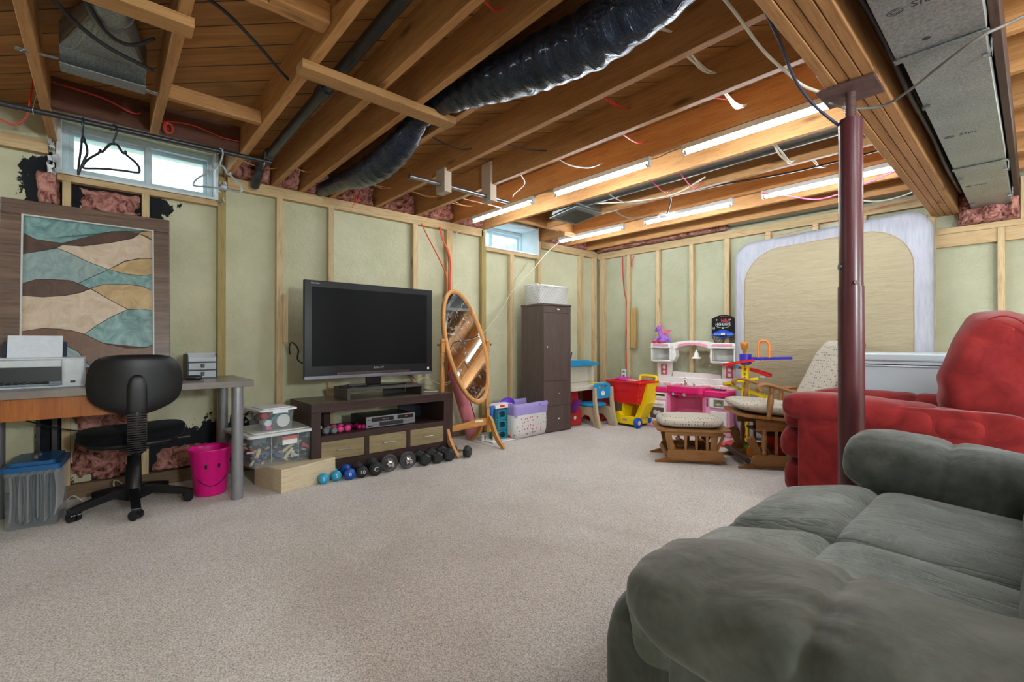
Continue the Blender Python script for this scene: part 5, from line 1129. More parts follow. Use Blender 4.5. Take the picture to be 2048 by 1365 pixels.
# ------------------------------------------------------------------ fabric hamper with toys
def floral(name, base, spots, scale):
    m, t, b = nt(name); v = coords(t,(1,1,1),False); vo = N(t,'ShaderNodeTexVoronoi'); vo.inputs['Scale'].default_value = scale; vo.inputs['Randomness'].default_value = .45; t.links.new(v, vo.inputs['Vector'])
    pe = noise(t, v, scale*5, 3, .6); ad = N(t,'ShaderNodeMath',operation='MULTIPLY_ADD'); t.links.new(pe,ad.inputs[0]); ad.inputs[1].default_value = .32; t.links.new(vo.outputs['Distance'],ad.inputs[2])
    mk = ramp(t, ad.outputs[0], [(.36,(1,)*3),(.39,(0,)*3)]); cc = ramp(t, vo.outputs['Color'], [(0.0,spots[0]),(.5,spots[1]),(.8,spots[2])], 'CONSTANT')
    c = mix(t, base, cc, mk); g = noise(t, v, 7, 4); c = mix(t, c, ramp(t,g,[(.3,(.92,.91,.88)),(.7,(1,1,1))]), 1.0, 'MULTIPLY')
    t.links.new(c, b.inputs['Base Color']); b.inputs['Roughness'].default_value = .9; b.inputs['Specular IOR Level'].default_value = .1; bumpn(t,b,g,.35,.02); return m
h_ = thing('fabric_hamper', 'fabric bin with pink flower print and lavender rim holding toys', 'hamper', (-3.515,3.24,0), R(3))
m = MB(); n = 56; L = []
for z, k in [(0.002,.80),(.01,.93),(.06,1.0),(.15,1.0),(.235,.98)]:
    L.append([(x*k, y*k, z) for x, y in rrect(-.155,.155,-.25,.25,.06,13)])
n = len(L[0]); vv = [Vector(p)+Vector((p[0],p[1],0)).normalized()*.012*mnoise.noise(Vector(p)*9) for q in L for p in q]
m.add(vv, [(j*n+i, j*n+(i+1)%n, (j+1)*n+(i+1)%n, (j+1)*n+i) for j in range(len(L)-1) for i in range(n)], True); m.add(vv[:n], [tuple(range(n))[::-1]], False)
part('bin_body', m, floral('flower_print', sc(214,214,214), (sc(196,70,90), sc(214,110,130), sc(150,80,90)), 26), h_)
m = MB(); L = []
for z, k in [(.232,.985),(.30,1.0),(.345,1.02),(.347,.99),(.30,.975),(.2,.96)]:
    L.append([(x*k, y*k, z+.012*sin(y*14)*(1 if z > .29 else 0)) for x, y in rrect(-.155,.155,-.25,.25,.04,13)])
vv = [Vector(p)+Vector((p[0],p[1],0)).normalized()*.010*mnoise.noise(Vector(p)*11) for q in L for p in q]
m.add(vv, [(j*n+i, j*n+(i+1)%n, (j+1)*n+(i+1)%n, (j+1)*n+i) for j in range(len(L)-1) for i in range(n)], True); part('lavender_rim', m, plain('lavender_cloth', sc(160,146,206), .85, bump=.1), h_)
m = MB(); m.tube(spline([(.162,.10,.33),(.175,.12,.315),(.178,.17,.312),(.172,.21,.318),(.160,.225,.332)],5),.006,6); part('grip', m, plain('lavender_cloth', (0,)*3), h_)
m = MB(); m.sphere((-3.60,3.12,.325),.075,24,12,(.5,1.3,.8)); solo('toy_ball', m, plain('violet_plastic', sc(90,40,190), .35), 'violet plastic toy poking out of the fabric bin', 'toy')
# ------------------------------------------------------------------ tall cabinet
M_cab = wood('grey_brown_cabinet', sc(82,68,64), sc(98,84,80), 'Z', .38, knots=False, vary=0, bump=.02, spec=.4)
k_ = thing('tall_cabinet', 'tall narrow dark brown cabinet with door and drawers by the left wall', 'cabinet', (-3.56,3.65,0), R(-4))
w2, dd = .197, .185
m = MB(); m.box(-dd,dd-.018,-w2,w2,0,1.34,.001); part('carcass', m, M_cab, k_, bev=.001)
m = MB(); m.box(-dd-.004,dd+.006,-w2-.006,w2+.006,1.34,1.360); part('top', m, M_cab, k_, bev=.002)
Mkn = plain('knob_chrome', (.8,.8,.8), .15, 1.0)
def knob(y, z, p):
    m = MB(); m.lathe([(.004,0),(.004,.012),(.010,.016),(.011,.022),(.006,.027),(0,.028)], (dd,y,z), 'X', 14, caps=False); part('knob', m, Mkn, p)
for nm, z0, z1, ky, kz in (('drawer',1.265,1.336,0,1.30),('door',.543,1.262,-.165,.90),('drawer',.280,.540,0,.41),('drawer',.012,.277,0,.145)):
    m = MB(); m.box(dd-.0178,dd,-w2+.001,w2-.001,z0,z1); d = part(nm, m, M_cab, k_, bev=.0015); knob(ky, kz, d)
    if nm == 'drawer' and z0 > 1: knob(-.02, kz, d); d2 = d
# wicker basket
def wicker():
    m, t, b = nt('white_wicker'); v = coords(t,(1,1,1),False); w = N(t,'ShaderNodeTexWave', wave_type='BANDS', bands_direction='Z'); w.inputs['Scale'].default_value = 28; w.inputs['Distortion'].default_value = 1.2; w.inputs['Detail'].default_value = 1; t.links.new(v,w.inputs['Vector'])
    w2_ = N(t,'ShaderNodeTexWave', wave_type='BANDS', bands_direction='DIAGONAL'); w2_.inputs['Scale'].default_value = 16; t.links.new(v,w2_.inputs['Vector'])
    c = mix(t, ramp(t,w.outputs['Fac'],[(0,sc(186,184,180)),(.6,sc(228,227,224))]), ramp(t,w2_.outputs['Fac'],[(0,(.88,)*3),(.4,(1,)*3)]), 1.0, 'MULTIPLY'); t.links.new(c,b.inputs['Base Color']); b.inputs['Roughness'].default_value = .6
    n1 = bumpn(t,b,w.outputs['Fac'],.6,.006); bumpn(t,b,w2_.outputs['Fac'],.4,.005,n1); return m
b_ = thing('wicker_basket', 'white woven basket on top of the tall dark cabinet', 'basket', (-3.565,3.66,1.3605), R(-8))
m = MB(); n = 5
def lp(k, z, s=0): return [(x, y, z+s*.012*sin(x*60+y*50)) for x, y in rrect(-.14*k,.14*k,-.205*k,.205*k,.03,5)]
L = [lp(.93,0),lp(.95,.01),lp(1,.185),lp(1.02,.20,1),lp(1.0,.202,1),lp(.96,.19),lp(.9,.012)]; c = len(L[0])
m.add([p for q in L for p in q], [(j*c+i, j*c+(i+1)%c, (j+1)*c+(i+1)%c, (j+1)*c+i) for j in range(6) for i in range(c)], True); m.add(L[0], [tuple(range(c))[::-1]]); m.add(L[6], [tuple(range(c))]); part('woven_body', m, wicker(), b_)
for s in (0,1):
    m = MB(); L0 = lp(1.02,.203,1); m.tube([(x*(1-.01*s), y*(1-.01*s), z+.004*sin(i*2.1+s*3)) for i, (x,y,z) in enumerate(L0)], .005, 6, closed=True); part('braided_rim', m, M_white, b_)
m = MB(); m.box(-3.46,-3.40,3.50,3.56,1.545,1.550); m.xf(Matrix.Identity(4)); solo('paper_tag', m, M_white, 'small pale tag on the wicker basket rim', 'tag')

# ------------------------------------------------------------------ toy desk along the left wall
Mtan = plain('tan_plastic', sc(186,168,138), .45); Mcr = plain('cream_plastic', sc(216,208,192), .4); Mbl2 = plain('bright_blue', sc(24,150,206), .35); Mred = plain('deep_red_plastic', sc(186,40,42), .4)
d_ = thing('toy_desk', 'cream and red plastic toy desk with blue upper tray behind the cabinet', 'toy desk', (-3.60,4.29,0))
m = MB(); m.prism(rrect(-.22,.20,-.40,.42,.06), .405,.445,'Z'); m.prism(rrect(-.20,.18,-.38,.40,.05), .445,.452,'Z'); part('desktop', m, Mcr, d_, bev=.006)
m = MB(); m.box(-.25,-.20,-.38,.40,.45,.66,.01); m.box(-.25,-.12,.36,.41,.45,.69,.012); m.box(-.25,-.12,-.40,-.36,.45,.69,.012); part('hutch', m, Mcr, d_)
m = MB(); m.prism([(-.40,.665),(.41,.665),(.41,.70),(.30,.71),(.20,.73),(-.38,.735)], -.25,-.06,'X'); part('upper_tray', m, Mbl2, d_, bev=.008)
for y0, y1 in ((-.39,-.17),(.20,.38)):
    m = MB(); m.prism([(-.15,0),(.13,0),(.14,.02),(.15,.16),(.11,.20),(.09,.404),(-.15,.404)], y0, y1, 'Y'); p = part('drawer_pedestal', m, Mred, d_, bev=.012)
    m = MB(); m.cyl((.139,(y0+y1)/2,.10),(.147,(y0+y1)/2,.10),.022,n=18); part('badge', m, M_white, p)
m = MB(); m.sbox((.0,.22,.46),(.10,.12,.018),.8,16,8); part('yellow_knob', m, My, d_)
for k, (y, c, h) in enumerate([(4.17,sc(90,100,90),.09),(4.21,sc(40,80,180),.075),(4.235,sc(30,60,150),.10)]):
    m = MB(); m.cyl((-3.72,y,.733),(-3.72+.01*k,y+.003,.733+h),.007,n=8); m.mi = 0; solo('marker_pen', m, plain('marker%d'%k,c,.4), ['grey marker standing in the toy desk tray','short blue marker in the toy desk tray','tall blue marker in the toy desk tray'][k], 'marker')
m = MB(); m.box(-3.73,-3.70,4.10,4.24,.736,.746,.003); solo('yellow_strip', m, My, 'yellow plastic strip in front of the markers', 'strip')
m = MB(); m.box(-.055,.055,-.004,.004,-.08,.08); m.xf(Matrix.Translation((-3.42,3.97,.24)) @ Matrix.Rotation(R(-35),4,'X')); solo('picture_book', m, plain('violet_book', sc(110,40,120), .5), 'violet book leaning in the left pedestal of the toy desk', 'book')
# toy chair
c_ = thing('toy_chair', 'child size plastic chair with blue seat and back and tan legs', 'chair', (-3.40,4.27,0), R(-6))
m = MB(); m.sbox((-.02,0,.235),(.25,.27,.055),(.4,.6),28,12); part('seat', m, Mbl2, c_)
m = MB(); o = rrect(-.125,.125,.315,.49,.04,6); i_ = rrect(-.06,.06,.435,.462,.012,6); m.ring(o, i_, .115,.150,'X'); bk = part('backrest', m, Mbl2, c_, bev=.008)
m = MB(); m.cyl((.150,0,.375),(.153,0,.375),.028,n=20); b2 = part('badge', m, M_white, bk); m = MB(); m.text('2', .04, frame((.1535,0,.375),(0,1,0),(0,0,1)), .0004); part('badge_number', m, Mred, b2)
for s in (-1,1):
    m = MB(); m.prism([(.205,0),(.245,0),(.20,.16),(.175,.30),(.168,.44),(.135,.445),(.138,.30),(.155,.18)], s*.135-.016, s*.135+.016, 'Y'); part('leg', m, Mtan, c_, bev=.007)
    m = MB(); m.prism([(-.16,0),(-.12,0),(-.09,.07),(-.03,.12),(.05,.12),(.12,.05),(.14,0),(.19,0),(.18,.10),(.14,.215),(-.13,.215)], s*.118-.010, s*.118+.010, 'Y'); part('side_frame', m, Mtan, c_, bev=.005)
s_ = thing('toy_stool', 'small beige plastic stool in the corner behind the toy chair', 'stool', (-3.66,4.80,0))
m = MB(); m.box(-.14,.17,-.09,.09,.24,.275,.01); part('seat', m, Mcr, s_)
for x, y in ((-.11,-.07),(.15,-.07),(-.11,.07),(.15,.07)):
    m = MB(); m.box(x-.015,x+.015,y-.012,y+.012,0,.24,.004); part('leg', m, Mtan, s_)
# ------------------------------------------------------------------ toy shopping cart
c_ = thing('toy_shopping_cart', 'toy shopping cart with red basket, yellow body and blue wheels', 'toy cart', (-3.085,4.555,0), R(-4))
Mrb_ = plain('cart_red', sc(222,30,30), .32); Myc = plain('cart_yellow', sc(238,208,10), .35); Mbw = plain('wheel_blue', sc(14,84,190), .35)
# basket: tapering walls, solid front, slotted right side
m = MB(); zt, zb = .50, .262; T_ = [(-.235,-.14),(.225,-.14),(.225,.17),(-.235,.17)]; B_ = [(-.165,-.095),(.155,-.095),(.155,.12),(-.165,.12)]
for i in range(4):
    j = (i+1)%4; a, b, c, d = Vector((*B_[i],zb)), Vector((*B_[j],zb)), Vector((*T_[j],zt)), Vector((*T_[i],zt)); nrm = (b-a).cross(d-a).normalized()*.006
    if i == 1:
        for r in range(5):
            for q in range(8):
                u0, u1, v0, v1 = q/8, (q+1)/8, r/5, (r+1)/5
                P4 = lambda u, v: a.lerp(b,u).lerp(d.lerp(c,u), v)
                def bar(p, q2): m.obox(p, q2, .010, .006, up=nrm)
                bar(P4(u0,v0), P4(u0,v1)); bar(P4(u0,v0), P4(u1,v0)); bar(P4(u0,v0), P4(u1,v1))
        m.obox(d, c, .03, .006, up=nrm); m.obox(b, c, .012, .006, up=nrm)
    else: m.add([a,b,c,d,a-nrm,b-nrm,c-nrm,d-nrm], [(0,1,2,3),(7,6,5,4),(0,4,5,1),(1,5,6,2),(2,6,7,3),(3,7,4,0)], False)
m.prism([B_[0],B_[1],B_[2],B_[3]], zb, zb+.006, 'Z'); part('basket', m, Mrb_, c_)
m = MB(); m.ring(rrect(-.265,.255,-.165,.195,.03), rrect(-.228,.218,-.132,.162,.02), .498,.515,'Z'); part('basket_rim', m, Mrb_, c_, bev=.003)
m = MB(); m.box(-.12,.06,-.128,-.122,.395,.402,.002); part('basket_ridge', m, Mrb_, c_)
m = MB(); m.tube(spline([(-.02,.20,.50),(-.03,.215,.545),(.0,.225,.56),(.12,.225,.56),(.19,.225,.545),(.19,.21,.50)],6),.019,10); part('push_handle', m, Myc, c_)
m = MB(); m.prism([(-.145,.03),(.145,.03),(.15,.10),(.08,.115),(-.05,.115),(-.085,.16),(-.115,.16)], -.11,-.06,'Y'); m.prism([(-.145,.03),(.145,.03),(.13,.10),(-.11,.10)], -.10,.18,'Y'); part('chassis', m, Myc, c_, bev=.01)
m = MB(); m.prism([(.07,.10),(.15,.10),(.23,.27),(.245,.50),(.215,.50),(.14,.26)], -.02,.20,'Y'); m.prism([(-.10,.10),(-.05,.10),(-.06,.262),(-.08,.262)], -.05,.19,'Y'); m.prism([(-.08,.10),(.12,.10),(.14,.262),(-.07,.262)], .17,.20,'Y'); part('body_uprights', m, Myc, c_, bev=.008)
m = MB(); m.prism(ell(0,.075,.040,.013,24), -.1115,-.1105,'Y'); b2 = part('logo_badge', m, M_white, c_); m = MB(); m.prism(ell(0,.075,.036,.010,24), -.1125,-.1115,'Y'); b3 = part('logo_oval', m, Mred, b2); m = MB(); m.text('little tikes', .0125, frame((0,-.1128,.075),(1,0,0),(0,0,1)), .0003); part('logo_text', m, M_white, b2)
for sx in (-1,1):
    for y, r in ((-.09,.058),(.17,.058)):
        x0 = sx*.146; m = MB(); m.lathe([(.02,0),(r*.9,0),(r,.008),(r,.034),(r*.88,.042),(.028,.040),(.026,.034),(.0,.034)], (x0,y,.058), 'X', 28, caps=False) if sx > 0 else m.lathe([(.0,-.034),(.026,-.034),(.028,-.040),(r*.88,-.042),(r,-.034),(r,-.008),(r*.9,0),(.02,0)], (x0,y,.058), 'X', 28, caps=False)
        wv = part('wheel', m, Mbw, c_); m = MB(); m.cyl((x0+sx*.034,y,.058),(x0+sx*.041,y,.058),.025,n=18); part('hub', m, M_white, wv)
m = MB(); m.sbox((-3.18,4.54,.525),(.17,.16,.055),.8,22,10); solo('toy_food', m, plain('magenta_toy', sc(205,40,150), .4), 'magenta plastic toy lying in the red cart basket', 'toy')
m = MB(); m.box(-3.10,-2.98,4.48,4.60,.515,.522,.002); m.xf(Matrix.Identity(4)); solo('toy_plate', m, Mw, 'pale toy lid lying at the right of the red cart basket', 'toy')

# ------------------------------------------------------------------ toy kitchen
k_ = thing('toy_kitchen', 'pink and white plastic toy kitchen standing against the back wall', 'toy kitchen', (-2.48,4.68,0))
Mkp = plain('kitchen_pink', sc(232,160,196), .38); Mkh = plain('kitchen_hot_pink', sc(214,24,104), .35); Mkw = plain('kitchen_white', sc(226,226,220), .4); Mkd = plain('kitchen_deep_pink', sc(222,110,150), .45); Mks = plain('kitchen_sticker', sc(200,90,110), .5)
X = lambda x: x+2.48
# body from modules; local y 0 = front, + to wall
m = MB(); m.box(-.466,-.215,.0,.20,.05,.395,.01); part('oven_module', m, Mkp, k_)
m = MB(); m.box(.215,.466,-.01,.20,.05,.395,.01); part('cupboard_module', m, Mkp, k_)
m = MB(); m.box(-.22,.22,.02,.20,.05,.13,.006); m.box(-.215,.215,.0,.16,.155,.178,.006); m.box(-.215,.215,.165,.20,.13,.40); m.box(-.218,-.180,-.005,.19,.05,.395,.006); m.box(.180,.218,-.005,.19,.05,.395,.006); part('middle_module', m, Mkd, k_)
m = MB(); m.box(-.478,.478,-.02,.20,0,.05,.012); part('plinth', m, Mkp, k_)
m = MB(); m.box(-.470,-.215,-.012,.20,.395,.455,.014); part('counter', m, Mkh, k_)
m = MB(); m.box(.205,.474,-.035,.20,.392,.462,.016); part('counter', m, Mkh, k_)
m = MB(); m.prism([(-.225,.20),(-.225,.0),(-.16,-.05),(.16,-.05),(.225,.0),(.225,.20)], .412,.475,'Z'); part('sink_counter', m, Mkh, k_, bev=.014)
m = MB(); m.box(-.20,.20,-.02,.0,.375,.412,.006); p = part('control_panel', m, Mkh, k_)
for x, r in ((-.13,.015),(0,.019),(.13,.015)):
    m = MB(); m.cyl((x,-.02,.393),(x,-.034,.393),r,n=16); part('control_knob', m, M_chrome, p)
m = MB(); m.box(-.455,-.235,-.010,.0,.045,.30,.006); ov = part('oven_door', m, Mkw, k_)
m = MB(); m.box(-.44,-.26,-.030,-.012,.262,.276,.005); part('oven_handle', m, M_white, ov)
m = MB(); m.prism([(-.42,.10),(-.27,.10),(-.265,.14),(-.255,.225),(-.435,.225),(-.425,.14)], -.0125,-.0102,'Y'); part('oven_window', m, plain('oven_dark', sc(92,70,72), .3), ov)
m = MB(); m.sphere((-.36,-.011,.165),.030,16,10,(1,.12,1)); m.sphere((-.315,-.011,.168),.026,16,10,(1,.12,1)); part('oven_picture', m, plain('roast_pale', sc(190,190,200), .4), ov)
m = MB(); m.box(-.455,-.235,-.006,.0,.318,.388,.004); p = part('oven_controls', m, Mkw, k_)
m = MB(); m.cyl((-.42,-.006,.355),(-.42,-.022,.355),.022,n=20); part('oven_dial', m, plain('aqua_dial', sc(110,190,205), .35), p)
m = MB(); m.box(-.375,-.245,-.0075,-.006,.352,.374); part('oven_display', m, M_black, p)
m = MB(); [m.cyl((-.36+i*.026,-.0075,.335),(-.36+i*.026,-.010,.335),.005,n=8) for i in range(5)]; part('oven_buttons', m, plain('button_grey', sc(120,110,110), .4), p)
m = MB(); m.box(.265,.45,-.024,-.01,.285,.385,.006); mw = part('microwave_door', m, Mkw, k_)
m = MB(); m.box(.31,.41,-.0255,-.024,.30,.372); part('microwave_window', m, plain('mw_grey', sc(120,124,116), .35), mw)
m = MB(); m.cyl((.36,-.0255,.34),(.36,-.0268,.34),.03,n=20); part('soup_picture', m, plain('soup_brown', sc(120,90,60), .4), mw); m = MB(); m.sphere((.36,-.0262,.322),.030,16,8,(1,.06,.5)); part('bowl_picture', m, plain('bowl_green', sc(150,180,140), .4), mw)
m = MB(); m.box(.228,.245,-.0125,-.010,.29,.375); part('keypad', m, plain('keypad_grey', sc(90,88,92), .4), k_)
m = MB(); m.box(.27,.44,-.020,-.01,.075,.25,.006); part('cupboard_door', m, Mkw, k_)
m = MB(); m.box(-.17,.17,-.004,.0,.085,.118,.003); part('toe_drawer', m, plain('salmon', sc(225,110,110), .4), k_)
# back splash and hutch
m = MB(); m.box(-.47,.475,.19,.235,.45,.50,.008); m.box(-.455,.465,.205,.24,.50,.56,.006); m.prism([(-.27,.56),(.28,.56),(.28,.60),(.18,.614),(-.16,.618),(-.27,.622)], .21,.24,'Y'); part('splashback', m, Mkw, k_)
for a, b_ in ((-.465,-.285),(.29,.462)):
    m = MB(); m.box(a,b_,.205,.24,.55,.73,.006); part('tower_panel', m, Mkw, k_)
for a in (-.375,.372):
    m = MB(); m.box(a-.04,a+.04,.2025,.2045,.575,.70); p = part('heart_sticker', m, Mks, k_)
    m = MB(); [m.sphere((a,.202,z),.020,12,8,(1,.06,1)) for z in (.61,.665)]; m.box(a-.04,a+.04,.2018,.2024,.697,.706); m.box(a-.04,a+.04,.2018,.2024,.569,.578); part('sticker_hearts', m, Mkw, p)
for a, b_ in ((-.485,-.235),(.215,.475)):
    m = MB(); m.box(a,b_,.10,.24,.735,.755,.006); m.prism([(a,.755),(b_,.755),(b_-.03,.725),(a+.03,.725)], .11,.235,'Y'); m.box(a,a+.018,.10,.24,.755,.90,.004); m.box(b_-.018,b_,.10,.24,.755,.90,.004); m.box(a,b_,.22,.24,.755,.90); m.box(a-.004,b_+.004,.09,.24,.888,.906,.005); part('shelf_cubby', m, Mkw, k_)
    m = MB(); m.box(a-.002,b_+.002,.10,.24,.906,.942,.008); p = part('cornice', m, Mkw, k_); m = MB(); m.box(a+.03,b_-.03,.0965,.0995,.912,.934); part('pink_inlay', m, plain('inlay_pink', sc(226,140,165), .5), p)
m = MB(); up = [(x, .942+.030*(1-(x/.24)**2)) for x in [-.24+i*.48/16 for i in range(17)]]; lo = [(x, .872+.050*(1-(x/.22)**2)) for x in [.22-i*.44/16 for i in range(17)]]
m.prism(lo+up, .13,.22,'Y'); ar = part('arch', m, Mkw, k_, bev=.006)
m = MB(); up = [(x, .918+.030*(1-(x/.20)**2)) for x in [-.165+i*.33/12 for i in range(13)]]; lo = [(x, .890+.032*(1-(x/.20)**2)) for x in [.165-i*.33/12 for i in range(13)]]; m.prism(lo+up, .1265,.1295,'Y'); part('pink_inlay', m, plain('inlay_pink', (0,)*3), ar)
m = MB()
for s in (-1,1): m.prism([(s*.235,.90),(s*.20,.865),(s*.19,.80),(s*.215,.755),(s*.24,.755)], .14,.21,'Y')
part('arch_bracket', m, Mkw, k_, bev=.006)
m = MB(); m.lathe([(.052,.775),(.050,.782),(.028,.80),(.020,.835),(.012,.85),(.006,.87),(0,.872)], (.03,.17,0), n=24); part('hanging_lamp', m, Mkw, k_)
m = MB(); m.tube(spline([(-.06,.10,.47),(-.06,.10,.53),(-.055,.08,.555),(-.04,.06,.55),(-.02,.05,.525),(-.005,.05,.495)],5),.011,10); m.cyl((-.10,.10,.47),(-.10,.10,.50),.012,n=10); m.cyl((.04,.10,.47),(.04,.10,.50),.012,n=10); m.cyl((.04,.10,.50),(.04,.08,.505),.008,n=8); m.box(-.12,.06,.08,.12,.468,.478,.004); part('faucet', m, M_chrome, k_)
m = MB(); m.cyl((-.35,.08,.455),(-.35,.08,.462),.06,n=24); part('burner', m, plain('aqua_dial', (0,)*3), k_)
m = MB(); m.box(.27,.40,.0,.07,.462,.472,.003); m.box(.29,.36,.02,.05,.472,.476); part('scanner', m, M_black, k_)
for x in (-.33,-.18,.13,.33):
    m = MB(); m.box(x-.05,x+.05,.1885,.1899,.46,.488); part('tile_sticker', m, plain('tile_pink', sc(226,170,180), .5), k_)
# ------------------------------------------------------------------ plush winged unicorn
p_ = thing('plush_toy', 'purple plush winged unicorn with red feet on the toy kitchen', 'plush toy', (-2.865,4.82,.943), R(0))
Mpp = fabric('purple_plush', sc(140,90,175), sc(165,115,200), .95, 60, .1, .6); Mpr = fabric('red_plush', sc(200,30,60), sc(222,48,74), .9, 60, .1, .5); Mpk_ = fabric('pink_plush', sc(205,90,130), sc(225,120,150), .9, 60, .1, .5)
m = MB()
for c, r, s in [((.05,0,.055),.045,(1.25,.9,1.05)),((.015,0,.085),.034,(1,.9,1.3)),((-.005,0,.13),.024,(1,1,1.3)),((-.02,0,.165),.034,(1.1,.9,.95)),((-.052,0,.152),.022,(1.1,.9,.85))]: m.sphere(c, r, 20, 12, s)
for y in (-.03,.03): m.cyl((.0,y,.07),(-.045,y*1.3,.025),.018,.016,n=14); m.cyl((.07,y,.035),(.03,y*1.5,.022),.021,.018,n=14)
m.tube(spline([(.095,0,.05),(.12,0,.03),(.115,0,.012)],4),.012,8); body = part('plush_body', m, Mpp, p_)
for c in ((-.055,-.042,.018),(-.05,.042,.018),(.02,-.05,.018),(.022,.05,.018)):
    m = MB(); m.sphere(c, .021, 16, 10, (1.15,.9,.85)); part('foot', m, Mpr, p_)
m = MB(); m.sphere((.012,0,.175),.018,12,8,(.8,.6,1.2)); m.sphere((.018,0,.145),.016,12,8,(.8,.6,1.2)); m.sphere((-.01,0,.198),.014,12,8); part('mane', m, Mpk_, p_)
m = MB(); m.cyl((-.026,0,.19),(-.035,0,.235),.009,.001,n=10); part('horn', m, plain('gold_horn', sc(205,170,80), .4), p_)
for s in (-1,1):
    m = MB(); m.prism([(.02,.09),(.05,.12),(.085,.145),(.125,.150),(.12,.13),(.09,.125),(.10,.112),(.07,.105),(.05,.09)], s*.022, s*.030, 'Y'); part('wing', m, Mpk_, p_, bev=.003)
    m = MB(); m.sphere((-.036,s*.028,.172),.0075,10,8,(1,.5,1.2)); part('eye', m, M_black, p_)
    m = MB(); m.cyl((-.012,s*.022,.19),(-.006,s*.03,.215),.009,.002,n=8); part('ear', m, Mpp, p_)
# ------------------------------------------------------------------ toy basketball hoop
h_ = thing('toy_basketball_hoop', 'small black toy basketball backboard on the wall by the mattress', 'basketball hoop', (-2.19,4.925,.99))
Mh = plain('board_black', sc(10,14,22), .3); Mhb = plain('board_blue', sc(20,80,200), .35); Mhp = plain('board_pink', sc(225,70,90), .4)
bw = .122
m = MB(); top = [(x, .215+.038*cos(x/bw*pi/2)) for x in [bw-i*2*bw/16 for i in range(17)]]
m.prism([(-bw,.05),(bw,.05)]+top, -.006, .006, 'Y'); bd = part('backboard', m, Mh, h_, bev=.004)
m = MB(); e = [(x, .050+.042*cos(x/.12*pi/2)) for x in [.12-i*.24/16 for i in range(17)]]+[(x, .046-.040*cos(x/.12*pi/2)) for x in [-.12+i*.24/16 for i in range(17)]]
m.prism(e, -.010,-.0065,'Y'); bl = part('blue_panel', m, Mhb, h_)
F = lambda x, z, s=-.0075: frame((x,s,z),(1,0,0),(0,0,1))
m = MB(); m.text('NBA', .048, F(.025,.190), .0004, font_scale=(1,1)); part('print_league', m, Mhp, bd)
m = MB(); m.text('HIGHLIGHT', .040, F(.0,.152), .0004, font_scale=(.74,1.0)); m.text('H', .034, F(-.098,.112), .0004); m.box(-.012,.008,-.0075,-.0065,.105,.120); part('print_name', m, M_white, bd)
m = MB(); m.text('POOF', .016, F(-.008,.238), .0003); part('print_top', m, plain('print_orange', sc(225,90,60), .4), bd)
m = MB(); m.text('slam', .014, F(.032,.236), .0003); part('print_top_blue', m, plain('print_sky', sc(90,160,210), .4), bd)
for x in (-.068,.075):
    m = MB(); st = []
    for k in range(10): a = pi/2+2*pi*k/10; r = .011 if k%2 == 0 else .0045; st.append((x+r*cos(a), .200+r*sin(a)))
    m.prism(st, -.0075,-.0065,'Y'); part('star_print', m, plain('star_lime', sc(200,205,120), .4), bd)
m = MB(); m.tube([(.078*cos(a), -.0070, .150+.036*sin(a)) for a in [pi+i*pi/20 for i in range(21)]], .0018, 5); part('ellipse_line', m, M_white, bd)
m = MB(); m.text('SPALDING', .014, F(-.062,.048,-.0112), .0003); m.text('SPALDING', .014, F(.072,.046,-.0112), .0003); m.box(-.022,.022,-.0115,-.0105,.038,.062); part('panel_print', m, M_white, bl)
m = MB(); m.tube([(-.0+.075*cos(a), -.095+.075*sin(a), .030) for a in [i*2*pi/32 for i in range(32)]], .0035, 6, closed=True); m.box(-.025,.025,-.022,-.008,.022,.038,.002); part('rim', m, plain('rim_black', sc(20,20,24), .3), h_)
m = MB()
for k in range(10):
    a = 2*pi*k/10; a2 = a+2*pi/20; a3 = a+2*pi/10
    m.tube([(.075*cos(a),-.095+.075*sin(a),.030),(.052*cos(a2),-.095+.052*sin(a2),-.02),(.04*cos(a3),-.095+.04*sin(a3),-.045)],.0014,4); m.tube([(.075*cos(a3),-.095+.075*sin(a3),.030),(.052*cos(a2),-.095+.052*sin(a2),-.02),(.04*cos(a),-.095+.04*sin(a),-.045)],.0014,4)
part('net', m, plain('net_dark', sc(30,30,34), .6), h_)
# ------------------------------------------------------------------ mattress
def matt_top():
    m, t, b = nt('cream_sheet'); v = coords(t,(2.2,1,22),False); f = noise(t,v,1.5,5,.6,1.0); v3 = coords(t,(1.2,1,7),False); f3 = noise(t,v3,1.6,4,.55,1.4)
    rr_ = ramp(t,f3,[(.44,(0,)*3),(.5,(1,)*3),(.56,(0,)*3)])
    t.links.new(ramp(t,f,[(.3,sc(156,143,116)),(.7,sc(168,155,128))]),b.inputs['Base Color']); b.inputs['Roughness'].default_value = .85; b.inputs['Specular IOR Level'].default_value = .1
    n1 = bumpn(t,b,f,.22,.02); bumpn(t,b,rr_,.22,.012,n1); return m
def matt_side():
    m, t, b = nt('white_sheet_edge'); v = coords(t,(1,1,1),False,(0,R(35),0)); mp = v.node; mp.inputs['Scale'].default_value = (30,3,5); f = noise(t,v,1.2,4,.6,.3)
    t.links.new(ramp(t,f,[(.3,sc(156,156,164)),(.7,sc(174,174,182))]),b.inputs['Base Color']); b.inputs['Roughness'].default_value = .8; bumpn(t,b,f,.5,.015); return m
m_ = thing('mattress', 'large mattress in a cream and white fitted sheet standing against the back wall', 'mattress', (-1.27,4.83,0)); LN = math.atan2(.06,1.9)
def mo(x): # outline top rises to the right
    return 0
x0, x1, zt0, zt1 = -.735, .745, 1.93, 1.955
m = MB(); n = 96
def outl(ins, rad):
    P = rrect(x0+ins, x1-ins, .02+ins*.3, 1.957-ins, rad, 23); return [(p[0], p[1]*(1+.022*p[0])) for p in P]
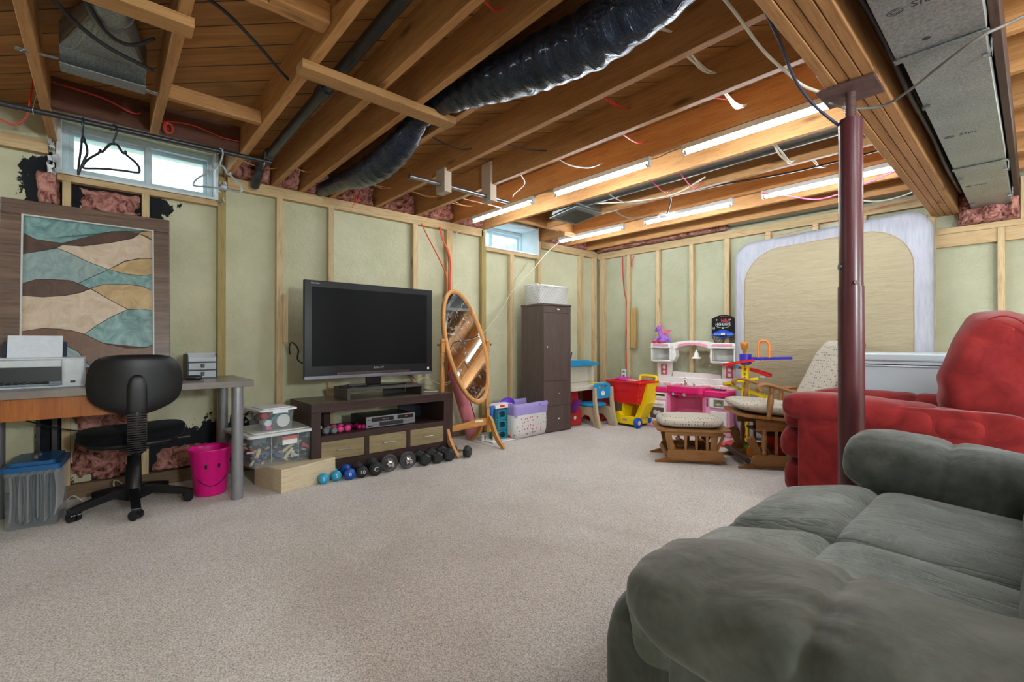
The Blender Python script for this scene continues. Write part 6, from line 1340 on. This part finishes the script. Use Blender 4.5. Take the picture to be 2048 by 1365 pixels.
L = [(outl(.04,.13), .075), (outl(.0,.16), .055), (outl(-.004,.17), 0.0), (outl(.0,.16), -.055), (outl(.035,.14), -.078), (outl(.10,.33), -.0862)]
c = len(L[0][0]); vv = [(p[0], y, p[1]) for P, y in L for p in P]
m.add(vv, [(j*c+i, j*c+(i+1)%c, (j+1)*c+(i+1)%c, (j+1)*c+i) for j in range(len(L)-1) for i in range(c)], True); m.add([(p[0], .075, p[1]) for p in L[0][0]], [tuple(range(c))], False); part('sheet_edge', m, matt_side(), m_)
m = MB(); P = outl(.10,.33); cx, cz = 0, .97; vv = []
K = 12
for j in range(K+1):
    s = 1-j/K
    for p in P: vv.append((cx+(p[0]-cx)*s, -.0855-.012*(1-s*s)**.5, cz+(p[1]-cz)*s))
m.add(vv, [(j*c+i, j*c+(i+1)%c, (j+1)*c+(i+1)%c, (j+1)*c+i) for j in range(K) for i in range(c)], True); part('sheet_top', m, matt_top(), m_)
P2 = outl(.105,.325); m = MB(); m.tube([(p[0], -.088, p[1]) for p in P2], .0022, 5, closed=True); part('seam', m, plain('seam_tan', sc(170,140,110), .7), m_)
# ------------------------------------------------------------------ chest freezer
f_ = thing('chest_freezer', 'white chest freezer behind the red recliner', 'freezer', (-.40,4.38,0)); Mfz = plain('freezer_white', sc(206,220,228), .3, nscale=2)
m = MB(); m.box(-.50,.50,-.28,.28,0.02,.795,.012); part('cabinet', m, Mfz, f_)
m = MB(); m.box(-.505,.505,-.29,.285,.82,.877,.012); m.box(-.495,.495,-.28,.28,.800,.82); part('lid', m, Mfz, f_)
m = MB(); m.box(-.50,.50,-.284,-.279,.780,.786,.002); part('seal', m, plain('seal_grey', sc(150,156,165), .5), f_)
# ------------------------------------------------------------------ spiral toy car tower
t_ = thing('toy_car_track', 'spiral toy car track tower in red, yellow and blue before the mattress', 'toy', (-1.74,4.36,0))
Mpu = plain('track_blue', sc(58,48,180), .35); Myt = plain('track_yellow', sc(235,205,20), .35); Mcp = plain('trophy_amber', sc(190,120,30), .3)
m = MB(); m.box(-.028,-.012,-.02,.02,0,.78,.003); m.box(.012,.028,-.02,.02,0,.78,.003)
for k in range(18): m.box(-.012,.012,-.018,.018,.04+k*.04,.05+k*.04)
part('tower_post', m, Myt, t_)
m = MB(); m.cyl((.0,0,.76),(.0,0,.845),.050,.050,n=20); m.cyl((0,0,.75),(0,0,.765),.035,.05,n=20); part('tower_head', m, Mpu, t_)
m = MB(); m.lathe([(.010,.845),(.012,.87),(.020,.885),(.028,.90),(.034,.93),(.036,.955),(.030,.955),(.02,.90),(0,.89)], (-.01,0,0), n=20, caps=False); part('trophy', m, Mcp, t_)
m = MB(); arch = [(.11,.80),(.11,.92),(.125,.955),(.155,.967),(.185,.955),(.20,.92),(.20,.80)]; m.tube([(a,0,b) for a, b in spl2(arch,5)], .010, 6); part('finish_arch', m, Mo, t_)
m = MB(); m.text('FINISH', .018, frame((.155,-.014,.945),(1,0,0),(0,0,1)), .0005); part('arch_print', m, Mred, t_)
def ramp_seg(pts, w, mat, nm):
    m = MB(); P = spline(pts, 6)
    for i in range(len(P)-1): m.obox(P[i], P[i+1], w, .006); d = (P[i+1]-P[i]).normalized(); a = d.cross(Vector((0,0,1))).normalized(); m.obox(P[i]+a*w/2+Vector((0,0,.008)), P[i+1]+a*w/2+Vector((0,0,.008)), .005, .022); m.obox(P[i]-a*w/2+Vector((0,0,.008)), P[i+1]-a*w/2+Vector((0,0,.008)), .005, .022)
    part(nm, m, mat, t_)
ramp_seg([(.06,-.02,.80),(.16,-.02,.80),(.26,0,.805),(.37,.02,.81)], .06, Mpu, 'launch_track')
ramp_seg([(.10,-.05,.785),(.0,-.06,.77),(-.12,-.05,.745),(-.17,.0,.73),(-.10,.06,.715),(.03,.06,.695),(.13,.03,.675),(.20,0,.655)], .055, Mr, 'upper_spiral')
ramp_seg([(.12,-.05,.625),(.0,-.06,.60),(-.12,-.05,.57),(-.17,.0,.55),(-.10,.06,.52),(.03,.07,.49),(.15,.05,.46),(.20,0,.44),(.13,-.05,.42),(.03,-.06,.41)], .055, Myt, 'lower_spiral')
m = MB(); m.sphere((-.07,-.03,.73),.022,12,8,(1.3,.8,.7)); part('toy_car', m, plain('car_aqua', sc(60,170,200), .3), t_)
for q in ((.09,.14,-.05,-.02,.785,.80),(.13,.18,-.03,0,.64,.655),(.10,.18,-.06,-.02,.40,.42)):
    m = MB(); m.box(*q,.003); part('track_clip', m, plain('clip_grey', sc(170,175,180), .3), t_)
m = MB(); m.box(-.20,.22,-.14,.16,0,.02,.008); part('base', m, Mr, t_)
for k, (x, y, z, sx, mt, lb) in enumerate([(-1.36,4.25,.0,.36,Mr,'red plastic toy part behind the glider chair'),(-1.52,4.05,.0,.16,Mo,'orange toy piece under the glider chair'),(-1.46,3.96,.0,.08,Mb,'blue toy piece under the glider chair'),(-1.62,4.12,.0,.14,Mgn,'green toy piece under the glider chair')]):
    m = MB(); m.sbox((x,y,.05 if k else .19),(sx,.10,.10 if k else .38),(.5,.6),18,10); solo('toy_piece', m, mt, lb, 'toy')
# ------------------------------------------------------------------ glider chair and ottoman
M_gl = wood('glider_oak', sc(134,92,52), sc(168,122,74), 'X', .38, knots=False, vary=0, bump=.04); M_glZ = wood('glider_oak_z', sc(134,92,52), sc(168,122,74), 'Z', .38, knots=False, vary=0, bump=.04)
def calico():
    m, t, b = nt('calico_cloth'); v = coords(t,(1,1,1),False); vo = N(t,'ShaderNodeTexVoronoi'); vo.inputs['Scale'].default_value = 46; vo.inputs['Randomness'].default_value = .3; t.links.new(v,vo.inputs['Vector'])
    pe = noise(t, v, 120, 2, .6); ad = N(t,'ShaderNodeMath',operation='MULTIPLY_ADD'); t.links.new(pe,ad.inputs[0]); ad.inputs[1].default_value = .35; t.links.new(vo.outputs['Distance'],ad.inputs[2])
    mk = ramp(t, ad.outputs[0], [(.42,(1,)*3),(.46,(0,)*3)]); cc = ramp(t, vo.outputs['Color'], [(0,sc(128,100,100)),(.5,sc(118,120,122)),(.75,sc(150,120,112))],'CONSTANT')
    c = mix(t, sc(188,181,166), cc, mk); g = noise(t, v, 6, 4); c = mix(t,c,ramp(t,g,[(.3,(.93,.92,.9)),(.7,(1,1,1))]),1.0,'MULTIPLY'); t.links.new(c,b.inputs['Base Color']); b.inputs['Roughness'].default_value = .9; b.inputs['Specular IOR Level'].default_value = .1
    w = noise(t, v, 16, 4, .6, .8); bumpn(t,b,w,.35,.015); return m
M_cal = calico()
def base_side(t_, y, x0, x1, ztop, big=1.0):
    s = 1 if y > 0 else -1
    m = MB(); m.prism([(x0-.06,0),(x0+.10,0),(x0+.13,.012),(x1-.08,.012),(x1-.05,0),(x1+.03,0),(x1+.02,.02),(x1-.06,.05),(x0+.08,.055),(x0-.0,.03),(x0-.055,.012)], y-.012, y+.012, 'Y'); part('runner_foot', m, M_gl, t_, bev=.003)
    m = MB(); m.prism(rrect(x0+.03, x1, .028, .108, .038, 5), y+(-.034 if s < 0 else .013), y+(-.013 if s < 0 else .034), 'Y'); part('side_rail', m, M_gl, t_, bev=.003)
def slats(t_, y, xs, z0, z1, w=.022):
    for x, dx in xs:
        m = MB(); m.obox((x,y,z0),(x+dx,y,z1), .014, w, up=(1,0,0)); part('slat', m, M_glZ, t_, bev=.002)
o_ = thing('glider_ottoman', 'wooden glider footstool with flowered cushion in front of the toy kitchen', 'ottoman', (-1.885,3.615,0), R(38))
for y in (-.165,.165):
    base_side(o_, y, -.235, .215, .25); slats(o_, y*1.0, [(-.14,-.055),(-.06,0),(.02,0),(.10,0),(.17,.055)], .10, .235, .020)
    for a, b in (((-.165,y,.10),(-.195,y,.235)),((.145,y,.10),(.155,y,.235))):
        m = MB(); m.obox(a,b,.018,.05,up=(1,0,0)); part('splayed_post', m, M_glZ, o_, bev=.003)
    m = MB(); m.box(-.215,.215,y-.012,y+.012,.215,.25,.003); part('top_rail', m, M_gl, o_)
m = MB(); m.prism(rrect(-.275,.275,-.20,.20,.03), .250,.268,'Z'); part('top_board', m, M_gl, o_, bev=.005)
for a, b in (((-.12,-.15,.19),(.0,.15,.09)),((.05,-.15,.19),(.16,.15,.09))):
    m = MB(); m.obox(a,b,.03,.018); part('swing_arm', m, M_gl, o_, bev=.003)
m = MB(); m.cyl((-.20,-.17,.06),(-.20,.17,.06),.018,n=12); m.box(-.02,.06,-.14,.14,.05,.07); part('cross_bar', m, M_gl, o_)
m = MB(); m.sbox((-.01,0,.315),(.50,.385,.100),(.42,.75),56,20,noise=.012,nf=14); part('cushion', m, M_cal, o_)
g_ = thing('glider_chair', 'wooden glider rocking chair with flowered cushions left of the red recliner', 'chair', (-1.405,3.966,0), R(40))
for y in (-.22,.22):
    base_side(g_, y, -.24, .33, .3)
    slats(g_, y, [(-.03,0),(.05,0),(.13,0),(.21,0)], .105, .285, .022)
    for a, b in (((-.155,y,.10),(-.215,y,.235)),((.26,y,.10),(.28,y,.29))):
        m = MB(); m.obox(a,b,.02,.055,up=(1,0,0)); part('splayed_post', m, M_glZ, g_, bev=.003)
    m = MB(); m.lathe(turned(.10,.30,.020), (-.12,y*1.07,0), n=16); part('turned_post', m, M_glZ, g_)
    m = MB(); m.prism([(-.17,.285),(.30,.285),(.30,.345),(-.17,.372)], y-.012, y+.012, 'Y'); part('seat_side', m, M_gl, g_, bev=.003)
for a, b in (((-.20,-.20,.20),(-.02,.20,.08)),((.08,-.20,.22),(.20,.20,.10))):
    m = MB(); m.obox(a,b,.05,.018); part('swing_arm', m, M_gl, g_, bev=.003)
m = MB(); m.cyl((-.24,-.25,.065),(-.24,.25,.065),.022,n=14); m.box(-.10,.2,-.2,.2,.24,.258); part('cross_bar', m, plain('glider_dark', sc(60,36,26), .4), g_)
m = MB(); m.prism(rrect(-.285,.32,-.275,.275,.10,8), -.010,.010,'Z'); m.xf(Matrix.Translation((0,0,.380)) @ Matrix.Rotation(R(4.5),4,'Y')); part('seat_board', m, M_gl, g_, bev=.004)
m = MB(); m.sbox((0,0,0),(.60,.52,.11),(.45,.75),60,22,noise=.014,nf=13,fn=lambda q: Vector((q.x,q.y,q.z*(1-.15*(q.x/.3)**2)))); m.xf(Matrix.Translation((.01,0,.440)) @ Matrix.Rotation(R(6),4,'Y')); part('seat_cushion', m, M_cal, g_)
for s in (-1,1):
    y = s*.275
    pth = [(-.165,.592),(-.178,.610),(-.165,.632),(-.13,.640),(-.09,.634),(-.02,.612),(.08,.582),(.17,.565),(.25,.566),(.32,.575)]
    P = spl2(pth, 6); m = MB(); n = len(P); v = []
    for i, (x, z) in enumerate(P):
        u = i/(n-1); w = .034*(1-.35*u); th = .013+.010*max(0,1-u*5)
        a = (P[min(i+1,n-1)][0]-P[max(i-1,0)][0], P[min(i+1,n-1)][1]-P[max(i-1,0)][1]); l = math.hypot(*a); nx, nz = -a[1]/l, a[0]/l
        for k in range(12):
            t = 2*pi*k/12; v.append((x+nx*sin(t)*th, y+cos(t)*w, z+nz*sin(t)*th))
    m.add(v, [(i*12+k, i*12+(k+1)%12, (i+1)*12+(k+1)%12, (i+1)*12+k) for i in range(n-1) for k in range(12)], True); m.add(v[:12],[tuple(range(12))[::-1]],False); m.add(v[-12:],[tuple(range(12))],False)
    part('armrest', m, M_gl, g_)
    for x, z0, z1 in ((-.075,.375,.618),(.20,.37,.56)):
        m = MB(); m.lathe([(a*1.25, h) for a, h in turned(z0, z1, .017)], (x, s*.262, 0), n=18); m.xf(Matrix.Translation((x,0,z1)) @ Matrix.Rotation(R(6),4,'Y') @ Matrix.Translation((-x,0,-z1))); part('turned_post', m, M_glZ, g_)
BK = Matrix.Translation((.265,0,.39)) @ Matrix.Rotation(R(24),4,'Y')
for y in (-.20,-.10,0,.10,.20):
    m = MB(); m.box(.05,.068,y-.014,y+.014,-.02,.60,.003); m.xf(BK); part('back_spindle' if abs(y) < .15 else 'back_post', m, M_glZ, g_)
m = MB(); m.ring([(.20*cos(a)*1.12, .60+.085*sin(a)) for a in [i*pi/16 for i in range(17)]], [(.20*cos(a)*.95, .58+.05*sin(a)) for a in [i*pi/16 for i in range(17)]], .045,.072,'X'); m.xf(BK); part('top_rail', m, M_gl, g_)
def tuft(q):
    d = math.hypot(q.y*1.15, q.z-.06); dimple = -.020*math.exp(-((d-.10)/.022)**2)*(1 if q.x < 0 else 0)
    return Vector((q.x-dimple+.010*mnoise.noise(q*12), q.y*(1-.12*(q.z/.3)), q.z))
m = MB(); m.sbox((.0,0,.30),(.12,.47,.64),(.8,.45),64,30,fn=tuft); m.xf(BK); part('back_cushion', m, M_cal, g_)

# ------------------------------------------------------------------ soft upholstery helper
def soft(mb, c, size, e, n=72, mm=30, seams=(), axis=0, amp=.008, nf=7, wr=.004, wf=26, wax=None, pinch=.10, lump_=None, seed=0):
    """cushion: puffy superellipsoid with pulled-in seams (positions along axis) and fine wrinkles"""
    c = Vector(c)
    def fn(q):
        r = q.length; d = q.normalized() if r else q
        k = 0
        for s_ in seams: k = max(k, math.exp(-((q[axis]-s_)/.022)**2))
        f = 1-pinch*k
        q2 = Vector(q)
        for i in range(3):
            if i != axis: q2[i] *= f
        w = c+q+Vector((seed,)*3)
        wv = Vector(w)
        if wax is not None: wv = Vector([w[i]*(.22 if i == wax else 1.0) for i in range(3)])
        near = sum(math.exp(-abs(q[axis]-s_)/.09) for s_ in seams)
        end = math.exp(-(size[axis]/2-abs(q[axis]))/.10)
        q2 += d*(amp*mnoise.noise(w*nf)+wr*(1+1.2*near+1.2*end)*mnoise.noise(wv*wf))
        return q2
    mb.sbox(c, size, e, n, mm, fn=fn); return mb
def bolster(c, size, ey=.5, ez=.7, ec=.75, seams=(), N=190, n=72, amp=.010, puck=.006, groove=.16, seed=0, droop=0):
    """stuffed arm pad: length along x, pulled-in seams with puckers running away from them"""
    mb = MB(); c = Vector(c); v = []; sd = Vector((seed,)*3)
    def sp(w, p): return math.copysign(abs(w)**p, w)
    for j in range(N+1):
        t = -1+2*j/N; s_ = 1.5*t-.5*t**3; x = s_*size[0]/2
        a = max(0, 1-abs(s_)**(2/ey))**(ey/2); b = max(0, 1-abs(s_)**(2/ez))**(ez/2)
        g = max([math.exp(-abs(x-q)/.016) for q in seams]+[0]); nr = max([math.exp(-abs(x-q)/.07) for q in seams]+[0])+math.exp(-(size[0]/2-abs(x))/.06)
        puff = 1+.035*min([1]+[abs(x-q)/.16 for q in seams])
        for i in range(n):
            th = 2*pi*i/n; y = sp(cos(th), ec)*size[1]/2*a; z = sp(sin(th), ec)*size[2]/2*b
            k = (1-groove*g)*puff; w = c+Vector((x, y, z))+sd
            d = Vector((0, y, z)).normalized() if (y or z) else Vector((0,0,1))
            dz = amp*mnoise.noise(w*6)+amp*.5*mnoise.noise(w*13)+puck*nr*mnoise.noise(Vector((w.x*7, w.y*34, w.z*34)))
            v.append(c+Vector((x, y*k, z*k-droop*max(0,-x)*0))+d*dz*min(1, a*2))
    mb.add(v, [(j*n+i, j*n+(i+1)%n, (j+1)*n+(i+1)%n, (j+1)*n+i) for j in range(N) for i in range(n)], True); return mb
# ------------------------------------------------------------------ red recliner
M_rc = fabric('red_microfibre', sc(108,26,29), sc(146,44,42), .85, 7, .30, .22, dist=.03)
r_ = thing('red_recliner', 'plump red upholstered recliner behind the steel post', 'recliner', (-.5,3.4,0))
def rp(nm, m): return part(nm, m, M_rc, r_, world=True)
m = MB(); soft(m, (-.46,3.055,.33),(.90,.13,.60),(.16,.16),64,28,amp=.004,wr=.001); rp('side_panel', m)
m = MB(); soft(m, (-.46,3.775,.33),(.90,.13,.58),(.16,.16),40,18,amp=.004,wr=.001); rp('side_panel', m)
m = bolster((-.56,3.105,.562),(.88,.25,.180),.30,.45,.72,seams=(.235,),amp=.008,puck=.008); m.xf(Matrix.Translation((-.56,3.1,.56)) @ Matrix.Rotation(R(3),4,'Y') @ Matrix.Translation((.56,-3.1,-.56))); rp('armrest', m)
m = bolster((-.58,3.72,.555),(.88,.23,.170),.30,.45,.72,seams=(.10,),amp=.008,puck=.008,seed=3); rp('armrest', m)
for z, h, x in ((.13,.24,-.965),(.335,.22,-.985),(.485,.14,-.965)):
    m = MB(); soft(m, (x+.03,3.42,z),(.22,.62,h),(.45,.7),64,24,amp=.008,wr=.004); rp('footrest_roll', m)
m = MB(); m.box(-.93,-.05,3.12,3.72,.04,.38,.02); rp('base', m)
m = MB(); soft(m, (-.58,3.42,.43),(.66,.50,.20),(.35,.6),72,26,amp=.010,wr=.003); rp('seat_cushion', m)
m = MB()
def bk(q): return q
soft(m, (0,0,0),(.46,.80,.62),(.5,.66),110,56,seams=(),amp=.024,wr=.016,wf=10,wax=1,nf=4); m.xf(Matrix.Translation((-.105,3.44,.785)) @ Matrix.Rotation(R(16),4,'Y')); rp('back_cushion', m)
m = MB(); pts = [(-.235,.30),(-.2,.43),(-.05,.50),(.10,.46),(.19,.30),(.20,.05)]; m.tube(spline([(-.10+.3*cos(a)*.0-.0+.25*sin(a*1.0)*.55, 3.062+.0, .80+.27*cos(a)) for a in [R(-20)+i*R(150)/10 for i in range(11)]],3), .004, 6); rp('piping', m)
m = MB(); soft(m, (0,0,0),(.22,.74,.66),(.3,.35),72,40,amp=.010,wr=.004,wf=12); m.xf(Matrix.Translation((.17,3.43,.60)) @ Matrix.Rotation(R(24),4,'Y')); rp('outer_back', m)
m = MB(); soft(m, (-.19,3.10,.50),(.40,.16,.16),(.5,.7),60,24,amp=.010,wr=.004); rp('arm_joint', m)
m = MB(); m.box(-.85,-.02,3.08,3.75,.0,.05,.005); part('plinth', m, M_black, r_, world=True)
# ------------------------------------------------------------------ green sofa
def sofa_mat(nm='sage_microfibre_shaded', lines=True, k=1.0):
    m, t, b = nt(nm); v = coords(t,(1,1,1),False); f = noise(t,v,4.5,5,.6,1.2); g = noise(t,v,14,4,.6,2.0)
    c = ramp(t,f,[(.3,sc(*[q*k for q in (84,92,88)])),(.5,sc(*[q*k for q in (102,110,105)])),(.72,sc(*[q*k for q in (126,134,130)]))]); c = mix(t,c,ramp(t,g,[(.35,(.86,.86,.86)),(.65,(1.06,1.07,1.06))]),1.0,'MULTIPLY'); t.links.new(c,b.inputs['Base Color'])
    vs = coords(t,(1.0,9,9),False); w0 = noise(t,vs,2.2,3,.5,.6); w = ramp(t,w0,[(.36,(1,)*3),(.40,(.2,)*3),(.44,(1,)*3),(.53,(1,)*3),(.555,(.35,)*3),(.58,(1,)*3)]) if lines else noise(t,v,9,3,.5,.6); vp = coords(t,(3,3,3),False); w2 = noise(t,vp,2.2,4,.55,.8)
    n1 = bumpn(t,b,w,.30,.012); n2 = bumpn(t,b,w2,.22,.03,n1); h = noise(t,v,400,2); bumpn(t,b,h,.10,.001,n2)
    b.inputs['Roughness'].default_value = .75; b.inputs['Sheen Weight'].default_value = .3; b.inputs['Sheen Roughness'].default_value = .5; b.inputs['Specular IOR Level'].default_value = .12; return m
M_sf = sofa_mat('sage_microfibre_worn_lit', True, 1.14); M_sfa = sofa_mat('sage_microfibre_shaded', False, .90)  # one fabric: seats paler for wear and overhead light, arms darkened as shade
s_ = thing('green_sofa', 'grey green microfibre reclining loveseat in the right foreground', 'sofa', (0.05,1.37,0))
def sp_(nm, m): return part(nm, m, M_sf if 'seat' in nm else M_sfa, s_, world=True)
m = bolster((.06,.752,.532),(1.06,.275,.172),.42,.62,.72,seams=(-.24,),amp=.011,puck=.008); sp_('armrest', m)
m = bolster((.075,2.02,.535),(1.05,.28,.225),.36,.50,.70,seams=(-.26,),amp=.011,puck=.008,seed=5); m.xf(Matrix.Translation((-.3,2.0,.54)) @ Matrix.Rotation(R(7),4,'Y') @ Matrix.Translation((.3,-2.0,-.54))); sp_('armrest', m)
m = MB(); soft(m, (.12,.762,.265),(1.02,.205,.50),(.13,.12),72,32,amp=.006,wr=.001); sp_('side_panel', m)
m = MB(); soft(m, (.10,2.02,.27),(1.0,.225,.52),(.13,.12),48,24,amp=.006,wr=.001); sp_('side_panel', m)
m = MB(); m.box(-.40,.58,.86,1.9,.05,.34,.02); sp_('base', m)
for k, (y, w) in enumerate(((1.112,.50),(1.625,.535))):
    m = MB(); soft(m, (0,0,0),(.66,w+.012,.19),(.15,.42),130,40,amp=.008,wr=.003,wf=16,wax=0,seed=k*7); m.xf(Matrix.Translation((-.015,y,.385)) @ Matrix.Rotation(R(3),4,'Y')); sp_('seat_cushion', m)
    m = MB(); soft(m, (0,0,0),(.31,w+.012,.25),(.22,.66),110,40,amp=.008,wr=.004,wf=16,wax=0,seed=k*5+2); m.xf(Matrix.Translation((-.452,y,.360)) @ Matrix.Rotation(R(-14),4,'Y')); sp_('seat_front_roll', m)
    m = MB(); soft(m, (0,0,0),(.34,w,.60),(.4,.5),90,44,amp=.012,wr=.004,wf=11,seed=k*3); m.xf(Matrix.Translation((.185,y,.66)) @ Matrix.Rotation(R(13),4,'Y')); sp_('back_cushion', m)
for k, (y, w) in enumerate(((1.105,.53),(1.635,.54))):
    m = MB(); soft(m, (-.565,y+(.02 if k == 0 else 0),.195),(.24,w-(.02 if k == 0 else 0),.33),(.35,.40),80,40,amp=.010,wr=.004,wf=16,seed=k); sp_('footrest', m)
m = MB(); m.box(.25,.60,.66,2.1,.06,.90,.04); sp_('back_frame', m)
m = MB(); m.box(-.36,.55,.68,2.06,0,.05,.004); part('plinth', m, M_black, s_, world=True)
# ------------------------------------------------------------------ globe fill lamps added out of view to brighten the room
def fill_globe_lamp(x, y, st, lb, z=1.25):
    t_ = thing('fill_lamp', lb, 'lamp', (x,y,0))
    m = MB(); m.lathe([(0,0),(.14,0),(.14,.02),(.02,.03),(.012,.05),(.012,z-.12),(0,z-.12)], n=24); part('stand', m, M_black, t_)
    m = MB(); m.sphere((0,0,z),.14,20,12); part('globe', m, emit('globe_fill_light', (.84,.93,1.0), st), t_)
fill_globe_lamp(2.1,.75,95,'added unseen white globe fill lamp right of the green sofa', 1.5)
fill_globe_lamp(1.9,2.9,30,'added unseen white globe fill lamp right of the wooden beam')
